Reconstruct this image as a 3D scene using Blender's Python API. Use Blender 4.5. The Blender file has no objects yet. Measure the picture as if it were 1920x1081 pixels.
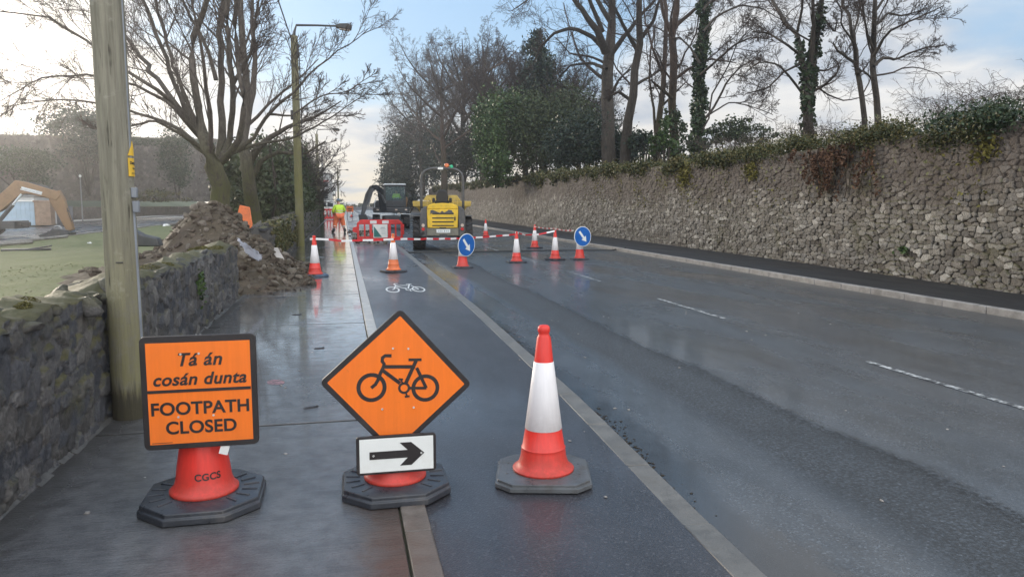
import bpy, bmesh, math, random
import numpy as np
from mathutils import Vector, Matrix

scene = bpy.context.scene
C = scene.collection
RAD = math.radians

# ------------------------------------------------------------------ camera
F_PX, PITCH, YAW, EYE = 1423.0, RAD(6.34), RAD(12.5), 1.65
cam_d = bpy.data.cameras.new('camera')
cam = bpy.data.objects.new('camera', cam_d)
C.objects.link(cam)
cam.location = (0, 0, EYE)
cam.rotation_euler = (RAD(90) - PITCH, 0, -YAW)
cam_d.sensor_width = 36.0
cam_d.lens = 36.0 * F_PX / 1920.0
cam_d.clip_start = 0.05
cam_d.clip_end = 3000
scene.camera = cam

# ------------------------------------------------------------------ sky, sun, exposure
SUN_AZ, SUN_EL = RAD(-30), RAD(10)        # azimuth from +Y, positive to the right
SUN_DIR = (math.sin(SUN_AZ) * math.cos(SUN_EL), math.cos(SUN_AZ) * math.cos(SUN_EL), math.sin(SUN_EL))
world = bpy.data.worlds.new('World')
scene.world = world
world.use_nodes = True
wt = world.node_tree
wt.nodes.clear()


def nd(nt, kind, props=None, **ins):
    n = nt.nodes.new(kind)
    for k, v in (props or {}).items():
        setattr(n, k, v)
    for k, v in ins.items():
        key = int(k[1:]) if (k[0] == 'i' and k[1:].isdigit()) else k.replace('_', ' ')
        s = n.inputs[key]
        if isinstance(v, bpy.types.NodeSocket):
            nt.links.new(v, s)
        else:
            if isinstance(v, (tuple, list)) and len(v) == 3 and s.type == 'RGBA':
                v = (*v, 1)
            s.default_value = v
    return n


def mth(nt, op, a, b=0.0, c=0.0, clamp=False):
    n = nd(nt, 'ShaderNodeMath', {'operation': op, 'use_clamp': clamp}, i0=a, i1=b, i2=c)
    return n.outputs[0]


def ramp(nt, fac, lo, hi, a=0.0, b=1.0):
    n = nd(nt, 'ShaderNodeMapRange', {'clamp': True, 'interpolation_type': 'SMOOTHSTEP'}, i0=fac, i1=lo, i2=hi, i3=a, i4=b)
    return n.outputs[0]


def mixc(nt, fac, a, b, blend='MIX'):
    return nd(nt, 'ShaderNodeMixRGB', {'blend_type': blend}, Fac=fac, Color1=a, Color2=b).outputs[0]


def noise(nt, vec, scale, detail=4.0, rough=0.55, dist=0.0):
    return nd(nt, 'ShaderNodeTexNoise', Vector=vec, Scale=scale, Detail=detail, Roughness=rough, Distortion=dist).outputs[0]


def build_sky():
    nt = wt
    d = nd(nt, 'ShaderNodeTexCoord').outputs['Generated']
    sep = nd(nt, 'ShaderNodeSeparateXYZ', i0=d)
    el = sep.outputs[2]
    sky = nd(nt, 'ShaderNodeTexSky', {'sky_type': 'NISHITA', 'sun_disc': False, 'sun_elevation': SUN_EL + RAD(14),
                                      'sun_rotation': SUN_AZ, 'dust_density': 0.6, 'ozone_density': 1.6, 'air_density': 1.1})
    # cloud deck seen from below: stretched flat towards the horizon
    inv = mth(nt, 'DIVIDE', 1.0, mth(nt, 'ADD', mth(nt, 'MAXIMUM', el, 0.0), 0.16))
    flat = nd(nt, 'ShaderNodeVectorMath', {'operation': 'MULTIPLY'}, i0=d,
              i1=nd(nt, 'ShaderNodeCombineXYZ', i0=inv, i1=inv, i2=mth(nt, 'MULTIPLY', inv, 0.8)).outputs[0]).outputs[0]
    n1 = noise(nt, flat, 0.85, 6.0, 0.55, 0.4)
    n2 = noise(nt, flat, 2.6, 5.0, 0.5, 0.2)
    n3 = noise(nt, d, 1.1, 2.0)

    def towards(v):
        v = Vector(v).normalized()
        return nd(nt, 'ShaderNodeVectorMath', {'operation': 'DOT_PRODUCT'}, i0=d, i1=tuple(v)).outputs['Value']
    hole1 = ramp(nt, towards((0.10, 0.90, 0.42)), 0.90, 0.99)      # the clear blue openings in the deck
    hole2 = ramp(nt, towards((0.76, 0.60, 0.24)), 0.972, 1.0)
    hole3 = ramp(nt, towards((-0.05, 0.55, 0.80)), 0.72, 0.95)
    hole = mth(nt, 'MAXIMUM', mth(nt, 'MAXIMUM', hole1, mth(nt, 'MULTIPLY', hole2, 0.55)), hole3)
    cov = mth(nt, 'ADD', mth(nt, 'MULTIPLY', n1, 1.5), mth(nt, 'MULTIPLY', n2, 0.5))
    cov = mth(nt, 'SUBTRACT', cov, mth(nt, 'MULTIPLY', hole, 0.95))
    cov = mth(nt, 'ADD', cov, ramp(nt, el, 0.22, 0.02, 0.0, 0.55))
    mask = ramp(nt, cov, 0.45, 0.98)
    glow = ramp(nt, towards(SUN_DIR), 0.90, 1.0)
    back = ramp(nt, sep.outputs[1], 0.35, -0.6)                       # unseen clouds behind the camera, brightened to light the sign faces
    high = ramp(nt, el, 0.35, 0.9)  # unseen overhead clouds, strengthened along with those behind the camera
    shade = ramp(nt, mth(nt, 'ADD', mth(nt, 'MULTIPLY', n2, 0.6), mth(nt, 'MULTIPLY', n1, 0.4)), 0.38, 0.62)
    ccol = mixc(nt, shade, (0.50, 0.56, 0.65), (0.90, 0.89, 0.87))
    low = ramp(nt, el, 0.14, 0.0)
    ccol = mixc(nt, mth(nt, 'MULTIPLY', low, ramp(nt, n2, 0.30, 0.62, 0.25, 0.95)), ccol, (0.95, 0.84, 0.66))
    ccol = mixc(nt, glow, ccol, (1.15, 1.06, 0.92))
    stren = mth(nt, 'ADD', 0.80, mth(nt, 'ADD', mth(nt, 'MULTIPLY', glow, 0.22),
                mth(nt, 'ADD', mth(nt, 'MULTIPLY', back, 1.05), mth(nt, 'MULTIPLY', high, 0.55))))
    b1 = nd(nt, 'ShaderNodeBackground', Color=mixc(nt, 0.62, sky.outputs[0], (3.0, 5.0, 7.4)), Strength=0.10)
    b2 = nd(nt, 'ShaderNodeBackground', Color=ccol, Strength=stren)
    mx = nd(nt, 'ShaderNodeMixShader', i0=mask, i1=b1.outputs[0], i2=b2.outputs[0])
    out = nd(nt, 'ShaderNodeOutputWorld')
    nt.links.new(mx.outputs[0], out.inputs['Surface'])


build_sky()
sun_d = bpy.data.lights.new('sun', 'SUN')
sun_d.energy = 2.2
sun_d.angle = RAD(10)
sun_d.color = (1.0, 0.87, 0.70)
sun = bpy.data.objects.new('sun', sun_d)
C.objects.link(sun)
sun.rotation_euler = (Vector(SUN_DIR)).to_track_quat('Z', 'Y').to_euler()

scene.view_settings.view_transform = 'Standard'
scene.view_settings.look = 'None'
scene.view_settings.gamma = 1.0
scene.view_settings.exposure = 0.47

# ------------------------------------------------------------------ measuring helpers (survey of the place from the eye point)
_f = (math.sin(YAW) * math.cos(PITCH), math.cos(YAW) * math.cos(PITCH), -math.sin(PITCH))
_r = (math.cos(YAW), -math.sin(YAW), 0.0)
_u = (math.sin(YAW) * math.sin(PITCH), math.cos(YAW) * math.sin(PITCH), math.cos(PITCH))


def _ray(px, py):
    a, b = (px - 960) / F_PX, -(py - 540.5) / F_PX
    return [_f[i] + a * _r[i] + b * _u[i] for i in range(3)]


def at(px, py, y):
    d = _ray(px, py)
    t = y / d[1]
    return Vector((d[0] * t, y, EYE + d[2] * t))


def gp(px, py, z=0.0):
    d = _ray(px, py)
    t = (z - EYE) / d[2]
    return Vector((d[0] * t, d[1] * t, z))


def depth_of(p):
    return p[0] * _f[0] + p[1] * _f[1] + (p[2] - EYE) * _f[2]


# ------------------------------------------------------------------ object helpers
def tag(o, label=None, cat=None, group=None, kind=None):
    if label: o['label'] = label
    if cat: o['category'] = cat
    if group: o['group'] = group
    if kind: o['kind'] = kind
    return o


def empty(name, loc=(0, 0, 0), rz=0.0, label=None, cat=None, group=None):
    o = bpy.data.objects.new(name, None)
    o.empty_display_size = 0.2
    o.location = loc
    o.rotation_euler = (0, 0, rz)
    C.objects.link(o)
    return tag(o, label, cat, group)


def copy_tree(o, parent=None):
    c = o.copy()
    C.objects.link(c)
    if parent is not None:
        c.parent = parent
    for ch in [x for x in C.objects if x.parent == o]:
        copy_tree(ch, c)
    return c


def link_mesh(name, me, mat=None, parent=None, smooth=None):
    o = bpy.data.objects.new(name, me)
    C.objects.link(o)
    if mat is not None:
        me.materials.clear()
        me.materials.append(mat)
    if parent is not None:
        o.parent = parent
    if smooth is not None and len(me.polygons):
        me.polygons.foreach_set('use_smooth', np.ones(len(me.polygons), dtype=bool))
        if smooth < 3.1:
            me.set_sharp_from_angle(angle=smooth)
    me.update()
    return o


def np_mesh(name, V, Fq):
    V = np.asarray(V, dtype=np.float32)
    Fq = np.asarray(Fq, dtype=np.int32)
    k = Fq.shape[1]
    me = bpy.data.meshes.new(name)
    me.vertices.add(len(V))
    me.vertices.foreach_set('co', V.ravel())
    me.loops.add(Fq.size)
    me.loops.foreach_set('vertex_index', Fq.ravel())
    me.polygons.add(len(Fq))
    me.polygons.foreach_set('loop_start', np.arange(len(Fq), dtype=np.int32) * k)
    me.update(calc_edges=True)
    me.validate()
    return me


class MB:
    """collects solids and links them as ONE mesh object"""

    def __init__(self):
        self.v, self.f = [], []

    def add(self, vs, fs, M=None):
        b = len(self.v)
        for p in vs:
            p = Vector(p)
            self.v.append(tuple(M @ p) if M is not None else tuple(p))
        for f in fs:
            self.f.append(tuple(b + i for i in f))
        return self

    def box(self, c, s, M=None, taper=1.0):
        x, y, z = s[0] / 2, s[1] / 2, s[2] / 2
        vs = [(-x, -y, -z), (x, -y, -z), (x, y, -z), (-x, y, -z),
              (-x * taper, -y * taper, z), (x * taper, -y * taper, z), (x * taper, y * taper, z), (-x * taper, y * taper, z)]
        T = Matrix.Translation(c) @ (M if M is not None else Matrix.Identity(4))
        return self.add(vs, [(3, 2, 1, 0), (4, 5, 6, 7), (0, 1, 5, 4), (1, 2, 6, 5), (2, 3, 7, 6), (3, 0, 4, 7)], T)

    def prism(self, poly, axis, a, b):
        """poly in the two other axes (x:(y,z)  y:(x,z)  z:(x,y)), extruded along axis from a to b"""
        def pt(p, t):
            return {'x': (t, p[0], p[1]), 'y': (p[0], t, p[1]), 'z': (p[0], p[1], t)}[axis]
        n = len(poly)
        area = sum(poly[i][0] * poly[(i + 1) % n][1] - poly[(i + 1) % n][0] * poly[i][1] for i in range(n))
        if area < 0: poly = list(poly)[::-1]
        if axis == 'y': poly = list(poly)[::-1]
        if b < a: a, b = b, a
        vs = [pt(p, a) for p in poly] + [pt(p, b) for p in poly]
        fs = [tuple(range(n))[::-1], tuple(range(n, 2 * n))] + [(i, (i + 1) % n, n + (i + 1) % n, n + i) for i in range(n)]
        return self.add(vs, fs)

    def lathe(self, prof, n=28, M=None, cap=True):
        vs, fs = [], []
        m = len(prof)
        for r, z in prof:
            for k in range(n):
                a = 2 * math.pi * k / n
                vs.append((r * math.cos(a), r * math.sin(a), z))
        for i in range(m - 1):
            for k in range(n):
                k2 = (k + 1) % n
                fs.append((i * n + k, i * n + k2, (i + 1) * n + k2, (i + 1) * n + k))
        if cap:
            fs.append(tuple(range(n))[::-1])
            fs.append(tuple((m - 1) * n + k for k in range(n)))
        return self.add(vs, fs, M)

    def cyl(self, p0, p1, r0, r1=None, n=14):
        p0, p1 = Vector(p0), Vector(p1)
        q = (p1 - p0).to_track_quat('Z', 'Y').to_matrix().to_4x4()
        return self.lathe([(r0, 0), (r0 if r1 is None else r1, (p1 - p0).length)], n, Matrix.Translation(p0) @ q)

    def tube(self, pts, r, n=8):
        pts = [Vector(p) for p in pts]
        rs = r if isinstance(r, (list, tuple)) else [r] * len(pts)
        vs, fs = [], []
        up = Vector((0, 0, 1))
        d0 = (pts[1] - pts[0]).normalized()
        u = d0.cross(up)
        if u.length < 0.1: u = d0.cross(Vector((1, 0, 0)))
        u.normalize()
        for i, p in enumerate(pts):
            d = (pts[min(i + 1, len(pts) - 1)] - pts[max(i - 1, 0)]).normalized()
            u = (u - d * u.dot(d)).normalized()
            w = d.cross(u)
            for k in range(n):
                a = 2 * math.pi * k / n
                vs.append(p + (u * math.cos(a) + w * math.sin(a)) * rs[i])
        for i in range(len(pts) - 1):
            for k in range(n):
                k2 = (k + 1) % n
                fs.append((i * n + k, i * n + k2, (i + 1) * n + k2, (i + 1) * n + k))
        fs.append(tuple(range(n))[::-1])
        fs.append(tuple((len(pts) - 1) * n + k for k in range(n)))
        return self.add(vs, fs)

    def ball(self, c, r, nu=14, nv=9):
        r = r if isinstance(r, (tuple, list)) else (r, r, r)
        prof = [(math.sin(math.pi * i / nv), -math.cos(math.pi * i / nv)) for i in range(1, nv)]
        return self.lathe(prof, nu, Matrix.Translation(c) @ Matrix.Diagonal((*r, 1)))

    def build(self, name, mat, parent=None, bevel=0.0, smooth=0.6, seg=2):
        me = bpy.data.meshes.new(name)
        me.from_pydata(self.v, [], self.f)
        o = link_mesh(name, me, mat, parent, smooth)
        if bevel > 0:
            m = o.modifiers.new('bevel', 'BEVEL')
            m.width, m.segments, m.limit_method, m.angle_limit = bevel, seg, 'ANGLE', 0.6
        return o


def RZ(a): return Matrix.Rotation(a, 4, 'Z')
def RX(a): return Matrix.Rotation(a, 4, 'X')
def RY(a): return Matrix.Rotation(a, 4, 'Y')


def rrect(x0, z0, x1, z1, r, n=5):
    out = []
    for cx, cz, a0 in ((x1 - r, z1 - r, 0), (x0 + r, z1 - r, 90), (x0 + r, z0 + r, 180), (x1 - r, z0 + r, 270)):
        for k in range(n + 1):
            a = RAD(a0 + 90 * k / n)
            out.append((cx + r * math.cos(a), cz + r * math.sin(a)))
    return out


def rpoly(pts, r, n=5):
    """polygon with rounded corners"""
    out = []
    m = len(pts)
    for i in range(m):
        p, a, b = Vector(pts[i]), Vector(pts[i - 1]), Vector(pts[(i + 1) % m])
        u, w = (a - p).normalized(), (b - p).normalized()
        half = math.acos(max(-1, min(1, u.dot(w)))) / 2
        dd = r / math.tan(half)
        c = p + (u + w).normalized() * (r / math.sin(half))
        s, e = p + u * dd, p + w * dd
        a0, a1 = math.atan2(s[1] - c[1], s[0] - c[0]), math.atan2(e[1] - c[1], e[0] - c[0])
        da = (a1 - a0 + math.pi) % (2 * math.pi) - math.pi
        out += [(c[0] + r * math.cos(a0 + da * k / n), c[1] + r * math.sin(a0 + da * k / n)) for k in range(n + 1)]
    return out


def text_obj(name, body, size, mat, parent, M, shear=0.0, offset=0.0, extrude=0.0006, spacing=1.0, wrap=None, align='CENTER'):
    cu = bpy.data.curves.new(name, 'FONT')
    cu.body, cu.size, cu.shear, cu.offset, cu.extrude = body, size, shear, offset, extrude
    cu.align_x, cu.space_character = align, spacing
    t = bpy.data.objects.new(name, cu)
    C.objects.link(t)
    bpy.context.view_layer.update()
    me = bpy.data.meshes.new_from_object(t.evaluated_get(bpy.context.evaluated_depsgraph_get()))
    bpy.data.objects.remove(t)
    if wrap:
        for v in me.vertices:
            v.co = wrap(v.co)
    else:
        me.transform(M)
    return link_mesh(name, me, mat, parent)


FACE = Matrix.Rotation(RAD(90), 4, 'X')     # text in XY -> standing, facing -Y


# ------------------------------------------------------------------ materials
def new_mat(name):
    m = bpy.data.materials.new(name)
    m.use_nodes = True
    nt = m.node_tree
    return m, nt, nt.nodes['Principled BSDF']


def setb(nt, b, **kw):
    for k, v in kw.items():
        s = b.inputs[k.replace('_', ' ')]
        if isinstance(v, bpy.types.NodeSocket):
            nt.links.new(v, s)
        else:
            if isinstance(v, (tuple, list)) and len(v) == 3 and s.type == 'RGBA': v = (*v, 1)
            s.default_value = v


def bump(nt, b, h, strength=0.3, dist=0.02):
    n = nd(nt, 'ShaderNodeBump', Strength=strength, Distance=dist, Height=h)
    nt.links.new(n.outputs[0], b.inputs['Normal'])


def objco(nt):
    return nd(nt, 'ShaderNodeTexCoord').outputs['Object']


def stretch(nt, v, s):
    return nd(nt, 'ShaderNodeVectorMath', {'operation': 'MULTIPLY'}, i0=v, i1=s).outputs[0]


def pm(name, col, rough=0.5, var=0.18, scale=6.0, bmp=0.0, bscale=60.0, metal=0.0, dirt=0.0, dcol=(0.09, 0.08, 0.07), dscale=9.0, coat=0.0, rvar=0.12, emit=0.0):
    m, nt, b = new_mat(name)
    v = objco(nt)
    n = noise(nt, v, scale, 5.0, 0.6)
    c = mixc(nt, ramp(nt, n, 0.3, 0.7), tuple(x * (1 - var) for x in col), tuple(min(1, x * (1 + var * 0.7)) for x in col))
    if dirt:
        d = ramp(nt, noise(nt, v, dscale, 7.0, 0.68), 0.50, 0.68, 0.0, dirt)
        c = mixc(nt, d, c, dcol)
    setb(nt, b, Base_Color=c, Roughness=ramp(nt, n, 0.2, 0.8, max(0.02, rough - rvar), min(1, rough + rvar)), Metallic=metal)
    if coat: setb(nt, b, Coat_Weight=coat, Coat_Roughness=0.15)
    if bmp: bump(nt, b, noise(nt, v, bscale, 4.0, 0.6), bmp, 0.01)
    return m


M = {}
M['cone_red'] = pm('cone_red', (0.82, 0.055, 0.03), 0.40, 0.14, 5, dirt=0.5, dcol=(0.30, 0.05, 0.035), dscale=14)
M['cone_orange'] = pm('cone_orange', (0.72, 0.17, 0.05), 0.5, 0.12, 5, dirt=0.4, dcol=(0.28, 0.10, 0.05), dscale=12)
M['sleeve'] = pm('sleeve', (0.80, 0.76, 0.77), 0.35, 0.06, 20, dirt=0.6, dcol=(0.52, 0.50, 0.48), dscale=11)
M['rubber'] = pm('rubber', (0.034, 0.038, 0.047), 0.34, 0.3, 9, 0.25, 90, dirt=0.45, dcol=(0.10, 0.092, 0.085), dscale=8)
M['rubber_grey'] = pm('rubber_grey', (0.095, 0.10, 0.105), 0.36, 0.25, 9, 0.25, 90, dirt=0.8, dcol=(0.07, 0.062, 0.055), dscale=7)
M['rubber_blue'] = pm('rubber_blue', (0.05, 0.09, 0.15), 0.4, 0.2, 9, dirt=0.4)
M['sign_orange'] = pm('sign_orange', (0.95, 0.215, 0.018), 0.42, 0.05, 3, dirt=0.22, dcol=(0.70, 0.16, 0.03), dscale=16)


def worn(name, col, rough, streak=0.08, scuff=(0.5, 0.4, 0.3), samt=0.4, grime=(0.2, 0.1, 0.06), gz=(0.35, 0.02), gamt=0.5):
    m, nt, b = new_mat(name)
    v = objco(nt)
    z = nd(nt, 'ShaderNodeSeparateXYZ', i0=v).outputs[2]
    st = noise(nt, stretch(nt, v, (1.0, 1.0, 0.06)), 42, 5, 0.65)
    blo = noise(nt, v, 4.0, 5, 0.6)
    fl = noise(nt, v, 26, 7, 0.75)
    c = mixc(nt, ramp(nt, st, 0.3, 0.7), tuple(x * (1 - streak) for x in col), tuple(min(1, x * (1 + streak * .6)) for x in col))
    c = mixc(nt, ramp(nt, blo, 0.35, 0.7, 0, 0.22), c, tuple(x * 0.78 for x in col))
    c = mixc(nt, mth(nt, 'MULTIPLY', ramp(nt, fl, 0.62, 0.70, 0, samt), ramp(nt, blo, 0.42, 0.6)), c, scuff)
    g = mth(nt, 'MULTIPLY', ramp(nt, mth(nt, 'ADD', z, mth(nt, 'MULTIPLY', mth(nt, 'SUBTRACT', fl, 0.5), 0.25)), gz[0], gz[1]), ramp(nt, fl, 0.35, 0.62, 0.35, 1.0))
    c = mixc(nt, mth(nt, 'MULTIPLY', g, gamt), c, grime)
    setb(nt, b, Base_Color=c, Roughness=mth(nt, 'ADD', ramp(nt, blo, 0.3, 0.7, rough - 0.08, rough + 0.1), mth(nt, 'MULTIPLY', g, 0.2)))
    bump(nt, b, fl, 0.08, 0.004)
    return m


M['cone_red'] = worn('cone_red', (0.76, 0.044, 0.032), 0.38, 0.10, (0.30, 0.05, 0.035), 0.55, (0.22, 0.055, 0.035), (0.30, 0.05), 0.62)
M['sleeve'] = worn('sleeve', (0.80, 0.77, 0.77), 0.36, 0.05, (0.40, 0.37, 0.35), 0.5, (0.50, 0.44, 0.42), (0.60, 0.25), 0.4)
M['sign_orange'] = worn('sign_orange', (0.95, 0.198, 0.016), 0.40, 0.05, (0.55, 0.15, 0.03), 0.35, (0.50, 0.13, 0.03), (0.55, 0.30), 0.30)
M['sign_black'] = pm('sign_black', (0.022, 0.018, 0.019), 0.45, 0.2, 8, dirt=0.3, dcol=(0.07, 0.06, 0.055))
M['sign_white'] = pm('sign_white', (0.82, 0.83, 0.80), 0.4, 0.05, 5, dirt=0.3, dcol=(0.62, 0.60, 0.55), dscale=10)
M['sign_blue'] = pm('sign_blue', (0.012, 0.13, 0.47), 0.35, 0.12, 6, dirt=0.35, dcol=(0.06, 0.15, 0.34), dscale=18)
M['sign_yellow'] = pm('sign_yellow', (0.80, 0.50, 0.04), 0.5, 0.12, 8, dirt=0.3, dcol=(0.5, 0.33, 0.06))
M['grey_back'] = pm('grey_back', (0.30, 0.31, 0.32), 0.45, 0.15, 8)
M['rivet'] = pm('rivet', (0.75, 0.75, 0.72), 0.3, 0.1, 8, metal=0.6)
M['steel'] = pm('steel', (0.30, 0.31, 0.32), 0.45, 0.2, 9, metal=0.7, dirt=0.3)
M['dark_steel'] = pm('dark_steel', (0.05, 0.052, 0.055), 0.5, 0.3, 7, dirt=0.4, dcol=(0.12, 0.10, 0.08))
M['barrier_red'] = pm('barrier_red', (0.70, 0.035, 0.035), 0.42, 0.15, 5, dirt=0.35, dcol=(0.30, 0.07, 0.06))
M['tape_red'] = pm('tape_red', (0.62, 0.02, 0.03), 0.4, 0.1, 5)
M['tape_white'] = pm('tape_white', (0.82, 0.81, 0.80), 0.4, 0.05, 5)
M['digger_yellow'] = pm('digger_yellow', (0.78, 0.50, 0.03), 0.4, 0.12, 3, dirt=0.45, dcol=(0.30, 0.22, 0.10), dscale=5)
M['skip_yellow'] = pm('skip_yellow', (0.62, 0.44, 0.10), 0.55, 0.2, 3, dirt=0.65, dcol=(0.26, 0.21, 0.14), dscale=5)
M['old_orange'] = pm('old_orange', (0.25, 0.15, 0.075), 0.6, 0.2, 3, dirt=0.6, dcol=(0.19, 0.115, 0.07), dscale=3)
M['cowl_grey'] = pm('cowl_grey', (0.085, 0.085, 0.085), 0.5, 0.2, 5, dirt=0.4, dcol=(0.17, 0.15, 0.13))
M['digger_dark'] = pm('digger_dark', (0.030, 0.034, 0.040), 0.45, 0.3, 4, dirt=0.4, dcol=(0.10, 0.09, 0.08), dscale=5)
M['tyre'] = pm('tyre', (0.022, 0.022, 0.024), 0.8, 0.3, 6, 0.4, 40, dirt=0.6, dcol=(0.10, 0.085, 0.07), dscale=6)
M['chassis'] = pm('chassis', (0.20, 0.19, 0.15), 0.6, 0.2, 6, dirt=0.5)
M['seat_black'] = pm('seat_black', (0.02, 0.02, 0.022), 0.55, 0.2, 9)
M['lamp_red'] = pm('lamp_red', (0.55, 0.02, 0.02), 0.2)
M['lamp_clear'] = pm('lamp_clear', (0.62, 0.50, 0.42), 0.2)
M['beacon_orange'] = pm('beacon_orange', (0.80, 0.20, 0.06), 0.2)
M['beacon_green'] = pm('beacon_green', (0.02, 0.42, 0.20), 0.2)
M['roof_white'] = pm('roof_white', (0.62, 0.66, 0.68), 0.4)
M['hivis'] = pm('hivis', (0.58, 0.85, 0.06), 0.7, 0.14, 9)
M['trouser_orange'] = pm('trouser_orange', (0.86, 0.20, 0.08), 0.75, 0.16, 9)
M['reflect'] = pm('reflect', (0.62, 0.62, 0.58), 0.4)
M['boot'] = pm('boot', (0.035, 0.035, 0.04), 0.6)
M['skin'] = pm('skin', (0.50, 0.27, 0.19), 0.5, 0.08)
M['hard_hat'] = pm('hard_hat', (0.13, 0.17, 0.21), 0.4)
M['dark_cloth'] = pm('dark_cloth', (0.03, 0.035, 0.045), 0.8)
M['litter'] = pm('litter', (0.80, 0.80, 0.78), 0.5, 0.1)
M['grey_sheet'] = pm('grey_sheet', (0.30, 0.30, 0.335), 0.45, 0.25, 4, dirt=0.5, dcol=(0.14, 0.12, 0.11))
M['plank'] = pm('plank', (0.42, 0.38, 0.34), 0.7, 0.25, 5)
M['pale_render'] = pm('pale_render', (0.55, 0.55, 0.54), 0.8, 0.12, 1.2)
M['slate'] = pm('slate', (0.10, 0.105, 0.12), 0.55, 0.25, 3)
M['pale_blue'] = pm('pale_blue', (0.38, 0.50, 0.60), 0.5, 0.1, 2)
M['brick'] = pm('brick', (0.29, 0.205, 0.15), 0.85, 0.25, 4)
M['shop_red'] = pm('shop_red', (0.42, 0.06, 0.05), 0.5)
M['window_dark'] = pm('window_dark', (0.04, 0.05, 0.06), 0.1)
M['green_panel'] = pm('green_panel', (0.02, 0.17, 0.16), 0.4)
M['grey_print'] = pm('grey_print', (0.35, 0.42, 0.45), 0.5)
M['cable'] = pm('cable', (0.02, 0.02, 0.02), 0.6)
M['pipe_grey'] = pm('pipe_grey', (0.22, 0.24, 0.27), 0.5)
M['paint_white'] = None


def glass_mat():
    m, nt, b = new_mat('cab_glass')
    setb(nt, b, Base_Color=(0.55, 0.68, 0.70), Roughness=0.03, Transmission_Weight=0.92, IOR=1.05)
    return m


M['glass'] = glass_mat()


def worn_paint(name, col, lo, hi, sc=9.0):
    m, nt, b = new_mat(name)
    v = objco(nt)
    n = noise(nt, v, sc, 8.0, 0.75)
    k = ramp(nt, n, lo, hi)
    c = mixc(nt, k, (0.035, 0.037, 0.04), col)
    setb(nt, b, Base_Color=c, Roughness=0.42)
    bump(nt, b, noise(nt, v, 160, 2.0), 0.35, 0.006)
    return m


M['paint_white'] = worn_paint('paint_white', (0.66, 0.66, 0.64), 0.38, 0.50, 7)
M['paint_worn'] = worn_paint('paint_worn', (0.55, 0.56, 0.55), 0.46, 0.57, 13)


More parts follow.
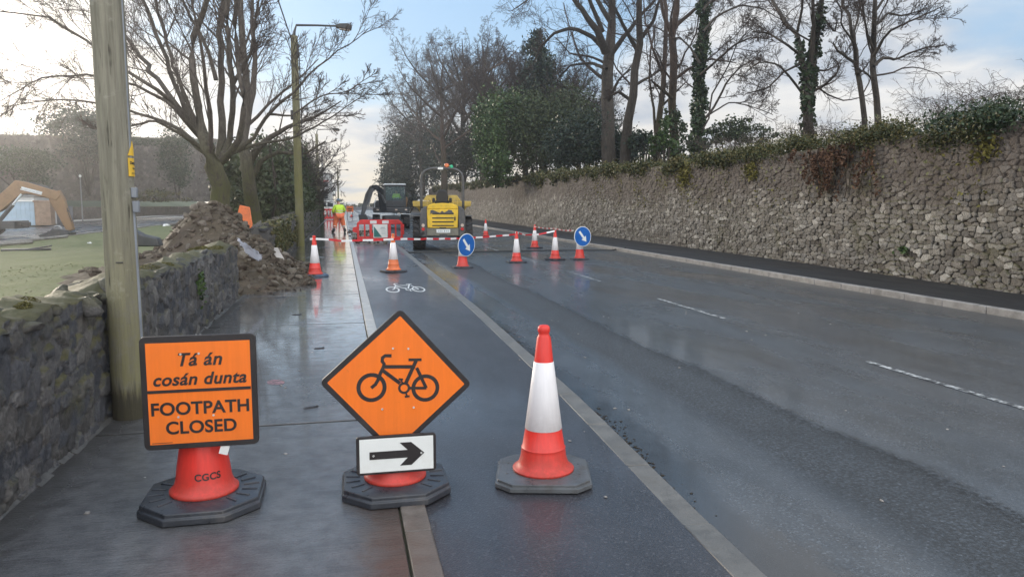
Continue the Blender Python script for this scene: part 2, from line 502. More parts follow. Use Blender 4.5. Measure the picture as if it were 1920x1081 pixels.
def wet_asphalt(name, base, grain, wet_lo, wet_hi, bands=False, patch=0.5, tint=(1, 1, 1), bstr=0.6, film=0.0):
    m, nt, b = new_mat(name)
    v = objco(nt)
    big = noise(nt, stretch(nt, v, (1.0, 0.30, 1.0)), 0.55, 5.0, 0.6, 0.3)
    mid = noise(nt, stretch(nt, v, (1.0, 0.4, 1.0)), 3.0, 5.0, 0.6)
    fine = noise(nt, v, 75, 3.0, 0.7)
    grit = nd(nt, 'ShaderNodeTexVoronoi', Vector=v, Scale=95.0)
    chip = ramp(nt, nd(nt, 'ShaderNodeSeparateColor', i0=grit.outputs['Color']).outputs[0], 0.86, 1.0)
    c = mixc(nt, ramp(nt, mid, 0.3, 0.7), tuple(x * 0.72 for x in base), tuple(x * 1.25 for x in base))
    c = mixc(nt, ramp(nt, fine, 0.42, 0.72, 0, 0.6), c, grain)
    c = mixc(nt, mth(nt, 'MULTIPLY', chip, 0.4), c, tuple(min(1, x * 2.2) for x in grain))
    wet = ramp(nt, big, 0.22, 0.82)
    if bands:
        x = nd(nt, 'ShaderNodeSeparateXYZ', i0=v).outputs[0]
        xw = mth(nt, 'ADD', x, mth(nt, 'MULTIPLY', mth(nt, 'SUBTRACT', big, 0.5), 0.5))
        xw = mth(nt, 'ADD', xw, mth(nt, 'MULTIPLY', mth(nt, 'SUBTRACT', mid, 0.5), 0.18))
        rough_band = mth(nt, 'MULTIPLY', ramp(nt, xw, 2.66, 3.00), ramp(nt, xw, 3.70, 3.62))
        gutter = mth(nt, 'MULTIPLY', ramp(nt, mth(nt, 'ADD', x, mth(nt, 'MULTIPLY', mth(nt, 'SUBTRACT', noise(nt, stretch(nt, v, (1.0, 0.5, 1.0)), 2.2, 7.0, 0.72), 0.5), 0.9)), 2.36, 2.12), ramp(nt, x, 2.60, 2.30))
        seam = mth(nt, 'MULTIPLY', mth(nt, 'MULTIPLY', ramp(nt, xw, 3.42, 3.62), ramp(nt, xw, 3.76, 3.66)), ramp(nt, noise(nt, v, 22, 5, 0.7), 0.40, 0.62))
        edge = ramp(nt, xw, 8.8, 9.9)
        c = mixc(nt, mth(nt, 'MULTIPLY', mth(nt, 'MULTIPLY', rough_band, ramp(nt, noise(nt, v, 42, 4, 0.7), 0.36, 0.58)), 0.85), c, (0.020, 0.021, 0.022))
        c = mixc(nt, mth(nt, 'MULTIPLY', seam, 0.95), c, (0.007, 0.007, 0.007))
        c = mixc(nt, mth(nt, 'MULTIPLY', gutter, 0.75), c, (0.014, 0.016, 0.019))
        c = mixc(nt, mth(nt, 'MULTIPLY', edge, 0.5), c, (0.05, 0.043, 0.036))
        wet = mth(nt, 'MULTIPLY', wet, mth(nt, 'SUBTRACT', 1.0, mth(nt, 'MULTIPLY', rough_band, 0.85)))
        wet = mth(nt, 'MULTIPLY', wet, mth(nt, 'SUBTRACT', 1.0, mth(nt, 'MULTIPLY', edge, 0.7)))
        wet = mth(nt, 'ADD', wet, mth(nt, 'MULTIPLY', gutter, 0.5), clamp=True)
    c = mixc(nt, 1.0, c, tint, 'MULTIPLY')
    rgh = mth(nt, 'ADD', ramp(nt, wet, 0.0, 1.0, wet_hi, wet_lo), mth(nt, 'MULTIPLY', fine, 0.06))
    if bands: rgh = mth(nt, 'ADD', rgh, mth(nt, 'MULTIPLY', rough_band, 0.30))
    setb(nt, b, Base_Color=c, Roughness=rgh,
         Specular_IOR_Level=0.55, Coat_Weight=mth(nt, 'MULTIPLY', wet, film), Coat_Roughness=0.10, Coat_IOR=1.4)
    h = mth(nt, 'ADD', mth(nt, 'MULTIPLY', fine, 0.5), mth(nt, 'MULTIPLY', grit.outputs['Distance'], 0.6))
    bs = ramp(nt, wet, 0.0, 1.0, bstr, bstr * 0.3)
    if bands: bs = mth(nt, 'ADD', bs, mth(nt, 'MULTIPLY', rough_band, 0.5))
    bn = nd(nt, 'ShaderNodeBump', Strength=bs, Distance=0.006, Height=h)
    nt.links.new(bn.outputs[0], b.inputs['Normal'])
    return m


M['road'] = wet_asphalt('road_asphalt', (0.052, 0.061, 0.071), (0.097, 0.110, 0.124), 0.15, 0.29, bands=True, bstr=0.75, film=0.45)
M['cycle'] = wet_asphalt('cycle_asphalt', (0.030, 0.030, 0.035), (0.062, 0.062, 0.069), 0.16, 0.42, bstr=0.9, film=0.55)
M['right_path'] = wet_asphalt('right_path_asphalt', (0.013, 0.013, 0.014), (0.026, 0.026, 0.027), 0.45, 0.7)
M['left_road'] = wet_asphalt('left_road_asphalt', (0.05, 0.055, 0.065), (0.09, 0.09, 0.10), 0.14, 0.35)


def wet_concrete():
    m, nt, b = new_mat('wet_concrete')
    v = objco(nt)
    big = noise(nt, v, 0.8, 5.0, 0.6, 0.5)
    streak = noise(nt, stretch(nt, v, (0.7, 14.0, 1.0)), 3.0, 4.0, 0.6)
    mid = noise(nt, v, 7.0, 5.0, 0.65)
    fine = noise(nt, v, 120, 3.0, 0.7)
    y = nd(nt, 'ShaderNodeSeparateXYZ', i0=v)
    c = mixc(nt, ramp(nt, mid, 0.3, 0.7), (0.066, 0.067, 0.072), (0.120, 0.121, 0.126))
    c = mixc(nt, ramp(nt, streak, 0.42, 0.7, 0, 0.4), c, (0.12, 0.12, 0.125))
    c = mixc(nt, ramp(nt, fine, 0.52, 0.75, 0, 0.6), c, (0.21, 0.205, 0.20))
    c = mixc(nt, ramp(nt, noise(nt, v, 48, 4.0, 0.7), 0.56, 0.70, 0, 0.55), c, (0.045, 0.045, 0.047))
    # damp brown mud tracked along the strip and a dark foot of the wall
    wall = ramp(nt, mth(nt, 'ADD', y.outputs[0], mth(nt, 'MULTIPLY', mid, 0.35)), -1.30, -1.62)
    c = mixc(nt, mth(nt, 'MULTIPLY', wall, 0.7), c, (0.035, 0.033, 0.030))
    mud = mth(nt, 'MULTIPLY', ramp(nt, mth(nt, 'ADD', y.outputs[0], mth(nt, 'MULTIPLY', mid, 0.5)), 0.22, 0.45), ramp(nt, y.outputs[1], 5.2, 3.9))
    c = mixc(nt, mth(nt, 'MULTIPLY', mud, 0.8), c, (0.062, 0.042, 0.033))
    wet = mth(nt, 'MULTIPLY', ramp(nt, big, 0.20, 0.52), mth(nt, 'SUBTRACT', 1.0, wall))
    far = ramp(nt, y.outputs[1], 5.0, 16.0)
    rough = mth(nt, 'SUBTRACT', ramp(nt, wet, 0.0, 1.0, 0.34, 0.10), mth(nt, 'MULTIPLY', far, 0.08))
    film = mth(nt, 'MULTIPLY', wet, ramp(nt, mth(nt, 'ADD', streak, mid), 0.75, 1.15, 0.45, 1.0))
    setb(nt, b, Base_Color=c, Roughness=mth(nt, 'ADD', rough, mth(nt, 'MULTIPLY', streak, 0.05)), Specular_IOR_Level=0.6,
         Coat_Weight=mth(nt, 'MULTIPLY', film, ramp(nt, y.outputs[1], 4.0, 11.0, 0.18, 1.0)), Coat_Roughness=0.07, Coat_IOR=1.4)
    h = mth(nt, 'ADD', mth(nt, 'MULTIPLY', streak, 0.6), mth(nt, 'ADD', mth(nt, 'MULTIPLY', fine, 0.25), mth(nt, 'MULTIPLY', mid, 0.5)))
    h = mth(nt, 'ADD', h, mth(nt, 'MULTIPLY', noise(nt, v, 55, 4.0, 0.75), 0.8))
    bn = nd(nt, 'ShaderNodeBump', Strength=ramp(nt, y.outputs[1], 5.0, 14.0, 0.60, 0.22), Distance=0.008, Height=h)
    nt.links.new(bn.outputs[0], b.inputs['Normal'])
    return m


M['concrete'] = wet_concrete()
def strip_mat():
    m, nt, b = new_mat('strip_concrete')
    v = objco(nt)
    sep = nd(nt, 'ShaderNodeSeparateXYZ', i0=v)
    n1, n2 = noise(nt, v, 6, 6, 0.65), noise(nt, v, 60, 4, 0.6)
    c = mixc(nt, ramp(nt, n1, 0.3, 0.7), (0.32, 0.31, 0.29), (0.52, 0.50, 0.47))
    c = mixc(nt, ramp(nt, n2, 0.5, 0.75, 0, 0.5), c, (0.13, 0.11, 0.095))
    mud = ramp(nt, mth(nt, 'ADD', sep.outputs[1], mth(nt, 'MULTIPLY', n1, 3.0)), 8.2, 5.0, 0.0, 0.9)
    c = mixc(nt, mud, c, mixc(nt, n1, (0.060, 0.046, 0.038), (0.120, 0.096, 0.078)))
    setb(nt, b, Base_Color=c, Roughness=ramp(nt, n1, 0.2, 0.8, 0.28, 0.5))
    bump(nt, b, n2, 0.3, 0.01)
    return m


M['strip'] = strip_mat()
M['kerb'] = pm('kerb_concrete', (0.145, 0.14, 0.13), 0.5, 0.25, 6, 0.4, 80, dirt=0.55, dcol=(0.09, 0.085, 0.075), dscale=3)
M['kerb_light'] = pm('kerb_light', (0.29, 0.27, 0.25), 0.55, 0.25, 6, 0.3, 80, dirt=0.7, dcol=(0.14, 0.13, 0.12), dscale=2)


def grass_mat(name, a, bcol, dry):
    m, nt, b = new_mat(name)
    v = objco(nt)
    c = mixc(nt, ramp(nt, noise(nt, v, 0.5, 5, 0.6), 0.3, 0.7), a, bcol)
    c = mixc(nt, ramp(nt, noise(nt, v, 5, 6, 0.7), 0.45, 0.7, 0, 0.7), c, dry)
    setb(nt, b, Base_Color=c, Roughness=0.8)
    bump(nt, b, noise(nt, v, 30, 5, 0.7), 0.8, 0.05)
    return m


M['grass'] = grass_mat('lawn_grass', (0.095, 0.120, 0.035), (0.125, 0.145, 0.045), (0.150, 0.145, 0.065))
M['bank'] = grass_mat('bank_grass', (0.035, 0.065, 0.022), (0.055, 0.085, 0.03), (0.08, 0.07, 0.04))
M['soil'] = grass_mat('soil', (0.05, 0.045, 0.03), (0.05, 0.06, 0.03), (0.075, 0.06, 0.04))


def stone_mat(name, cols, mortar, lime=None, top_dark=0.0, moss=0.0, lichen=0.0, zref=(1.2, 2.4), rough=0.85, fine_scale=28.0, wet=0.0, jw=0.20):
    """attribute 'stone': R random id, G distance from the joint, B second id"""
    m, nt, b = new_mat(name)
    v = objco(nt)
    a = nd(nt, 'ShaderNodeSeparateColor', i0=nd(nt, 'ShaderNodeAttribute', {'attribute_name': 'stone'}).outputs['Color'])
    rid, edge, rid2 = a.outputs[0], a.outputs[1], a.outputs[2]
    z = nd(nt, 'ShaderNodeSeparateXYZ', i0=v).outputs[2]
    cr = nt.nodes.new('ShaderNodeValToRGB')
    while len(cr.color_ramp.elements) < len(cols): cr.color_ramp.elements.new(0.5)
    for i, c in enumerate(cols):
        cr.color_ramp.elements[i].position = i / (len(cols) - 1)
        cr.color_ramp.elements[i].color = (*c, 1)
    nt.links.new(rid, cr.inputs[0])
    n1 = noise(nt, v, 9.0, 6.0, 0.7)
    n2 = noise(nt, v, fine_scale, 6.0, 0.75)
    n0 = noise(nt, v, 0.45, 5.0, 0.6)
    c = mixc(nt, ramp(nt, n1, 0.35, 0.7, 0, 0.30), cr.outputs[0], mixc(nt, rid2, tuple(x * 0.5 for x in cols[0]), tuple(x * 1.1 for x in cols[-1])))
    c = mixc(nt, ramp(nt, n2, 0.35, 0.75), mixc(nt, 1.0, c, (0.62, 0.62, 0.62), 'MULTIPLY'), mixc(nt, 1.0, c, (1.25, 1.25, 1.25), 'MULTIPLY'))
    c = mixc(nt, ramp(nt, mth(nt, 'ADD', edge, mth(nt, 'MULTIPLY', mth(nt, 'SUBTRACT', n2, 0.5), 0.35)), jw, jw * 0.3), c, mortar)
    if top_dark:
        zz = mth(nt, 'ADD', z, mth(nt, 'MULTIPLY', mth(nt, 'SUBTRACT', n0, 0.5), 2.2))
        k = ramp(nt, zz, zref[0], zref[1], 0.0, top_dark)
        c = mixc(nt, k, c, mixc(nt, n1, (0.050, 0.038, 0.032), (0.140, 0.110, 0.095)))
    if lime is not None:
        k = mth(nt, 'MULTIPLY', ramp(nt, noise(nt, v, 1.3, 5, 0.7), 0.50, 0.68, 0, 0.7), ramp(nt, n2, 0.4, 0.6))
        c = mixc(nt, k, c, lime)
    if lichen:
        vo = nd(nt, 'ShaderNodeTexVoronoi', Vector=v, Scale=4.2)
        k = mth(nt, 'MULTIPLY', ramp(nt, mth(nt, 'ADD', vo.outputs['Distance'], mth(nt, 'MULTIPLY', n2, 0.25)), 0.36, 0.22),
                mth(nt, 'MULTIPLY', ramp(nt, z, zref[0], zref[1] + 0.2), ramp(nt, noise(nt, v, 0.8, 4, 0.6), 0.42, 0.62)))
        c = mixc(nt, mth(nt, 'MULTIPLY', k, lichen), c, (0.22, 0.25, 0.085))
    if moss:
        up = nd(nt, 'ShaderNodeSeparateXYZ', i0=nd(nt, 'ShaderNodeNewGeometry').outputs['Normal']).outputs[2]
        k = ramp(nt, mth(nt, 'ADD', mth(nt, 'MULTIPLY', up, 0.55), mth(nt, 'SUBTRACT', n0, 0.35)), 0.30, 0.55)
        kk = mth(nt, 'MULTIPLY', ramp(nt, noise(nt, v, 1.1, 6, 0.65), 0.55, 0.68, 0, 0.75), ramp(nt, n2, 0.3, 0.55))
        k = mth(nt, 'MAXIMUM', mth(nt, 'MULTIPLY', k, moss), mth(nt, 'MULTIPLY', kk, moss))
        c = mixc(nt, k, c, mixc(nt, n2, (0.040, 0.040, 0.012), (0.135, 0.122, 0.030)))
    setb(nt, b, Base_Color=c, Roughness=rough - wet, Specular_IOR_Level=0.35)
    bump(nt, b, mth(nt, 'ADD', n2, mth(nt, 'MULTIPLY', n1, 0.8)), 0.7, 0.03)
    return m


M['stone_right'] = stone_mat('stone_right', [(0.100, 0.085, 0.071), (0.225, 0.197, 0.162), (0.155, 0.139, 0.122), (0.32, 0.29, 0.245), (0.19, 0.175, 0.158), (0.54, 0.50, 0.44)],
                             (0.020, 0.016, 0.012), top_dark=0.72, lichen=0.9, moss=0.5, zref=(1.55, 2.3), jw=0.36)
M['stone_left'] = stone_mat('stone_left', [(0.040, 0.046, 0.060), (0.085, 0.090, 0.105), (0.060, 0.058, 0.056), (0.135, 0.128, 0.122), (0.068, 0.074, 0.090), (0.20, 0.19, 0.18)],
                            (0.075, 0.072, 0.070), lime=(0.25, 0.24, 0.23), moss=0.72, rough=0.65, jw=0.16)
M['stone_cope'] = stone_mat('stone_cope', [(0.040, 0.045, 0.056), (0.080, 0.085, 0.098), (0.058, 0.057, 0.056), (0.13, 0.125, 0.12), (0.17, 0.165, 0.165)],
                            (0.055, 0.050, 0.045), lime=(0.25, 0.24, 0.23), moss=0.42, rough=0.65)
M['stone_far'] = stone_mat('stone_far', [(0.085, 0.070, 0.060), (0.17, 0.145, 0.125), (0.12, 0.105, 0.095), (0.24, 0.21, 0.185)], (0.05, 0.044, 0.040), moss=0.5)
M['moss'] = grass_mat('moss', (0.060, 0.066, 0.014), (0.115, 0.115, 0.024), (0.045, 0.042, 0.02))
M['rubble'] = stone_mat('rubble', [(0.055, 0.038, 0.028), (0.115, 0.084, 0.064), (0.070, 0.052, 0.041), (0.24, 0.205, 0.17), (0.090, 0.066, 0.050)], (0.04, 0.028, 0.022), moss=0.16, rough=0.75)


def bark(name, a, bcol, mossc=None, moss=0.0, mz=(3.0, 7.0)):
    m, nt, b = new_mat(name)
    v = objco(nt)
    s = noise(nt, stretch(nt, v, (1, 1, 0.18)), 14, 6, 0.7)
    big = noise(nt, v, 0.9, 5, 0.6)
    c = mixc(nt, ramp(nt, s, 0.3, 0.7), a, bcol)
    if mossc:
        z = nd(nt, 'ShaderNodeSeparateXYZ', i0=v).outputs[2]
        k = mth(nt, 'MULTIPLY', ramp(nt, mth(nt, 'ADD', z, mth(nt, 'MULTIPLY', big, 3.0)), mz[1], mz[0]), ramp(nt, mth(nt, 'ADD', s, big), 0.75, 1.15))
        c = mixc(nt, mth(nt, 'MULTIPLY', k, moss), c, mossc)
    setb(nt, b, Base_Color=c, Roughness=0.9, Specular_IOR_Level=0.2)
    bump(nt, b, s, 0.8, 0.05)
    return m


M['bark'] = bark('bark_grey', (0.030, 0.025, 0.021), (0.085, 0.072, 0.060))
M['bark_warm'] = bark('bark_warm', (0.045, 0.032, 0.026), (0.12, 0.085, 0.068), (0.035, 0.042, 0.014), 0.6, (4.5, 7))
M['bark_moss'] = bark('bark_moss', (0.058, 0.050, 0.044), (0.135, 0.115, 0.098), (0.080, 0.086, 0.026), 0.85, (3.2, 6.5))
M['twig'] = bark('twig_brown', (0.040, 0.031, 0.028), (0.085, 0.064, 0.055))
M['twig_pale'] = bark('twig_pale', (0.065, 0.054, 0.048), (0.13, 0.105, 0.092))
def pole_mat():
    m, nt, b = new_mat('wood_pole')
    v = objco(nt)
    sep = nd(nt, 'ShaderNodeSeparateXYZ', i0=v)
    z = sep.outputs[2]
    g = noise(nt, stretch(nt, v, (1, 1, 0.06)), 26, 6, 0.7)
    blot = noise(nt, v, 5.0, 6, 0.7)
    c = mixc(nt, ramp(nt, g, 0.3, 0.7), (0.150, 0.142, 0.112), (0.27, 0.255, 0.20))
    c = mixc(nt, ramp(nt, blot, 0.56, 0.66, 0, 0.45), c, (0.34, 0.33, 0.28))
    alg = mth(nt, 'MULTIPLY', ramp(nt, mth(nt, 'ADD', z, mth(nt, 'MULTIPLY', blot, 1.6)), 2.9, 1.2), ramp(nt, mth(nt, 'ADD', g, blot), 0.75, 1.15))
    c = mixc(nt, mth(nt, 'MULTIPLY', alg, 0.55), c, mixc(nt, blot, (0.10, 0.095, 0.02), (0.22, 0.20, 0.045)))
    crack = mth(nt, 'MULTIPLY', ramp(nt, noise(nt, stretch(nt, v, (1, 1, 0.05)), 34, 3, 0.6, 0.3), 0.60, 0.65), ramp(nt, noise(nt, v, 2.2, 3, 0.6), 0.5, 0.6))
    c = mixc(nt, mth(nt, 'MULTIPLY', crack, 0.85), c, (0.03, 0.026, 0.02))
    foot = ramp(nt, mth(nt, 'ADD', z, mth(nt, 'MULTIPLY', mth(nt, 'SUBTRACT', g, 0.5), 0.5)), 0.34, 0.16)
    c = mixc(nt, mth(nt, 'MULTIPLY', foot, 0.85), c, (0.035, 0.031, 0.024))
    setb(nt, b, Base_Color=c, Roughness=0.85, Specular_IOR_Level=0.25)
    bump(nt, b, mth(nt, 'SUBTRACT', g, crack), 0.6, 0.012)
    return m


M['wood_pole'] = pole_mat()
M['pole_far'] = bark('pole_far', (0.15, 0.14, 0.09), (0.24, 0.23, 0.14), (0.15, 0.145, 0.04), 0.8, (3.0, 8.0))


def leaf_mat(name, cols, rough=0.45, sss=0.15):
    m, nt, b = new_mat(name)
    v = objco(nt)
    isl = nd(nt, 'ShaderNodeNewGeometry').outputs['Random Per Island']
    k = mth(nt, 'ADD', mth(nt, 'MULTIPLY', isl, 0.6), mth(nt, 'MULTIPLY', noise(nt, v, 1.4, 3, 0.6), 0.6))
    cr = nt.nodes.new('ShaderNodeValToRGB')
    while len(cr.color_ramp.elements) < len(cols): cr.color_ramp.elements.new(0.5)
    for i, c in enumerate(cols):
        cr.color_ramp.elements[i].position = 0.15 + 0.75 * i / (len(cols) - 1)
        cr.color_ramp.elements[i].color = (*c, 1)
    nt.links.new(k, cr.inputs[0])
    setb(nt, b, Base_Color=cr.outputs[0], Roughness=rough, Specular_IOR_Level=0.35)
    try:
        setb(nt, b, Transmission_Weight=0.0)
    except Exception:
        pass
    return m


M['leaf_ivy'] = leaf_mat('leaf_ivy', [(0.020, 0.028, 0.010), (0.040, 0.052, 0.016), (0.080, 0.080, 0.022), (0.130, 0.105, 0.036)], 0.6)
M['leaf_ivy_dark'] = leaf_mat('leaf_ivy_dark', [(0.012, 0.022, 0.010), (0.025, 0.045, 0.018), (0.045, 0.070, 0.026)])
M['leaf_dark'] = leaf_mat('leaf_dark', [(0.010, 0.018, 0.012), (0.018, 0.034, 0.020), (0.032, 0.052, 0.028)])
M['leaf_bright'] = leaf_mat('leaf_bright', [(0.022, 0.046, 0.012), (0.045, 0.085, 0.022), (0.085, 0.135, 0.040)])
M['leaf_olive'] = leaf_mat('leaf_olive', [(0.018, 0.026, 0.010), (0.034, 0.050, 0.018), (0.060, 0.078, 0.026)], 0.6)
M['leaf_moss'] = leaf_mat('leaf_moss', [(0.055, 0.052, 0.012), (0.13, 0.115, 0.024), (0.22, 0.195, 0.042)], 0.7)
M['moss_tuft'] = leaf_mat('moss_tuft', [(0.045, 0.042, 0.012), (0.085, 0.078, 0.020), (0.135, 0.120, 0.030)], 0.8)
M['leaf_dead'] = leaf_mat('leaf_dead', [(0.050, 0.026, 0.016), (0.105, 0.055, 0.032), (0.16, 0.085, 0.048)], 0.8)
M['grass_blade'] = leaf_mat('grass_blade', [(0.085, 0.108, 0.030), (0.115, 0.138, 0.042), (0.150, 0.155, 0.062)], 0.7)

# ------------------------------------------------------------------ ground, road, paths
def sheet(name, poly, z, mat, kind='structure'):
    me = bpy.data.meshes.new(name)
    me.from_pydata([(x, y, z) for x, y in poly], [], [tuple(range(len(poly)))])
    return tag(link_mesh(name, me, mat), kind=kind)


def strip_sheet(name, left, right, mat, kind='structure'):
    """left/right: matching lists of (x, y, z)"""
    me = bpy.data.meshes.new(name)
    n = len(left)
    me.from_pydata(left + right, [], [(i, n + i, n + i + 1, i + 1) for i in range(n - 1)])
    return tag(link_mesh(name, me, mat), kind=kind)


sheet('ground', [(-135, -60), (135, -60), (135, 330), (-135, 330)], -0.16, M['soil'])

YS = [-6, 0, 3, 6, 12, 27, 45, 70, 100, 140, 200, 300]


def kl(y):   # left edge of the left kerb
    return float(np.interp(y, [-6, 3, 6, 12, 27, 60, 420], [1.42, 1.66, 1.80, 1.94, 1.98, 1.98, 1.98]))


def kr(y):
    return kl(y) + float(np.interp(y, [0, 6, 30, 420], [0.165, 0.165, 0.19, 0.19]))


RK = 10.05     # road-side face of the right kerb
rd_l = [(kr(y) - 0.02, y, -0.10) for y in YS]
rd_r = [(RK + 0.02, y, -0.10) for y in YS]
strip_sheet('road', rd_l, rd_r, M['road'])
strip_sheet('right_path', [(RK + 0.12, y, -0.008) for y in YS], [(15.5, y, 0.02) for y in YS], M['right_path'])
strip_sheet('cycle_lane', [(0.405, y, -0.004) for y in YS], [(kl(y) + 0.01, y, -0.004) for y in YS], M['cycle'])

random.seed(5)
# left kerb, laid in 0.9 m stones
mb = MB()
y = -2.0
while y < 120:
    L = 0.915 if y < 40 else 9.0
    a, b2, c2, d2 = kl(y), kr(y), kr(y + L), kl(y + L)
    dz = random.uniform(-0.002, 0.003)
    g = 0.004
    mb.add([(a, y + g, -0.2), (b2, y + g, -0.2), (c2, y + L - g, -0.2), (d2, y + L - g, -0.2),
            (a, y + g, dz), (b2 - 0.012, y + g, dz - 0.004), (c2 - 0.012, y + L - g, dz - 0.004), (d2, y + L - g, dz)],
           [(3, 2, 1, 0), (4, 5, 6, 7), (0, 1, 5, 4), (1, 2, 6, 5), (2, 3, 7, 6), (3, 0, 4, 7)])
    y += L
tag(mb.build('left_kerb', M['kerb'], bevel=0.008), kind='structure')
mb = MB()
y = 1.0
while y < 140:
    L = 0.915 if y < 45 else 9.0
    mb.box((RK + 0.065 + random.uniform(-0.006, 0.006), y + L / 2, -0.09 + random.uniform(-0.003, 0.004)), (0.13, L - 0.012, 0.22))
    y += L
tag(mb.build('right_kerb', M['kerb_light'], bevel=0.014), kind='structure')
# dividing strip between footpath and cycle lane, raised kerb stones on edge
mb = MB()
y = 1.0
while y < 130:
    L = 0.9 if y < 40 else 8.0
    mb.box((0.335, y + L / 2, -0.035 + random.uniform(-0.002, 0.002)), (0.135, L - 0.008, 0.09))
    y += L
tag(mb.build('dividing_strip', M['strip'], bevel=0.008), kind='structure')
# footpath slabs
mb = MB()
joints = [-4.0, 0.9, 5.82, 10.72, 14.2, 16.65, 21.2] + [21.2 + 4.6 * k for k in range(1, 24)]
for a, b2 in zip(joints[:-1], joints[1:]):
    mb.box((-0.785, (a + b2) / 2, -0.06), (2.085, b2 - a - 0.045, 0.12))
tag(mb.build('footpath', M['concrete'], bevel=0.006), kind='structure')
sheet('footpath_bed', [(-2.0, -4), (0.27, -4), (0.27, 140), (-2.0, 140)], -0.013, M['soil'])

# ragged wet gutter debris along the left kerb
rs = np.random.RandomState(4)


def chips(n, fx, fy, size, z0, rs, flat=0.5):
    V, Fq = [], []
    base = np.array([[-1, -1, 0], [1, -1, 0], [1, 1, 0], [-1, 1, 0], [-.6, -.6, 1], [.6, -.6, 1], [.6, .6, 1], [-.6, .6, 1]], float)
    fq = np.array([[0, 1, 5, 4], [1, 2, 6, 5], [2, 3, 7, 6], [3, 0, 4, 7], [4, 5, 6, 7], [3, 2, 1, 0]])
    for i in range(n):
        s = size * rs.uniform(0.4, 1.5)
        p = base * (s, s * rs.uniform(0.5, 1.2), s * flat * rs.uniform(0.6, 1.4)) + rs.normal(0, s * 0.18, (8, 3)) * (1, 1, 0.4)
        a = rs.uniform(0, 6.28)
        ca, sa = math.cos(a), math.sin(a)
        q = p.copy()
        yy = fy()
        q[:, 0] = p[:, 0] * ca - p[:, 1] * sa + fx(yy)
        q[:, 1] = p[:, 0] * sa + p[:, 1] * ca + yy
        q[:, 2] = np.maximum(q[:, 2], 0) + z0
        Fq.append(fq + 8 * i)
        V.append(q)
    return np.concatenate(V), np.concatenate(Fq)


V, Fq = chips(1100, lambda y: kr(y) + 0.005 + abs(rs.normal(0, 0.055)) * (1.0 + 0.9 * math.sin(y * 2.1) * math.sin(y * 0.7)), lambda: rs.choice([rs.uniform(3.0, 26), rs.normal(6.0, 0.7), rs.normal(10, 1.2), rs.normal(15, 2), rs.normal(8, 0.6), rs.normal(5, .5)]), 0.0085, -0.0995, rs, 0.35)
tag(link_mesh('gutter_grit', np_mesh('gutter_grit', V, Fq), M['rubble']), 'dark wet grit and leaf scraps lying in the gutter along the left kerb', 'grit', kind='stuff')
V, Fq = chips(90, lambda y: rs.uniform(-1.5, 9.0), lambda: rs.uniform(3.4, 14), 0.010, 0.001, rs)
V[:, 2] -= np.where(V[:, 0] > 1.9, 0.1, 0.0)
tag(link_mesh('pebbles', np_mesh('pebbles', V, Fq), M['kerb_light']), 'small pale pebbles scattered over the road and footpath', 'pebbles', kind='stuff')

# road markings: worn centre dashes
mb = MB()
for k in range(14):
    y0 = 4.75 + 5.82 * k
    mb.add([(5.65, y0, -0.096), (5.725, y0, -0.096), (5.725, y0 + 2.55, -0.096), (5.65, y0 + 2.55, -0.096)], [(0, 1, 2, 3)])
tag(mb.build('centre_line', M['paint_worn']), 'worn white dashes down the middle of the wet road', 'road marking', kind='structure')


# ------------------------------------------------------------------ bicycle symbol (signs and road)
def bike_strokes(put, st=1.0):
    """put(list of 2d points, half width, closed) in the sign's own units (about 410 wide, wheels 140)"""
    def ring(cx, cy, r, n=30):
        return [(cx + r * math.cos(2 * math.pi * k / n), cy + r * math.sin(2 * math.pi * k / n)) for k in range(n)]
    put(ring(-128, -29, 64), 10 * st, True)
    put(ring(140, -32, 61), 9.5 * st, True)
    put(ring(33, -32, 24), 6 * st, True)
    put([(-35, 132), (-66, 132), (-79, 122), (-80, 104), (-70, 90), (-73, 74), (-88, 40), (-98, 8), (-110, -14), (-130, -31)], 8.5 * st, False)
    put([(-72, 76), (84, 77)], 9 * st, False)
    put([(50, 112), (115, 113)], 7 * st, False)
    put([(88, 108), (40, -8)], 9 * st, False)
    put([(-76, 58), (12, -8)], 9 * st, False)
    put([(57, -32), (145, -32)], 7 * st, False)
    put([(92, 72), (144, -32)], 8 * st, False)
    put([(4, 14), (26, 12)], 5 * st, False)
    put([(15, 12), (24, -6)], 4 * st, False)
    put([(38, -76), (62, -73)], 5 * st, False)
    put([(50, -74), (42, -56)], 4 * st, False)


def ribbon_symbol(mb, tf, st=1.0, thick=None):
    cnt = [0]

    def put(pts, hw, closed):
        n = len(pts)
        lift = cnt[0] * 0.00022
        cnt[0] += 1
        L, R = [], []
        for i in range(n):
            p = Vector(pts[i])
            a = Vector(pts[i - 1]) if (closed or i > 0) else p
            b = Vector(pts[(i + 1) % n]) if (closed or i < n - 1) else p
            d1, d2 = (p - a), (b - p)
            d = ((d1.normalized() if d1.length else Vector((0, 0))) + (d2.normalized() if d2.length else Vector((0, 0)))).normalized()
            nn = Vector((-d[1], d[0])) * hw
            L.append(p + nn)
            R.append(p - nn)
        vs = [tf(q, lift) for q in L] + [tf(q, lift) for q in R]
        m = n if closed else n - 1
        mb.add(vs, [(i, n + i, n + (i + 1) % n, (i + 1) % n) for i in range(m)])
    bike_strokes(put, st)


mb = MB()
ribbon_symbol(mb, lambda q, l: (1.145 + q[0] * 0.00185, 15.0 + q[1] * 0.0068, 0.0 + l), 0.85)
tag(mb.build('cycle_symbol', worn_paint('paint_cycle', (0.66, 0.66, 0.64), 0.28, 0.36, 5)), 'white bicycle symbol painted on the dark cycle lane', 'road marking', kind='structure')

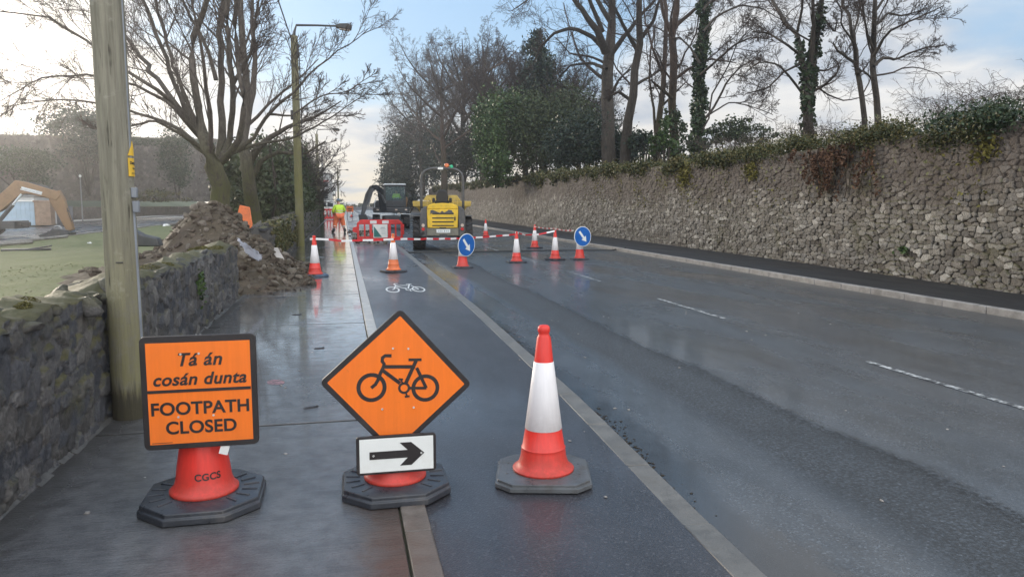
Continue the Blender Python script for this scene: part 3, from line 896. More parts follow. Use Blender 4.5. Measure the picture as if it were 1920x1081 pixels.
# ------------------------------------------------------------------ land on the left
def height_sheet(name, x0, x1, y0, y1, nx, ny, fz, mat, kind='structure'):
    xs, ys = np.linspace(x0, x1, nx), np.linspace(y0, y1, ny)
    X, Y = np.meshgrid(xs, ys)
    Z = fz(X, Y)
    V = np.stack([X, Y, Z], -1).reshape(-1, 3)
    i = np.arange(nx * ny).reshape(ny, nx)
    Fq = np.stack([i[:-1, :-1], i[:-1, 1:], i[1:, 1:], i[1:, :-1]], -1).reshape(-1, 4)
    return tag(link_mesh(name, np_mesh(name, V, Fq), mat, smooth=3.2), kind=kind)


rs = np.random.RandomState(11)


def wav(X, Y, s, seed):
    r = np.random.RandomState(seed)
    o = 0
    for k in range(7):
        a, f, p = r.uniform(0, 6.28), s * r.uniform(0.5, 2.2), r.uniform(0, 6.28)
        o = o + np.sin((X * np.cos(a) + Y * np.sin(a)) * f + p) / (1 + k * 0.5)
    return o / 2.5


def lawn_z(X, Y):
    return 0.02 + 0.05 * wav(X, Y, 0.7, 3) + 0.02 * wav(X, Y, 3, 4)


height_sheet('lawn', -13.7, -2.15, 2.0, 62.0, 90, 260, lawn_z, M['grass'])
sheet('left_road', [(-23.0, -20), (-13.6, -20), (-13.6, 300), (-23.0, 300)], 0.0, M['left_road'])
sheet('left_pavement', [(-26.5, -20), (-22.9, -20), (-22.9, 300), (-26.5, 300)], 0.10, M['strip'])
mb = MB()
mb.box((-22.85, 130, 0.04), (0.14, 300, 0.15))
tag(mb.build('left_road_kerb', M['kerb']), kind='structure')
mb = MB()
mb.box((-13.62, 60, 0.03), (0.18, 150, 0.14))
tag(mb.build('lawn_kerb', M['kerb_light']), kind='structure')
height_sheet('grass_bank', -44, -26.2, 20, 170, 30, 60,
             lambda X, Y: 0.9 + np.clip((-26.6 - X) / 6.0, 0, 1) ** 0.8 * 2.4 + 0.15 * wav(X, Y, 0.6, 8), M['bank'])
# raised ground behind the right wall
height_sheet('right_bank', 14.15, 90, -10, 330, 60, 90,
             lambda X, Y: 2.85 + np.clip((X - 14) / 8.0, 0, 1) * 1.0 + np.clip((X - 24) / 40.0, 0, 1) * -0.6 + 0.2 * wav(X, Y, 0.35, 9), M['soil'])

# blades of grass on the lawn (nobody could count them)
n = 9000
gx = -2.4 - rs.rand(n) * 11.2
gy = 6 + rs.rand(n) ** 1.2 * 16
gz = lawn_z(gx, gy)
hgt = rs.uniform(0.006, 0.018, n) * (1 + (wav(gx, gy, 1.3, 2) > 0.3) * 0.8)
ang = rs.uniform(0, 6.28, n)
wd = rs.uniform(0.006, 0.014, n) * (1 + gy * 0.03)
dx, dy = np.cos(ang) * wd, np.sin(ang) * wd
lx, ly = rs.normal(0, 0.045, n), rs.normal(0, 0.045, n)
V = np.stack([np.stack([gx - dx, gy - dy, gz], -1), np.stack([gx + dx, gy + dy, gz], -1), np.stack([gx + lx, gy + ly, gz + hgt], -1)], 1).reshape(-1, 3)
tag(link_mesh('grass', np_mesh('grass', V, np.arange(n * 3).reshape(n, 3)), M['grass_blade']), 'short rough grass growing on the lawn behind the low wall', 'grass', kind='stuff')


# ------------------------------------------------------------------ stone walls with real relief
def cells(u, v, seed, jit=0.42):
    """nearest and second nearest jittered cell point; returns d1, d2, ids"""
    iu, iv = np.floor(u).astype(int), np.floor(v).astype(int)
    best = np.full(u.shape, 9.0)
    sec = np.full(u.shape, 9.0)
    bid = np.zeros(u.shape, dtype=np.int64)

    def h(a, b, k):
        x = (a.astype(np.int64) * 374761393 + b.astype(np.int64) * 668265263 + (k + seed * 17) * 1274126177) & 0x7fffffff
        x = ((x ^ (x >> 13)) * 1274126177) & 0x7fffffff
        return ((x ^ (x >> 16)) & 0xffff) / 65535.0
    for a in (-1, 0, 1):
        for b in (-1, 0, 1):
            cu, cv = iu + a, iv + b
            off = h(cv, cv * 0, 5) * 0.9
            pu = cu + 0.5 + (h(cu, cv, 1) - 0.5) * 2 * jit + 0.0 * off
            pv = cv + 0.5 + (h(cu, cv, 2) - 0.5) * 2 * jit * 0.8
            size = 0.62 + 0.75 * h(cu, cv, 3) ** 1.4
            d = (np.abs(u - pu) ** 2.6 + np.abs(v - pv) ** 2.6) ** (1 / 2.6) / size
            idn = (cu.astype(np.int64) * 7919 + cv.astype(np.int64) * 104729) & 0xffffff
            closer = d < best
            sec = np.where(closer, best, np.minimum(sec, d))
            bid = np.where(closer, idn, bid)
            best = np.where(closer, d, best)
    def mixh(x, k):
        x = (x + k * 7919) & 0xffffffff
        x = ((x ^ (x >> 16)) * 0x45d9f3b) & 0xffffffff
        x = ((x ^ (x >> 16)) * 0x45d9f3b) & 0xffffffff
        return ((x ^ (x >> 16)) & 0xffff) / 65535.0
    r1, r2 = mixh(bid, 1), mixh(bid, 2)
    return best, sec, r1, r2


def relief_wall(name, path, zb, hf, thick, step, cw, ch, relief, seed, mat, side=1, rag=0.05, label=None, cat='wall', vstep=None, flat=1.25):
    """stones stand proud of the joints on the face; path runs in plan, face to the left of travel when side=1"""
    P = np.array(path, float)
    seg = np.linalg.norm(np.diff(P, axis=0), axis=1)
    S = np.concatenate([[0], np.cumsum(seg)])
    ns = max(2, int(S[-1] / step))
    s = np.linspace(0, S[-1], ns)
    x, y = np.interp(s, S, P[:, 0]), np.interp(s, S, P[:, 1])
    tx, ty = np.gradient(x), np.gradient(y)
    ln = np.hypot(tx, ty)
    nx_, ny_ = -ty / ln * side, tx / ln * side
    Hh = np.array([hf(q) for q in s])
    nv = max(3, int(Hh.max() / (vstep or step)))
    t = np.linspace(0, 1, nv)
    SS, T = np.meshgrid(s, t)
    ragn = wav(s, s * 0, 5.0, seed) * rag + wav(s, s * 0, 17.0, seed + 1) * rag * 0.5
    Z = T * (Hh + ragn)[None, :]
    su = SS / cw + wav(SS, Z, 1.3, seed + 2) * 0.12
    sv = Z / ch + wav(SS, Z, 2.4, seed + 3) * 0.16
    d1, d2, r1, r2 = cells(su, sv, seed)
    edge = np.clip((d2 - d1) / 0.42, 0, 1)
    dome = np.sqrt(np.clip(edge * flat, 0, 1))
    off = relief * (dome * (0.35 + 0.95 * r2) - 0.55) + relief * 0.08 * wav(SS, Z, 14.0, seed + 4) + relief * 0.14 * wav(SS, Z, 37.0, seed + 6)
    FX = x[None, :] + nx_[None, :] * off
    FY = y[None, :] + ny_[None, :] * off
    front = np.stack([FX, FY, zb + Z], -1)
    # top (uneven) and back
    top_rows = []
    for k, q in enumerate((0.33, 0.66, 1.0)):
        zt = zb + Hh + ragn + wav(s, s * 0 + k, 6.0, seed + 7) * rag * 0.9 + (0.04 if k < 2 else -0.02)
        top_rows.append(np.stack([x - nx_ * thick * q, y - ny_ * thick * q, zt], -1))
    back = np.stack([x - nx_ * thick * 1.02, y - ny_ * thick * 1.02, np.full(ns, zb)], -1)
    G = np.concatenate([front, np.array(top_rows), back[None]], 0)
    R = G.shape[0]
    V = G.reshape(-1, 3)
    i = np.arange(R * ns).reshape(R, ns)
    Fq = np.stack([i[:-1, :-1], i[:-1, 1:], i[1:, 1:], i[1:, :-1]], -1).reshape(-1, 4)
    if side == 1: Fq = Fq[:, ::-1]
    me = np_mesh(name, V, Fq)
    col = np.ones((R, ns, 4), np.float32)
    col[:nv, :, 0], col[:nv, :, 1], col[:nv, :, 2] = r1, edge, r2
    for k in range(nv, R):
        q1, q2, a1, a2 = cells(s / cw, s * 0 + k * 1.7 + 40, seed)
        col[k, :, 0], col[k, :, 1], col[k, :, 2] = a1, np.clip((q2 - q1) / 0.42, 0, 1), a2
    at_ = me.attributes.new('stone', 'FLOAT_COLOR', 'POINT')
    at_.data.foreach_set('color', col.reshape(-1))
    o = link_mesh(name, me, mat, smooth=3.2)
    # end caps
    bm_v = [tuple(V[j]) for j in i[:, 0]] + [tuple(V[j]) for j in i[:, -1]]
    cap = MB()
    cap.add(bm_v, [tuple(range(R)), tuple(range(2 * R - 1, R - 1, -1))])
    cap.build('wall_end', mat, o, smooth=None)
    return tag(o, label, cat)


def right_x(y): return float(np.interp(y, [-5, 12, 20, 27, 40, 79, 118], [12.15, 12.2, 12.62, 12.84, 12.9, 14.0, 13.0]))


def right_h(y): return float(np.interp(y, [0, 12, 22, 40, 80, 118], [3.20, 3.20, 3.15, 3.30, 3.7, 4.0]))


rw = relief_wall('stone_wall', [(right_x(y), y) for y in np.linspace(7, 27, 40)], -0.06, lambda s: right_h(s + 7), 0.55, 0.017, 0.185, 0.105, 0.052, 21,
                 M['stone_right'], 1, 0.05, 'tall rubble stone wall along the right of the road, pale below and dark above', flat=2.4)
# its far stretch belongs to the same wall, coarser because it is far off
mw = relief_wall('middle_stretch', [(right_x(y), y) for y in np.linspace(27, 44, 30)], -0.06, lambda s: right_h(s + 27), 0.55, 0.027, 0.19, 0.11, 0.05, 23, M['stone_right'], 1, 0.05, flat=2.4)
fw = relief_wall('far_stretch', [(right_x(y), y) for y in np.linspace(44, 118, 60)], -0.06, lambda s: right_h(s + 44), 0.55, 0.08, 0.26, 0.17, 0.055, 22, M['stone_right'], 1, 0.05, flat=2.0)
for k in ('label', 'category'):
    for w_ in (fw, mw):
        if k in w_: del w_[k]
fw.parent = rw
mw.parent = rw


def rock_mesh(n, posf, sizef, rs, squash=0.75):
    """angular broken stones joined in one sheet of rock, with the 'stone' attribute"""
    base = []
    for sx in (-1, 1):
        for sy in (-1, 1):
            for sz in (-1, 1):
                base.append((sx, sy, sz))
    V, Fs, col = [], [], []
    quads = [(0, 1, 3, 2), (4, 6, 7, 5), (0, 4, 5, 1), (2, 3, 7, 6), (0, 2, 6, 4), (1, 5, 7, 3)]
    for i in range(n):
        s = sizef()
        p = np.array(base, float)
        p = p * rs.uniform(0.5, 1.0, (1, 3)) + rs.normal(0, 0.33, (8, 3))
        p *= s * np.array([1, rs.uniform(0.6, 1.0), squash * rs.uniform(0.6, 1.1)])
        q = Matrix.Rotation(rs.uniform(0, 6.28), 3, 'Z') @ Matrix.Rotation(rs.normal(0, 0.5), 3, 'X') @ Matrix.Rotation(rs.normal(0, 0.5), 3, 'Y')
        p = p @ np.array(q).T + np.array(posf())
        V.append(p)
        Fs += [tuple(8 * i + k for k in f) for f in quads]
        c = np.ones((8, 4)); c[:, 0] = rs.rand(); c[:, 2] = rs.rand()
        col.append(c)
    return np.concatenate(V), np.array(Fs), np.concatenate(col)


def lump_mesh(n, posf, sizef, rs, squash=0.75, rough=0.16):
    """irregular stones with many facets"""
    bm = bmesh.new()
    bmesh.ops.create_icosphere(bm, subdivisions=2, radius=1.0)
    bv = np.array([v.co[:] for v in bm.verts]); bf = np.array([[v.index for v in f.verts] for f in bm.faces])
    bm.free()
    V, Fs, col = [], [], []
    m = len(bv)
    for i in range(n):
        k = sizef()
        p = bv.copy()
        for _ in range(7):                                   # planes knock flat faces off the lump
            d = rs.normal(0, 1, 3); d /= np.linalg.norm(d)
            h = p @ d; c = rs.uniform(0.28, 0.75)
            p -= np.outer(np.maximum(h - c, 0), d)
        p = p * (1 + rs.normal(0, rough * 0.4, (m, 1))) * rs.uniform(0.65, 1.15, (1, 3)) * k * np.array([1, 1, squash])
        q = np.array(Matrix.Rotation(rs.uniform(0, 6.28), 3, 'Z') @ Matrix.Rotation(rs.normal(0, 0.4), 3, 'X') @ Matrix.Rotation(rs.normal(0, 0.4), 3, 'Y'))
        V.append(p @ q.T + np.array(posf())); Fs.append(bf + m * i)
        c = np.ones((m, 4)); c[:, 0] = rs.rand(); c[:, 2] = rs.rand(); col.append(c)
    return np.concatenate(V), np.concatenate(Fs), np.concatenate(col)


def link_rocks(name, V, Fq, col, mat, parent=None, bevel=0.0):
    me = np_mesh(name, V, Fq)
    a = me.attributes.new('stone', 'FLOAT_COLOR', 'POINT')
    a.data.foreach_set('color', col.astype(np.float32).reshape(-1))
    o = link_mesh(name, me, mat, parent)
    if bevel:
        m = o.modifiers.new('bevel', 'BEVEL'); m.width, m.segments, m.limit_method = bevel, 2, 'ANGLE'
    return o


def lw_x(y): return float(np.interp(y, [-1, 4, 6.2, 11.4, 14, 31, 40], [-1.84, -1.82, -1.80, -1.85, -1.82, -1.80, -1.82]))


# near length of the low wall
lh = lambda y: float(np.interp(y, [0, 3.6, 5, 6.5, 9, 12, 14], [1.06, 1.06, 1.03, 1.02, 0.99, 0.99, 0.95]))
near_wall = relief_wall('low_wall', [(lw_x(y), y) for y in np.linspace(1.2, 13.9, 40)], -0.05, lambda s: lh(s + 1.2), 0.42, 0.018, 0.17, 0.12, 0.036, 31,
                        M['stone_left'], -1, 0.055, 'low mossy grey rubble wall with jagged top beside the near wooden pole', flat=4.0)
rs = np.random.RandomState(8)
yy = [1.4]


def cope():
    yy[0] += rs.uniform(0.06, 0.13)
    y = 1.4 + (yy[0] - 1.4) % 12.3
    return (lw_x(y) - rs.uniform(0.0, 0.38), y, -0.05 + lh(y) + rs.uniform(-0.07, 0.0))


V, Fq, col = lump_mesh(210, cope, lambda: rs.uniform(0.06, 0.15), rs, 0.6)
link_rocks('coping_stones', V, Fq, col, M['stone_cope'], near_wall)
# far length, beyond the gap
far_wall = relief_wall('low_wall', [(lw_x(y), y) for y in np.linspace(19.6, 62, 60)], -0.05, lambda s: float(np.interp(s, [0, 14, 42], [1.05, 1.2, 1.3])), 0.42, 0.04, 0.19, 0.13, 0.08, 37,
                       M['stone_left'], -1, 0.05, 'ivy-streaked low rubble wall beyond the heap beside the lamp pole')
V, Fq, col = rock_mesh(80, lambda: (lambda y: (lw_x(y) - rs.uniform(0, 0.36), y, 1.03 + 0.012 * (y - 19) + rs.uniform(0, 0.06)))(rs.uniform(19.6, 33.5)), lambda: rs.uniform(0.06, 0.14), rs, 0.5)
link_rocks('coping_stones', V, Fq, col, M['stone_left'], far_wall, 0.012)
# mortar fillet at the foot of the near wall
mb = MB()
for k in range(60):
    y = 2.0 + k * 0.2
    w = rs.uniform(0.015, 0.05)
    mb.add([(lw_x(y) - 0.05, y, 0.001), (lw_x(y) + w, y, 0.001), (lw_x(y + .2) + w, y + 0.2, 0.001), (lw_x(y + .2) - 0.05, y + 0.2, 0.001),
            (lw_x(y) - 0.05, y, 0.05), (lw_x(y + .2) - 0.05, y + 0.2, 0.05)], [(1, 2, 5, 4), (0, 1, 4), (2, 3, 5)])
mb.build('mortar_foot', pm('foot_mortar', (0.085, 0.083, 0.080), 0.7, 0.4, 14, 0.6, 40, dirt=0.7, dcol=(0.035, 0.033, 0.028), dscale=7), near_wall)


# ------------------------------------------------------------------ leaves and bare trees
def leaf_mesh(pts, size, rs, updir=0.3, aspect=0.8):
    n = len(pts)
    nrm = rs.normal(0, 1, (n, 3))
    nrm[:, 2] += updir * 2
    nrm /= np.linalg.norm(nrm, axis=1, keepdims=True)
    t = np.cross(nrm, rs.normal(0, 1, (n, 3)))
    t /= np.linalg.norm(t, axis=1, keepdims=True) + 1e-9
    b = np.cross(nrm, t)
    s = (size if np.ndim(size) else np.full(n, size)) * rs.uniform(0.6, 1.35, n)
    s = s[:, None]
    # kite shaped leaf, folded slightly on the midrib
    p0 = pts - t * s * 0.6
    p1 = pts + b * s * 0.5 * aspect - t * s * 0.05 + nrm * s * 0.10
    p2 = pts + t * s * 0.7
    p3 = pts - b * s * 0.5 * aspect - t * s * 0.05 + nrm * s * 0.10
    V = np.stack([p0, p1, p2, p3], 1).reshape(-1, 3)
    return V, np.arange(4 * n).reshape(n, 4)


def blob_points(c, r, n, rs, shell=0.5, clumps=0, cl=0.22):
    """leaf positions through a lumpy ellipsoid, denser towards its skin, gathered into clumps"""
    c, r = np.array(c, float), np.array(r, float)
    k = clumps or max(8, int(n / 60))
    d = rs.normal(0, 1, (k, 3))
    d /= np.linalg.norm(d, axis=1, keepdims=True)
    rad = shell + (1.05 - shell) * rs.rand(k, 1) ** 0.6
    cc = d * rad * (1 + 0.14 * rs.normal(0, 1, (k, 1)))
    idx = rs.randint(0, k, n)
    p = cc[idx] + rs.normal(0, cl, (n, 3)) * rs.uniform(0.5, 1.2, (k, 1))[idx]
    return c + p * r


def leaf_obj(name, pts, size, mat, rs, parent=None, updir=0.3):
    V, Fq = leaf_mesh(pts, size, rs, updir)
    return link_mesh(name, np_mesh(name, V, Fq), mat, parent)


def resample(pts, rad, S):
    P = np.array(pts, float)
    d = np.concatenate([[0], np.cumsum(np.linalg.norm(np.diff(P, axis=0), axis=1))])
    t = np.linspace(0, d[-1], S + 1)
    return np.stack([np.interp(t, d, P[:, k]) for k in range(3)], -1), np.interp(t, d, rad)


def tubes(P, R, K):
    """P (N,S,3), R (N,S) -> verts, quads"""
    N, S, _ = P.shape
    T = np.gradient(P, axis=1)
    T /= np.linalg.norm(T, axis=2, keepdims=True) + 1e-9
    ref = np.where(np.abs(T[:, :1, 2:3]) > 0.85, np.array([1.0, 0, 0]), np.array([0, 0, 1.0]))
    U = np.cross(T, np.broadcast_to(ref, T.shape))
    U /= np.linalg.norm(U, axis=2, keepdims=True) + 1e-9
    W = np.cross(T, U)
    a = np.arange(K) * 2 * math.pi / K
    ring = P[:, :, None, :] + R[:, :, None, None] * (U[:, :, None, :] * np.cos(a)[None, None, :, None] + W[:, :, None, :] * np.sin(a)[None, None, :, None])
    V = ring.reshape(-1, 3)
    i = np.arange(N * S * K).reshape(N, S, K)
    j = np.roll(i, -1, axis=2)
    Fq = np.stack([i[:, :-1], j[:, :-1], j[:, 1:], i[:, 1:]], -1).reshape(-1, 4)
    return V, Fq


def sprout(P, R, n, lf, ang, S, rf, rs, up=0.0, wig=0.25, t0=0.25, rmin=0.004, lens=None, tip=0.25, minl=0.0):
    N, Sp, _ = P.shape
    L = np.linalg.norm(np.diff(P, axis=1), axis=2).sum(1)
    idx = np.repeat(np.arange(N), n)
    m = len(idx)
    t = t0 + (0.98 - t0) * ((np.tile(np.arange(n), N) + rs.rand(m)) / n)
    f = t * (Sp - 1)
    i0 = np.minimum(f.astype(int), Sp - 2)
    w = (f - i0)[:, None]
    pos = P[idx, i0] * (1 - w) + P[idx, i0 + 1] * w
    rad = R[idx, i0] * (1 - w[:, 0]) + R[idx, i0 + 1] * w[:, 0]
    tan = P[idx, i0 + 1] - P[idx, i0]
    tan /= np.linalg.norm(tan, axis=1, keepdims=True) + 1e-9
    rnd = rs.normal(0, 1, (m, 3))
    perp = rnd - tan * (rnd * tan).sum(1, keepdims=True)
    perp /= np.linalg.norm(perp, axis=1, keepdims=True) + 1e-9
    a = ang * rs.uniform(0.6, 1.35, m)[:, None]
    d = tan * np.cos(a) + perp * np.sin(a)
    ln = np.maximum(L[idx] * lf * (1.15 - 0.75 * t) * rs.uniform(0.6, 1.3, m), minl)
    out = np.zeros((m, S + 1, 3))
    out[:, 0] = pos
    step = (ln / S)[:, None]
    for k in range(S):
        d = d + rs.normal(0, wig, (m, 3)) + np.array([0, 0, up])
        d /= np.linalg.norm(d, axis=1, keepdims=True)
        out[:, k + 1] = out[:, k] + d * step
    r0 = np.clip(rad * rf * rs.uniform(0.7, 1.1, m), rmin, None)
    rr = r0[:, None] * np.linspace(1, tip, S + 1)[None, :]
    return out, np.maximum(rr, rmin * 0.6)


def bare_tree(root, limbs, levels, seed, bark_m, twig_m, lsegs=12, K0=9):
    """limbs: [(points, radii)] measured limbs -> trunk mesh; every further order of branches -> crown mesh"""
    rs = np.random.RandomState(seed)
    base = np.array(root.location)
    Ps, Rs = [], []
    for pts, rad in limbs:
        p, r = resample(pts, rad, lsegs)
        ln = np.linalg.norm(p[-1] - p[0])
        w = rs.normal(0, 0.0035 * ln, p.shape); w[0] = 0; w[:, 2] *= 0.5
        Ps.append(p + w); Rs.append(r)
    P, R = np.array(Ps), np.array(Rs)
    V, Fq = tubes(P, R, K0)
    link_mesh('trunk', np_mesh('trunk', V - base, Fq), bark_m, root, 3.2)
    VV, FF, b = [], [], 0
    cp, cr = P, R
    allP = [(P, R)]
    for lv in levels:
        lv = dict(lv)
        src = lv.pop('src', -1)
        K = lv.pop('K', 3)
        skip = lv.pop('skip', 0)
        sp, sr = allP[src]
        if skip: sp, sr = sp[skip:], sr[skip:]
        cp, cr = sprout(sp, sr, rs=rs, **lv)
        allP.append((cp, cr))
        v, f = tubes(cp, cr, K)
        VV.append(v - base); FF.append(f + b); b += len(v)
    link_mesh('crown', np_mesh('crown', np.concatenate(VV), np.concatenate(FF)), twig_m, root, 3.2)
    return allP


def px_limb(pts, y, rs, wob=1.5, drift=0.0):
    """pts: (px, py, width px) as seen from the eye point; depth wanders so that the limb is a real 3-D curve"""
    out, rad = [], []
    dy = 0.0
    for k, (a, b, w) in enumerate(pts):
        p = at(a, b, y + dy)
        out.append(p)
        rad.append(w / 2 / F_PX * depth_of(p))
        dy += rs.normal(0, wob) * 0.5 + drift
    return out, rad

# ------------------------------------------------------------------ trees on the left
def LV(n, lf, ang, S, rf, **k): return dict(n=n, lf=lf, ang=ang, S=S, rf=rf, **k)


rs = np.random.RandomState(50)
root = empty('sycamore_tree', tuple(gp(410, 472, 0.0)), label='big many-stemmed bare tree with mossy forked trunk behind the rubble heap', cat='tree')
Y = 26.0
spec = [
    [(414, 470, 48), (413, 420, 42), (411, 370, 39), (406, 325, 38), (397, 292, 33), (384, 262, 23), (372, 215, 17), (358, 150, 15), (360, 95, 14), (374, 35, 12), (392, -10, 10), (410, -90, 9), (425, -200, 5)],
    [(394, 288, 18), (373, 250, 15), (342, 208, 13), (305, 160, 12), (270, 115, 11), (240, 75, 9), (190, 10, 8), (140, -60, 4)],
    [(386, 270, 15), (360, 232, 13), (332, 165, 11), (306, 95, 10), (283, 40, 10), (262, -20, 8), (235, -100, 4)],
    [(380, 262, 13), (352, 200, 10), (325, 120, 8), (305, 50, 9), (285, -20, 7), (270, -90, 4)],
    [(408, 318, 28), (418, 275, 22), (418, 215, 18), (416, 130, 16), (412, 60, 15), (424, 0, 13), (432, -90, 11), (440, -210, 5)],
    [(412, 305, 20), (430, 268, 16), (438, 205, 15), (432, 110, 14), (424, 40, 15), (428, -50, 11), (420, -160, 5)],
    [(416, 302, 20), (446, 270, 16), (456, 225, 14), (450, 150, 13), (441, 60, 11), (441, -40, 10), (455, -150, 5)],
    [(414, 292, 26), (440, 283, 17), (470, 266, 13), (490, 232, 12), (508, 207, 11), (540, 183, 9), (585, 135, 6), (640, 92, 4), (690, 55, 2)],
    [(440, 284, 15), (490, 268, 10), (540, 262, 8), (585, 240, 6), (632, 212, 4), (692, 172, 2)],
    [(500, 214, 9), (545, 218, 6), (600, 180, 5), (650, 172, 3), (700, 140, 2)],
    [(385, 285, 18), (335, 240, 10), (290, 222, 8), (235, 205, 7), (165, 190, 5), (95, 186, 4), (10, 200, 2)],
    [(362, 235, 15), (290, 165, 10), (235, 135, 8), (165, 78, 7), (85, 30, 5), (0, 22, 3)],
    [(380, 262, 15), (322, 196, 9), (255, 160, 7), (170, 140, 6), (80, 145, 4), (0, 190, 2)],
    [(395, 290, 16), (340, 252, 8), (290, 225, 6), (235, 240, 4), (180, 246, 2)],
    [(405, 150, 12), (390, 90, 9), (350, 20, 7), (320, -60, 4)],
    [(436, 160, 12), (470, 100, 8), (480, 30, 6), (500, -60, 3)],
]
limbs = [px_limb([(a_, b_, w_ * (0.72 if i else 0.92) * (0.8 if i in (7, 8, 9) else 1)) for a_, b_, w_ in s], Y, rs, 0.9 if i not in (7, 8, 9) else 0.5, random.uniform(-0.25, 0.35) if i else 0.05) for i, s in enumerate(spec)]
bare_tree(root, limbs, [
    LV(9, 0.40, 0.65, 7, 0.36, up=0.05, wig=0.09, t0=0.25, K=4, rmin=0.015),
    LV(8, 0.52, 0.60, 5, 0.45, up=0.04, wig=0.11, t0=0.15, rmin=0.010),
    LV(6, 0.55, 0.60, 4, 0.6, up=0.02, wig=0.13, t0=0.15, rmin=0.0075),
    LV(3, 0.6, 0.55, 3, 0.7, up=0.02, wig=0.15, t0=0.2, rmin=0.0055),
], 51, M['bark_moss'], M['twig_pale'], lsegs=16)

Y = 33.0
root = empty('sycamore_tree', tuple(gp(474, 446, 0.0)), label='slimmer leaning bare tree with mossy trunk just right of the big forked one', cat='tree')
spec = [
    [(484, 440, 30), (474, 390, 27), (467, 340, 24), (461, 295, 22), (457, 250, 18), (462, 180, 14), (455, 90, 13), (448, 0, 10), (455, -100, 5)],
    [(458, 320, 22), (478, 285, 14), (505, 258, 10), (545, 235, 7), (600, 215, 4), (640, 190, 2)],
    [(452, 260, 18), (468, 200, 13), (480, 120, 9), (470, 40, 7), (480, -60, 4)],
    [(464, 350, 16), (490, 300, 9), (520, 285, 7), (570, 290, 5), (610, 265, 3)],
]
limbs = [px_limb(s, Y, rs, 0.8, 0.1) for s in spec]
bare_tree(root, limbs, [
    LV(9, 0.34, 0.7, 6, 0.38, up=0.06, wig=0.09, t0=0.35, K=4, rmin=0.015),
    LV(7, 0.52, 0.62, 5, 0.45, up=0.05, wig=0.11, t0=0.2, rmin=0.010),
    LV(6, 0.55, 0.6, 4, 0.6, up=0.03, wig=0.13, t0=0.2, rmin=0.0075),
], 53, M['bark_moss'], M['twig_pale'], lsegs=14)


# generic bare tree from a height, used where only the silhouette tells
def bare_from_height(name, base, h, spread, seed, label, bark_m, twig_m, nl=7, lean=(0, 0), trunk_r=None, fork=0.3, group=None, levels=None, up=0.05):
    rs = np.random.RandomState(seed)
    root = empty(name, tuple(base), label=label, cat='tree', group=group)
    b = np.array(base, float)
    r0 = trunk_r or h * 0.022
    limbs = []
    top = b + np.array([lean[0], lean[1], h * 0.95])
    path = [b + np.array([0, 0, -0.5]), b + np.array([lean[0] * .1, lean[1] * .1, h * 0.2]) + rs.normal(0, h * .008, 3),
            b + np.array([lean[0] * .4, lean[1] * .4, h * 0.45]) + rs.normal(0, h * .012, 3), b + np.array([lean[0] * .7, lean[1] * .7, h * 0.72]) + rs.normal(0, h * .015, 3), top]
    limbs.append((path, [r0 * 1.2, r0, r0 * 0.7, r0 * 0.38, r0 * 0.1]))
    for k in range(nl):
        t = fork + (0.75 - fork) * (k + rs.rand()) / nl
        z = h * t
        a = k * 2.4 + rs.uniform(-0.5, 0.5)
        s = spread * (1.15 - 0.5 * t) * rs.uniform(0.7, 1.15)
        p0 = b + np.array([lean[0] * t, lean[1] * t, z])
        d = np.array([math.cos(a), math.sin(a), 0])
        hz = (h - z) * rs.uniform(0.55, 0.95)
        limbs.append(([p0, p0 + d * s * 0.35 + [0, 0, hz * 0.25], p0 + d * s * 0.75 + [0, 0, hz * 0.6], p0 + d * s + [0, 0, hz]],
                      [r0 * 0.5, r0 * 0.36, r0 * 0.2, r0 * 0.06]))
    bare_tree(root, limbs, levels or [
        LV(8, 0.42, 0.75, 6, 0.45, up=up, wig=0.2, t0=0.22, K=3, rmin=0.018),
        LV(7, 0.5, 0.75, 5, 0.5, up=up, wig=0.22, t0=0.15, rmin=0.012),
        LV(5, 0.5, 0.7, 4, 0.6, up=up * 0.6, wig=0.24, t0=0.15, rmin=0.009)], seed + 1, bark_m, twig_m, lsegs=9, K0=7)
    return root


# ------------------------------------------------------------------ trees on the right, behind the wall
def right_tree(label, y, spec, seed, bark_m, twig_m, levels, ivy=None, name='beech_tree', wk=0.78):
    rs = np.random.RandomState(seed)
    base = at(spec[0][0][0], spec[0][0][1], y)
    base.z -= 0.6
    root = empty(name, tuple(base), label=label, cat='tree')
    limbs = []
    for i, s in enumerate(spec):
        p, r = px_limb([(a, b, w_ * wk) for a, b, w_ in s], y, rs, 1.4, 0.0 if i == 0 else rs.uniform(-0.9, 0.9))
        if i == 0:
            p = [Vector((p[0].x, p[0].y, min(p[0].z - 0.8, 2.4)))] + p
            r = [r[0] * 1.1] + r
        limbs.append((p, r))
    allP = bare_tree(root, limbs, levels, seed, bark_m, twig_m, lsegs=12)
    if ivy:
        for (limb, t0, t1, rad, n) in ivy:
            P, R = allP[0][0][limb], allP[0][1][limb]
            t = (t0 + (t1 - t0) * rs.rand(n) ** 1.15) * (len(P) - 1)
            i0 = np.minimum(t.astype(int), len(P) - 2)
            w = (t - i0)[:, None]
            c = P[i0] * (1 - w) + P[i0 + 1] * w
            lump = 0.65 + 0.5 * np.sin(t * 5.1 + seed) * np.sin(t * 2.3)
            a = rs.uniform(0, 6.28, n)
            rr = (R[i0] * 0.9 + rad * np.clip(lump, 0.25, 1.2) * rs.rand(n) ** 0.6)
            pts = c + np.stack([np.cos(a) * rr, np.sin(a) * rr, rs.normal(0, 0.12, n)], -1)
            leaf_obj('ivy', pts - np.array(root.location), 0.15, M['leaf_ivy_dark'], rs, root, 0.1)
    return root


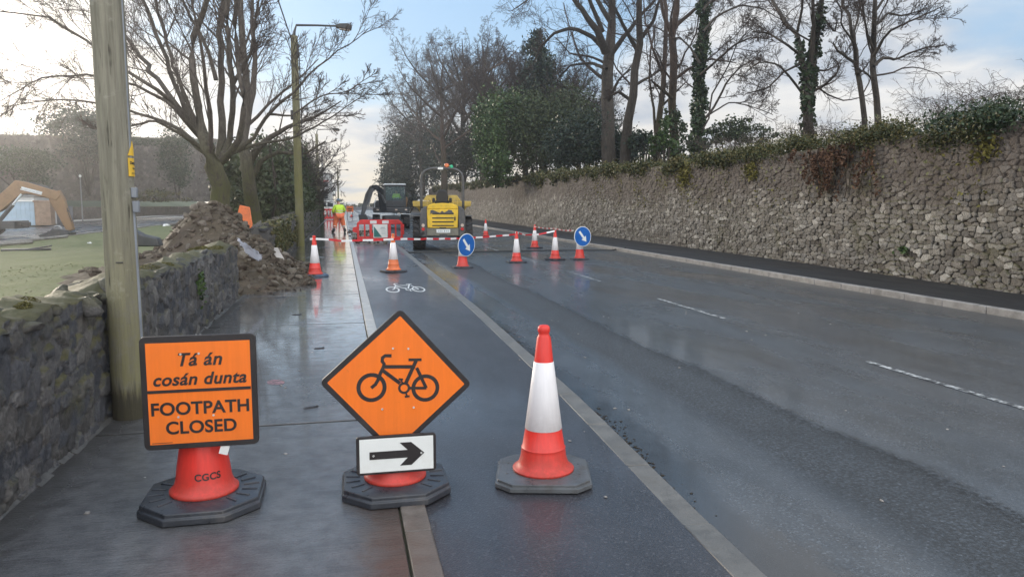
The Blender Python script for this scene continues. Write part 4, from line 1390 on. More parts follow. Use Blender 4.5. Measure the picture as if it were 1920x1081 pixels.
DENSE = [LV(8, 0.40, 0.8, 8, 0.34, up=0.03, wig=0.20, t0=0.34, K=4, rmin=0.020),
         LV(7, 0.55, 0.75, 6, 0.45, up=0.03, wig=0.20, t0=0.2, rmin=0.013),
         LV(6, 0.58, 0.7, 5, 0.6, up=0.02, wig=0.20, t0=0.15, rmin=0.0095),
         LV(4, 0.6, 0.65, 3, 0.7, up=0.01, wig=0.20, t0=0.2, rmin=0.007)]
OPEN = [LV(8, 0.42, 0.75, 8, 0.34, up=0.04, wig=0.16, t0=0.3, K=4, rmin=0.014),
        LV(6, 0.55, 0.7, 6, 0.45, up=0.03, wig=0.17, t0=0.2, rmin=0.0095),
        LV(6, 0.55, 0.65, 4, 0.6, up=0.01, wig=0.18, t0=0.15, rmin=0.007),
        LV(3, 0.6, 0.6, 3, 0.7, up=0.0, wig=0.18, t0=0.2, rmin=0.005)]

right_tree('stout bare beech with spreading crown above the dark evergreen bushes', 47, [
    [(1142, 262, 34), (1138, 200, 30), (1137, 150, 28), (1138, 100, 27), (1143, 50, 20), (1150, -10, 15), (1155, -100, 9), (1165, -200, 4)],
    [(1136, 98, 22), (1122, 62, 17), (1095, 25, 13), (1070, -10, 10), (1040, -70, 5)],
    [(1134, 92, 16), (1112, 70, 11), (1075, 52, 9), (1040, 62, 7), (1012, 90, 5), (1000, 120, 2)],
    [(1137, 130, 10), (1110, 118, 7), (1070, 122, 5), (1045, 150, 3)],
    [(1140, 110, 15), (1170, 70, 11), (1200, 30, 8), (1230, 0, 6), (1260, -40, 3)],
    [(1130, 60, 12), (1105, 0, 9), (1085, -60, 6), (1060, -130, 3)],
    [(1140, 190, 9), (1160, 150, 6), (1180, 130, 4)],
    [(1144, 40, 13), (1110, -20, 9), (1030, -30, 6), (990, 0, 4), (960, 20, 2)],
], 101, M['bark'], M['twig'], DENSE)
right_tree('bare beech leaning right beside the stout one, trunk bending at mid height', 46, [
    [(1172, 275, 26), (1180, 220, 22), (1188, 170, 20), (1196, 110, 18), (1203, 60, 16), (1200, 0, 13), (1192, -80, 8), (1190, -180, 4)],
    [(1198, 100, 12), (1175, 60, 9), (1150, 10, 7), (1135, -50, 4)],
    [(1200, 75, 11), (1225, 40, 8), (1240, -10, 6), (1260, -70, 3)],
    [(1185, 190, 9), (1160, 172, 7), (1145, 180, 4)],
    [(1190, 160, 8), (1225, 140, 6), (1255, 120, 5), (1290, 125, 2)],
], 103, M['bark'], M['twig'], DENSE)
right_tree('slender bare tree with two thin stems left of the reddish trunk', 43, [
    [(1232, 285, 17), (1236, 230, 15), (1240, 170, 13), (1246, 110, 11), (1250, 50, 10), (1244, -20, 8), (1240, -100, 4)],
    [(1230, 260, 8), (1226, 200, 6), (1216, 150, 5), (1222, 90, 4), (1230, 40, 2)],
    [(1243, 140, 8), (1225, 95, 6), (1210, 40, 4), (1205, -20, 2)],
    [(1240, 200, 6), (1270, 170, 4), (1290, 150, 2)],
], 105, M['bark_warm'], M['twig'], OPEN, ivy=[(0, 0.0, 0.24, 0.5, 500)])
right_tree('bare tree with reddish bark and leafy ivy round its foot', 41, [
    [(1266, 290, 24), (1264, 230, 20), (1261, 170, 19), (1263, 110, 18), (1262, 60, 17), (1270, 0, 13), (1278, -80, 8), (1285, -170, 4)],
    [(1264, 75, 12), (1245, 30, 9), (1235, -30, 6), (1230, -90, 3)],
    [(1262, 185, 9), (1240, 168, 7), (1220, 150, 4)],
    [(1263, 150, 9), (1290, 130, 7), (1330, 110, 5), (1380, 118, 2)],
    [(1266, 50, 10), (1300, 20, 8), (1340, 0, 6), (1390, -10, 3)],
], 107, M['bark_warm'], M['twig'], DENSE, ivy=[(0, 0.02, 0.30, 0.75, 1700)])
right_tree('bare tree whose straight trunk is wrapped in dark ivy to mid height', 36, [
    [(1306, 292, 24), (1310, 230, 20), (1312, 170, 18), (1314, 110, 16), (1318, 50, 14), (1320, -10, 11), (1322, -90, 7), (1325, -170, 4)],
    [(1314, 140, 9), (1340, 118, 7), (1375, 85, 6), (1410, 70, 4), (1450, 75, 2)],
    [(1316, 230, 9), (1340, 200, 7), (1365, 150, 6), (1395, 120, 4), (1430, 110, 2)],
    [(1318, 60, 9), (1345, 30, 7), (1385, 10, 6), (1425, 15, 4), (1470, 40, 2)],
    [(1313, 120, 8), (1295, 90, 6), (1275, 70, 5), (1250, 75, 2)],
    [(1308, 265, 7), (1325, 225, 5), (1338, 170, 5), (1362, 130, 4), (1382, 80, 3), (1420, 40, 2)],
    [(1318, 20, 8), (1360, -30, 6), (1410, -60, 4)],
    [(1330, 215, 5), (1370, 190, 4), (1410, 200, 3), (1450, 215, 2)],
], 109, M['bark'], M['twig'], DENSE, ivy=[(0, 0.04, 0.72, 0.34, 4600)], wk=0.62)
right_tree('forked bare tree with ivy on its left fork, standing alone above the wall', 27, [
    [(1516, 262, 23), (1517, 220, 21), (1517, 180, 20), (1516, 145, 19), (1524, 100, 13), (1535, 55, 12), (1540, 0, 10), (1544, -80, 6), (1548, -160, 3)],
    [(1514, 150, 16), (1502, 110, 12), (1494, 70, 9), (1478, 45, 8), (1455, 15, 7), (1432, -30, 5), (1410, -80, 3)],
    [(1519, 120, 11), (1526, 60, 9), (1524, 10, 7), (1518, -50, 4)],
    [(1514, 185, 6), (1485, 150, 5), (1460, 120, 4), (1425, 115, 3), (1400, 135, 2)],
    [(1496, 100, 6), (1470, 80, 5), (1440, 62, 4), (1410, 60, 2)],
    [(1519, 175, 6), (1545, 160, 5), (1570, 138, 4), (1572, 118, 2)],
    [(1540, 30, 6), (1565, 60, 4), (1570, 40, 2)],
    [(1495, 60, 6), (1505, 10, 5), (1500, -40, 3)],
    [(1500, 120, 5), (1470, 135, 4), (1440, 165, 3), (1400, 175, 2)],
], 111, M['bark'], M['twig'], OPEN, ivy=[(0, 0.30, 0.72, 0.17, 800), (0, 0.08, 0.3, 0.10, 160), (1, 0.0, 0.2, 0.16, 220)], name='ash_tree', wk=0.9)
right_tree('thin crooked bare tree beside the last straight one on the right', 24.5, [
    [(1622, 240, 12), (1617, 190, 11), (1610, 150, 11), (1605, 115, 9), (1600, 75, 8), (1596, 40, 7), (1582, 10, 6), (1578, -50, 4)],
    [(1608, 140, 7), (1606, 100, 6), (1602, 60, 5), (1612, 20, 4), (1618, -40, 2)],
    [(1606, 120, 7), (1588, 108, 6), (1570, 95, 5), (1562, 80, 3)],
    [(1600, 80, 5), (1580, 50, 4), (1575, 15, 3), (1560, -20, 2)],
], 113, M['bark'], M['twig'], OPEN, name='ash_tree', wk=0.88)
right_tree('last straight bare tree on the right with branches reaching out over the brambles', 23.5, [
    [(1646, 240, 15), (1641, 190, 13), (1638, 150, 13), (1636, 110, 12), (1637, 60, 11), (1641, 10, 9), (1646, -60, 6), (1650, -130, 3)],
    [(1638, 125, 8), (1655, 108, 7), (1680, 112, 5), (1705, 100, 4), (1740, 88, 3), (1770, 85, 2)],
    [(1638, 105, 8), (1650, 85, 6), (1665, 60, 5), (1695, 45, 4), (1740, 25, 3), (1770, 10, 2)],
    [(1636, 90, 6), (1625, 60, 5), (1618, 20, 4), (1610, -30, 2)],
    [(1640, 50, 6), (1665, 25, 5), (1690, 30, 4), (1730, 20, 2)],
    [(1642, 20, 6), (1670, -20, 4), (1700, -60, 2)],
    [(1637, 150, 5), (1622, 135, 4), (1605, 128, 2)],
], 115, M['bark'], M['twig'], OPEN, name='ash_tree', wk=0.88)

FAR = [LV(10, 0.46, 0.8, 6, 0.42, up=0.05, wig=0.22, t0=0.2, K=3, rmin=0.026),
       LV(8, 0.5, 0.8, 5, 0.5, up=0.05, wig=0.24, t0=0.15, rmin=0.018),
       LV(7, 0.5, 0.75, 4, 0.6, up=0.04, wig=0.26, t0=0.15, rmin=0.013),
       LV(4, 0.55, 0.75, 3, 0.7, up=0.03, wig=0.26, t0=0.15, rmin=0.010)]
for i, (px, pb, pt, y, sp, lab, bm) in enumerate([
        (832, 318, 96, 92, 8.5, 'pale-trunked bare tree at the left edge of the wood behind the wall', 'bark_warm'),
        (868, 320, 58, 98, 8.0, 'tall bare tree with a fan-shaped crown behind the yellow dumper', 'bark'),
        (905, 315, 62, 90, 7.5, 'tallest bare round-crowned tree between the fan-shaped one and the conifer', 'bark_warm'),
        (792, 330, 140, 118, 7.0, 'lower bare tree over the dark evergreens at the far end of the wall', 'bark')]):
    b = at(px, pb, y)
    bare_from_height('beech_tree', (b.x, b.y, 3.4), at(px, pt, y).z - 3.4, sp, 131 + 3 * i, lab, M[bm], M['twig_pale' if i in (0, 3) else 'twig'], nl=9, levels=FAR, fork=0.26, group=None)
rsq = np.random.RandomState(160)
for i, (px, pt, y, sp, lab) in enumerate([
        (985, 95, 70, 5.0, 'twiggy brown thicket tree in front of the conifer'),
        (1050, 125, 67, 4.2, 'twiggy reddish thicket tree left of the stout beech'),
        (930, 130, 74, 4.6, 'twiggy grey thicket tree above the pale green laurel'),
        (1015, 110, 68, 4.2, 'twiggy brown thicket tree in the middle, above the olive evergreen mass'),
        (1085, 160, 64, 3.2, 'lowest twiggy brown thicket tree, touching the stout beech trunk')]):
    b = at(px, 300, y)
    bare_from_height('thicket_tree', (b.x, b.y, 3.4), at(px, pt, y).z - 3.4, sp, 161 + 3 * i, lab, M['bark_warm'], M['twig'], nl=15, fork=0.08,
                     levels=[LV(12, 0.42, 0.65, 5, 0.42, up=0.10, wig=0.2, t0=0.1, K=3, rmin=0.018), LV(9, 0.5, 0.65, 4, 0.55, up=0.08, wig=0.24, t0=0.1, rmin=0.014),
                             LV(8, 0.5, 0.7, 3, 0.6, up=0.05, wig=0.26, t0=0.1, rmin=0.011)], up=0.1)


# ------------------------------------------------------------------ evergreen bushes and other plants
def bush(name, label, blobs, leaf, mat, seed, base, cat='bush', stems=6, clumps=0):
    rs = np.random.RandomState(seed)
    root = empty(name, tuple(base), label=label, cat=cat)
    b = np.array(base, float)
    pts = np.concatenate([blob_points(c, r, n, rs, shell=0.45, clumps=clumps or max(10, n // 45)) for c, r, n in blobs])
    pts = pts[pts[:, 2] > b[2] - 0.3]
    leaf_obj('foliage', pts - b, leaf, mat, rs, root)
    mb = MB()
    for k in range(stems):
        c, r, _ = blobs[k % len(blobs)]
        q = Vector(c) - Vector(base)
        a = rs.uniform(0, 6.28)
        e = q + Vector((math.cos(a) * r[0] * 0.45, math.sin(a) * r[1] * 0.45, r[2] * rs.uniform(-0.1, 0.5)))
        s = Vector((math.cos(a) * 0.15, math.sin(a) * 0.15, -0.3))
        mb.tube([s, s.lerp(e, 0.45) + Vector((0, 0, 0.25)), e], [0.09, 0.06, 0.02], 5)
    mb.build('stems', M['bark'], root)
    return root


def blob_px(px, py, y, w, h, d, n):
    c = at(px, py, y)
    k = depth_of(c) / F_PX
    return (tuple(c), (w / 2 * k, d, h / 2 * k), n)


bush('laurel_bush', 'pale green glossy laurel spilling over the wall at its left end', [blob_px(922, 258, 58, 60, 150, 1.6, 7600), blob_px(935, 310, 56, 50, 60, 1.2, 3000), blob_px(950, 225, 60, 70, 90, 1.8, 3600)], 0.17, M['leaf_bright'], 201, (at(930, 330, 58).x, 58, 3.2))
bush('evergreen_bush', 'wide olive-brown evergreen mass above the wall right of the laurel', [blob_px(1000, 262, 59, 150, 130, 3.0, 11000), blob_px(1060, 235, 60, 130, 120, 3.0, 8000), blob_px(985, 210, 63, 90, 70, 2.5, 4000)], 0.165, M['leaf_olive'], 203, (at(1010, 330, 59).x, 59, 3.2))
bush('yew_bush', 'blackish green yew at the foot of the stout beech', [blob_px(1105, 262, 50, 130, 90, 2.4, 8000), blob_px(1160, 275, 49, 90, 60, 2.0, 4000), blob_px(1070, 280, 52, 90, 60, 2.0, 3200)], 0.14, M['leaf_dark'], 205, (at(1110, 310, 50).x, 50, 3.3))
bush('yew_bush', 'small dark bush between the leaning beech and the slender double stem', [blob_px(1208, 272, 45, 50, 44, 1.2, 900)], 0.18, M['leaf_dark'], 207, (at(1208, 295, 45).x, 45, 3.3))
bush('holm_oak', 'dark evergreen tree closing the far end of the wall beside the sky', [blob_px(742, 322, 122, 56, 120, 4.0, 8000), blob_px(775, 292, 124, 80, 130, 5.0, 9000), blob_px(752, 362, 121, 50, 60, 3.0, 3500), blob_px(818, 285, 118, 70, 110, 4.0, 5500)], 0.30, M['leaf_dark'], 209, (at(765, 385, 122).x, 122, 0.2), cat='tree')
bush('holm_oak', 'second dark evergreen clump above the wall behind the dumper roll bar', [blob_px(850, 292, 100, 80, 80, 3.0, 5000), blob_px(890, 285, 96, 60, 90, 3.0, 4000)], 0.26, M['leaf_dark'], 211, (at(860, 320, 98).x, 98, 3.3), cat='tree')
bush('distant_bush', 'low rounded purplish bush far behind the wall right of the ivy trunk', [blob_px(1368, 248, 46, 70, 44, 1.6, 1300), blob_px(1415, 250, 48, 80, 30, 1.6, 900), blob_px(1340, 258, 46, 50, 30, 1.2, 500)], 0.16, M['leaf_olive'], 213, (at(1370, 275, 46).x, 46, 3.3))
bush('laurel_bush', 'small pale green sapling leaves between the reddish trunk and the ivy trunk', [blob_px(1252, 258, 40, 44, 60, 0.7, 420), blob_px(1232, 270, 41, 40, 40, 0.7, 260)], 0.19, M['leaf_bright'], 215, (at(1250, 285, 40).x, 40, 3.3))

# conifer: whorls of drooping sprays round a straight stem
rs = np.random.RandomState(220)
b = at(1020, 320, 66)
root = empty('conifer', (b.x, b.y, 3.3), label='dark blue-green conifer with ragged top behind the brown thicket', cat='tree')
hc = at(1000, 58, 66).z - 3.3
mb = MB(); mb.tube([(0, 0, -0.5), (-0.2, 0, hc * 0.5), (-0.7, 0, hc * 0.98)], [0.35, 0.22, 0.04], 7); mb.build('trunk', M['bark'], root)
pts = []
for k in range(46):
    t = 0.22 + 0.78 * k / 46
    for j in range(6):
        a = rs.uniform(0, 6.28)
        if rs.rand() < 0.25: continue
        L = (1 - t) ** 0.8 * 5.2 * rs.uniform(0.3, 1.3) + 0.35
        m = 44
        s = rs.rand(m) ** 0.7
        z = hc * t + s * L * 0.25 - s ** 2 * L * 0.35
        q = np.stack([-0.7 * t + np.cos(a) * s * L, np.sin(a) * s * L, z], -1) + rs.normal(0, 0.16, (m, 3)) * (0.5 + s[:, None])
        pts.append(q)
leaf_obj('crown', np.concatenate(pts), 0.22, M['leaf_dark'], rs, root, 0.5)

# ivy along the top of the right wall, clumped and hanging over
rs = np.random.RandomState(230)


def ivy_band(name, y0, y1, n, leaf, mat, seed, label, hang=0.35, rise=0.28, dens=None, cat='ivy'):
    rs = np.random.RandomState(seed)
    k = int((y1 - y0) * 2.6)
    cy = y0 + (y1 - y0) * rs.rand(k)
    cx = np.array([right_x(q) for q in cy]) + rs.uniform(-0.10, 0.75, k)
    cz = np.array([right_h(q) for q in cy]) + rs.uniform(-0.06, rise, k) * np.clip(0.6 + 0.6 * wav(cy, cy * 0, 0.8, seed), 0.15, 1.4)
    hangm = rs.rand(k) < 0.30
    cx = np.where(hangm, np.array([right_x(q) for q in cy]) - 0.10, cx)
    cz = np.where(hangm, cz - rs.rand(k) ** 1.4 * hang * 1.8 * np.clip(0.5 + 0.8 * wav(cy, cy * 0, 0.6, seed + 5), 0.1, 1.5), cz)
    idx = rs.randint(0, k, n)
    p = np.stack([cx, cy, cz], -1)[idx] + rs.normal(0, 1, (n, 3)) * np.stack([np.where(hangm, 0.07, 0.20), np.full(k, 0.30), np.where(hangm, 0.14, 0.13)], -1)[idx]
    o = leaf_obj(name, p, leaf, mat, rs)
    return tag(o, label, cat)


ivy_band('ivy', 4.5, 24, 26000, 0.055, M['leaf_ivy'], 231, 'dark green ivy capping the near right-hand wall and drooping over its edge', hang=0.24, rise=0.28)
ivy_band('ivy', 8.5, 15.5, 9000, 0.055, M['leaf_ivy_dark'], 232, 'thick dark ivy mounded on the wall top at the far right edge', hang=0.26, rise=0.36)
ivy_band('ivy', 22, 47, 22000, 0.082, M['leaf_ivy'], 233, 'yellowish green ivy and moss along the middle of the right-hand wall top', hang=0.10, rise=0.20)
ivy_band('ivy', 45, 112, 14000, 0.16, M['leaf_ivy'], 235, 'thin green growth along the far top of the right-hand wall', hang=0.25, rise=0.25)
# dead brown creeper hanging on the wall
pts = []
for k in range(34):
    y = 17.6 + rs.normal(0, 0.75)
    z0, L = 3.0 + rs.uniform(-0.2, 0.2), rs.uniform(0.3, 1.25)
    m = 60
    s = rs.rand(m)
    yy_ = y + 0.12 * np.sin(s * 5 + k) + rs.normal(0, 0.05, m)
    pts.append(np.stack([np.array([right_x(q) for q in yy_]) - 0.10 - rs.rand(m) * 0.10, yy_, z0 - s * L], -1))
root = empty('dead_creeper', (right_x(17.6) - 0.1, 17.6, 3.0), label='dead reddish-brown creeper hanging down the wall below the lone forked tree', cat='creeper')
leaf_obj('dead_leaves', np.concatenate(pts) - np.array(root.location), 0.075, M['leaf_dead'], rs, root)
mb = MB()
for k in range(14):
    y = rs.normal(0, 0.8)
    pp = [(rs.uniform(-0.08, -0.02) + right_x(17.6 + y) - right_x(17.6), y, 0.2)]
    for j in range(6):
        pp.append((pp[-1][0] + rs.uniform(-0.02, 0.01), pp[-1][1] + rs.normal(0, 0.09), pp[-1][2] - rs.uniform(0.12, 0.3)))
    mb.tube(pp, 0.012, 4)
mb.build('stems', M['bark_warm'], root)
# creepers and small tufts on the face
for (py, pz, n, mt, lab, sp, lf) in [(12.55, 2.72, 260, 'leaf_moss', 'bright yellow-green tuft growing high on the right end of the wall', 0.18, 0.07),
                                 (14.75, 0.62, 90, 'leaf_bright', 'small green fern growing low in the wall joints', 0.06, 0.06),
                                 (27.2, 2.75, 520, 'leaf_moss', 'mossy green patch below the ivy near the ivy-wrapped tree', 0.30, 0.09),
                                 (22.0, 2.70, 300, 'leaf_moss', 'olive moss patch on the wall left of the dead creeper', 0.22, 0.08)]:
    c = np.array([right_x(py) - 0.06, py, pz])
    p = c + rs.normal(0, 1, (n, 3)) * np.array([0.05, sp, sp * 0.8])
    o = leaf_obj('wall_plant', p - c, lf, M[mt], rs)
    o.location = tuple(c)
    tag(o, lab, 'plant')
# lichen-green small leaves sprinkled over the upper face
n = 2600
py = np.concatenate([rs.uniform(9, 40, 1500), rs.normal(31, 3.0, 1100)])
pz = 1.5 + rs.rand(n) ** 0.8 * 1.6
px_ = np.array([right_x(q) for q in py]) - 0.045 - rs.rand(n) * 0.03
keep = wav(py, pz, 1.7, 77) > 0.1
o = leaf_obj('creeping_plant', np.stack([px_, py, pz], -1)[keep], 0.06, M['leaf_moss'], rs)
tag(o, 'small pale green leaves of creeper scattered over the upper face of the right-hand wall', 'creeper', kind='stuff')


# brambles behind the right end of the wall
def bramble(label, spots, seed, mat):
    rs = np.random.RandomState(seed)
    base = spots[0]
    root = empty('bramble', (base[0], base[1], 3.3), label=label, cat='bramble')
    P, R = [], []
    for (x, y, r, h) in spots:
        for k in range(46):
            a = rs.uniform(0, 6.28)
            L = r * rs.uniform(0.5, 1.3)
            t = np.linspace(0, 1, 9)
            hh = h * rs.uniform(0.5, 1.15)
            p = np.stack([x - base[0] + rs.normal(0, r * 0.3) + np.cos(a) * L * t, y - base[1] + rs.normal(0, r * 0.3) + np.sin(a) * L * t,
                          hh * (1 - (1 - 1.35 * t) ** 2) - 0.1], -1)
            P.append(p + rs.normal(0, 0.03, p.shape)); R.append(np.linspace(0.009, 0.004, 9))
    P, R = np.array(P), np.array(R)
    V, Fq = tubes(P, R, 4)
    q, rr = sprout(P, R, 5, 0.3, 0.8, 4, 0.6, rs, up=0.02, wig=0.25, rmin=0.005)
    v2, f2 = tubes(q, rr, 3)
    q3, r3 = sprout(q, rr, 4, 0.5, 0.8, 3, 0.7, rs, up=0.02, wig=0.3, rmin=0.004)
    v3, f3 = tubes(q3, r3, 3)
    link_mesh('canes', np_mesh('canes', np.concatenate([V, v2, v3]), np.concatenate([f for f in (Fq, f2 + len(V), f3 + len(V) + len(v2))])), mat, root)
    return root


bramble('arching bare brambles above the wall at the far right edge', [(15.6, 14.5, 1.5, 1.15), (15.8, 12.6, 1.5, 1.05), (15.4, 11.0, 1.3, 1.0)], 241, M['twig'])
bramble('grey bramble thicket between the last straight tree and the right edge', [(15.8, 17.0, 1.4, 1.2), (16.6, 18.6, 1.4, 1.2)], 243, M['twig_pale'])
bramble('thin bare scrub along the wall top between the forked tree and the crooked one', [(16.0, 22.0, 1.4, 1.0), (16.2, 24.5, 1.5, 1.1)], 245, M['twig'])
bramble('bare scrub on the bank between the ivy trunk and the forked tree', [(17.5, 31.0, 1.8, 1.3), (17.8, 33.5, 1.6, 1.2)], 247, M['twig_pale'])

# ------------------------------------------------------------------ growth along the left wall
# tall overgrown hedge beside the footpath further on
rs = np.random.RandomState(260)
root = empty('hedge', (-3.0, 60, 0), label='tall dark overgrown hedge leaning over the footpath beyond the lamp pole', cat='hedge')
pts = []
for k in range(150):
    y = 34.5 + 42 * rs.rand() ** 1.15
    hgt_ = np.interp(y, [34, 38, 50, 75, 103], [2.2, 4.2, 5.4, 6.4, 6.0])
    pts.append(blob_points((-2.9 - rs.uniform(0, 2.2), y, hgt_ * rs.uniform(0.25, 0.78)), (0.9, 1.6, hgt_ * 0.32), 420, rs, clumps=9))
pts = np.concatenate(pts)
pts[:, 0] = np.where(pts[:, 0] > -1.75, -1.75 - rs.rand(len(pts)) * 0.3, pts[:, 0])
n = 9000
py = 35 + 42 * rs.rand(n) ** 1.1
pts = np.concatenate([pts, np.stack([-1.80 - rs.rand(n) * 0.5, py, 0.02 + 2.6 * rs.rand(n)], -1)])
pts = pts[pts[:, 2] > 0.02]
leaf_obj('foliage', pts - np.array(root.location), 0.17, M['leaf_olive'], rs, root)
mb = MB()
for k in range(26):
    y = -25 + 40 * k / 26
    mb.tube([(rs.uniform(-0.6, 0.2), y, 0), (rs.uniform(-0.8, 0.3), y + rs.normal(0, 0.4), 1.8), (rs.uniform(-1.2, 0.4), y + rs.normal(0, 0.8), 4.2)], [0.09, 0.07, 0.02], 5)
mb.build('stems', M['bark'], root)
# ivy hanging on the far low wall
n = 3600
py = rs.uniform(20, 34, n); t = rs.rand(n)
p = np.stack([np.array([lw_x(q) for q in py]) + 0.05 - 0.28 * (t > 0.75) * rs.rand(n), py, 0.15 + 0.98 * t ** 0.7 + 0.01 * (py - 20) + 0.06 * wav(py, t, 2, 5)], -1)
keep = wav(py, t * 2, 1.4, 15) > -0.35
o = leaf_obj('ivy', p[keep], 0.085, M['leaf_ivy'], rs)
tag(o, 'dull green ivy trailing down the low wall beside the lamp pole', 'ivy')
# moss cushions on the near wall
V = []
pts = []
for k in range(26):
    y = rs.choice([rs.uniform(3.4, 6), rs.uniform(7, 13.8), rs.uniform(10, 13.8)])
    c = np.array([lw_x(y) - rs.uniform(0.02, 0.34), y, lh(y) + 0.01])
    w = rs.uniform(0.06, 0.16)
    m = 620
    q = rs.normal(0, 1, (m, 3)); q /= np.linalg.norm(q, axis=1, keepdims=True); q[:, 2] = np.abs(q[:, 2])
    pts.append(c + q * np.array([w * 0.7, w * 1.3, 0.045]) * rs.uniform(0.8, 1.05, (m, 1)))
o = leaf_obj('moss_cushions', np.concatenate(pts) - np.array([0, 0, 0.03]), 0.012, M['moss_tuft'], rs, near_wall, 0.8)
for (c, n, sp, lab) in [((lw_x(10.3) + 0.04, 10.3, 0.62), 120, 0.055, 'small bright green weed growing from the face of the low wall')]:
    o = leaf_obj('wall_plant', rs.normal(0, 1, (n, 3)) * (0.02, sp * 1.6, sp * 1.6), 0.05, M['leaf_bright'], rs)
    o.location = c
    tag(o, lab, 'plant')

# far left background: big retaining wall with ivy, dark round shrub, thin far trees
relief_wall('retaining_wall', [(-31.5, 58), (-31.0, 70), (-24.0, 100), (-17.5, 122)], 2.0, lambda s: 4.3 + s * 0.075, 0.8, 0.16, 0.55, 0.36, 0.09, 61, M['stone_far'], -1, 0.12,
            'high old stone retaining wall far behind the left-hand road')
relief_wall('roadside_wall', [(-26.4, 30), (-26.4, 70), (-25.0, 110), (-20.5, 130)], 0.05, lambda s: 1.25, 0.4, 0.12, 0.4, 0.22, 0.05, 63, M['stone_far'], -1, 0.05,
            'low brown stone wall along the far pavement below the grass bank')
bush('cypress_bush', 'big dark rounded shrub rising over the retaining wall behind the wooden pole', [blob_px(150, 250, 88, 100, 84, 3.0, 7000), blob_px(205, 262, 90, 70, 56, 2.5, 2600), blob_px(110, 276, 86, 50, 30, 2.0, 1300)], 0.24, M['leaf_dark'], 263, (at(165, 300, 88).x, 88, 2.8), stems=8)
bush('ivy_mass', 'dark ivy sheet covering the retaining wall left of the forked tree', [blob_px(325, 292, 97, 58, 90, 0.7, 3600), blob_px(290, 266, 99, 190, 16, 0.8, 2600), blob_px(338, 330, 96, 30, 40, 0.6, 900)], 0.20, M['leaf_ivy_dark'], 265, (at(335, 385, 97).x, 97, 2.6), cat='ivy', stems=4)
bush('ivy_mass', 'dark ivy heap covering the left end of the retaining wall', [blob_px(30, 300, 71, 130, 46, 1.2, 5600), blob_px(-70, 300, 66, 120, 80, 1.2, 2400), blob_px(70, 345, 71, 60, 50, 1.0, 1800)], 0.17, M['leaf_ivy_dark'], 267, (at(45, 375, 71).x, 71, 2.4), cat='ivy', stems=4)
bush('bank_shrub', 'low green shrub on the grass bank right of the wooden pole', [blob_px(300, 372, 90, 80, 26, 1.5, 900)], 0.22, M['leaf_ivy'], 269, (at(300, 385, 90).x, 90, 2.2))
for i, (px, pt, y, lab, sp) in enumerate([(548, 262, 62, 'dusky twiggy tree just left of the lamp pole', 4.2), (512, 286, 54, 'low brown twiggy scrub tree beyond the second mossy trunk', 3.6), (572, 312, 84, 'dark twiggy tree beyond the lamp pole near the chimney', 2.2), (470, 290, 80, 'grey twiggy tree far behind the second mossy trunk', 5)]):
    b = at(px, 400, y)
    bare_from_height('scrub_tree', (b.x, b.y, 0), at(px, pt, y).z, sp, 271 + 4 * i, lab, M['bark'], M['twig'], nl=14, fork=0.06,
                     levels=[LV(10, 0.45, 0.65, 5, 0.5, up=0.08, wig=0.18, t0=0.1, K=3, rmin=0.02), LV(8, 0.5, 0.65, 4, 0.6, up=0.06, wig=0.2, t0=0.1, rmin=0.015),
                             LV(5, 0.5, 0.65, 3, 0.6, up=0.05, wig=0.2, t0=0.1, rmin=0.012)], up=0.08)
for i, (px, y, pt) in enumerate([(8, 118, 232), (28, 120, 226), (48, 121, 238), (72, 124, 252)]):
    b = at(px, 300, y)
    lab = ['leftmost thin far tree against the bright sky above the ivy heap', 'tallest of the thin far trees against the bright sky at the left edge', 'third thin far tree from the left above the ivy heap', 'shortest thin far tree, nearest the dark rounded shrub'][i]
    bare_from_height('poplar_tree', (b.x, b.y, 3.0), at(px, pt, y).z - 3.0, 1.4, 291 + 3 * i, lab, M['bark'], M['twig_pale'], nl=6, fork=0.2, trunk_r=0.16)

# ------------------------------------------------------------------ traffic cones
def base_plate(mb, w, d, h, ch, lip=0.012):
    def octo(w_, d_, c_): return [(-w_ + c_, -d_), (w_ - c_, -d_), (w_, -d_ + c_), (w_, d_ - c_), (w_ - c_, d_), (-w_ + c_, d_), (-w_, d_ - c_), (-w_, -d_ + c_)]
    o0, o1, o2 = octo(w, d, ch), octo(w - lip, d - lip, ch), octo(w - lip * 2.2, d - lip * 2.2, ch)
    vs = [(*p, 0.004) for p in o0] + [(*p, h * 0.55) for p in o0] + [(*p, h * 0.62) for p in o1] + [(*p, h * 0.93) for p in o1] + [(*p, h) for p in o2]
    fs = [tuple(range(8))[::-1], tuple(range(32, 40))]
    for r in range(4):
        fs += [(8 * r + i, 8 * r + (i + 1) % 8, 8 * r + 8 + (i + 1) % 8, 8 * r + 8 + i) for i in range(8)]
    mb.add(vs, fs)


CONE_GROUP = 'red and white traffic cones round the works'


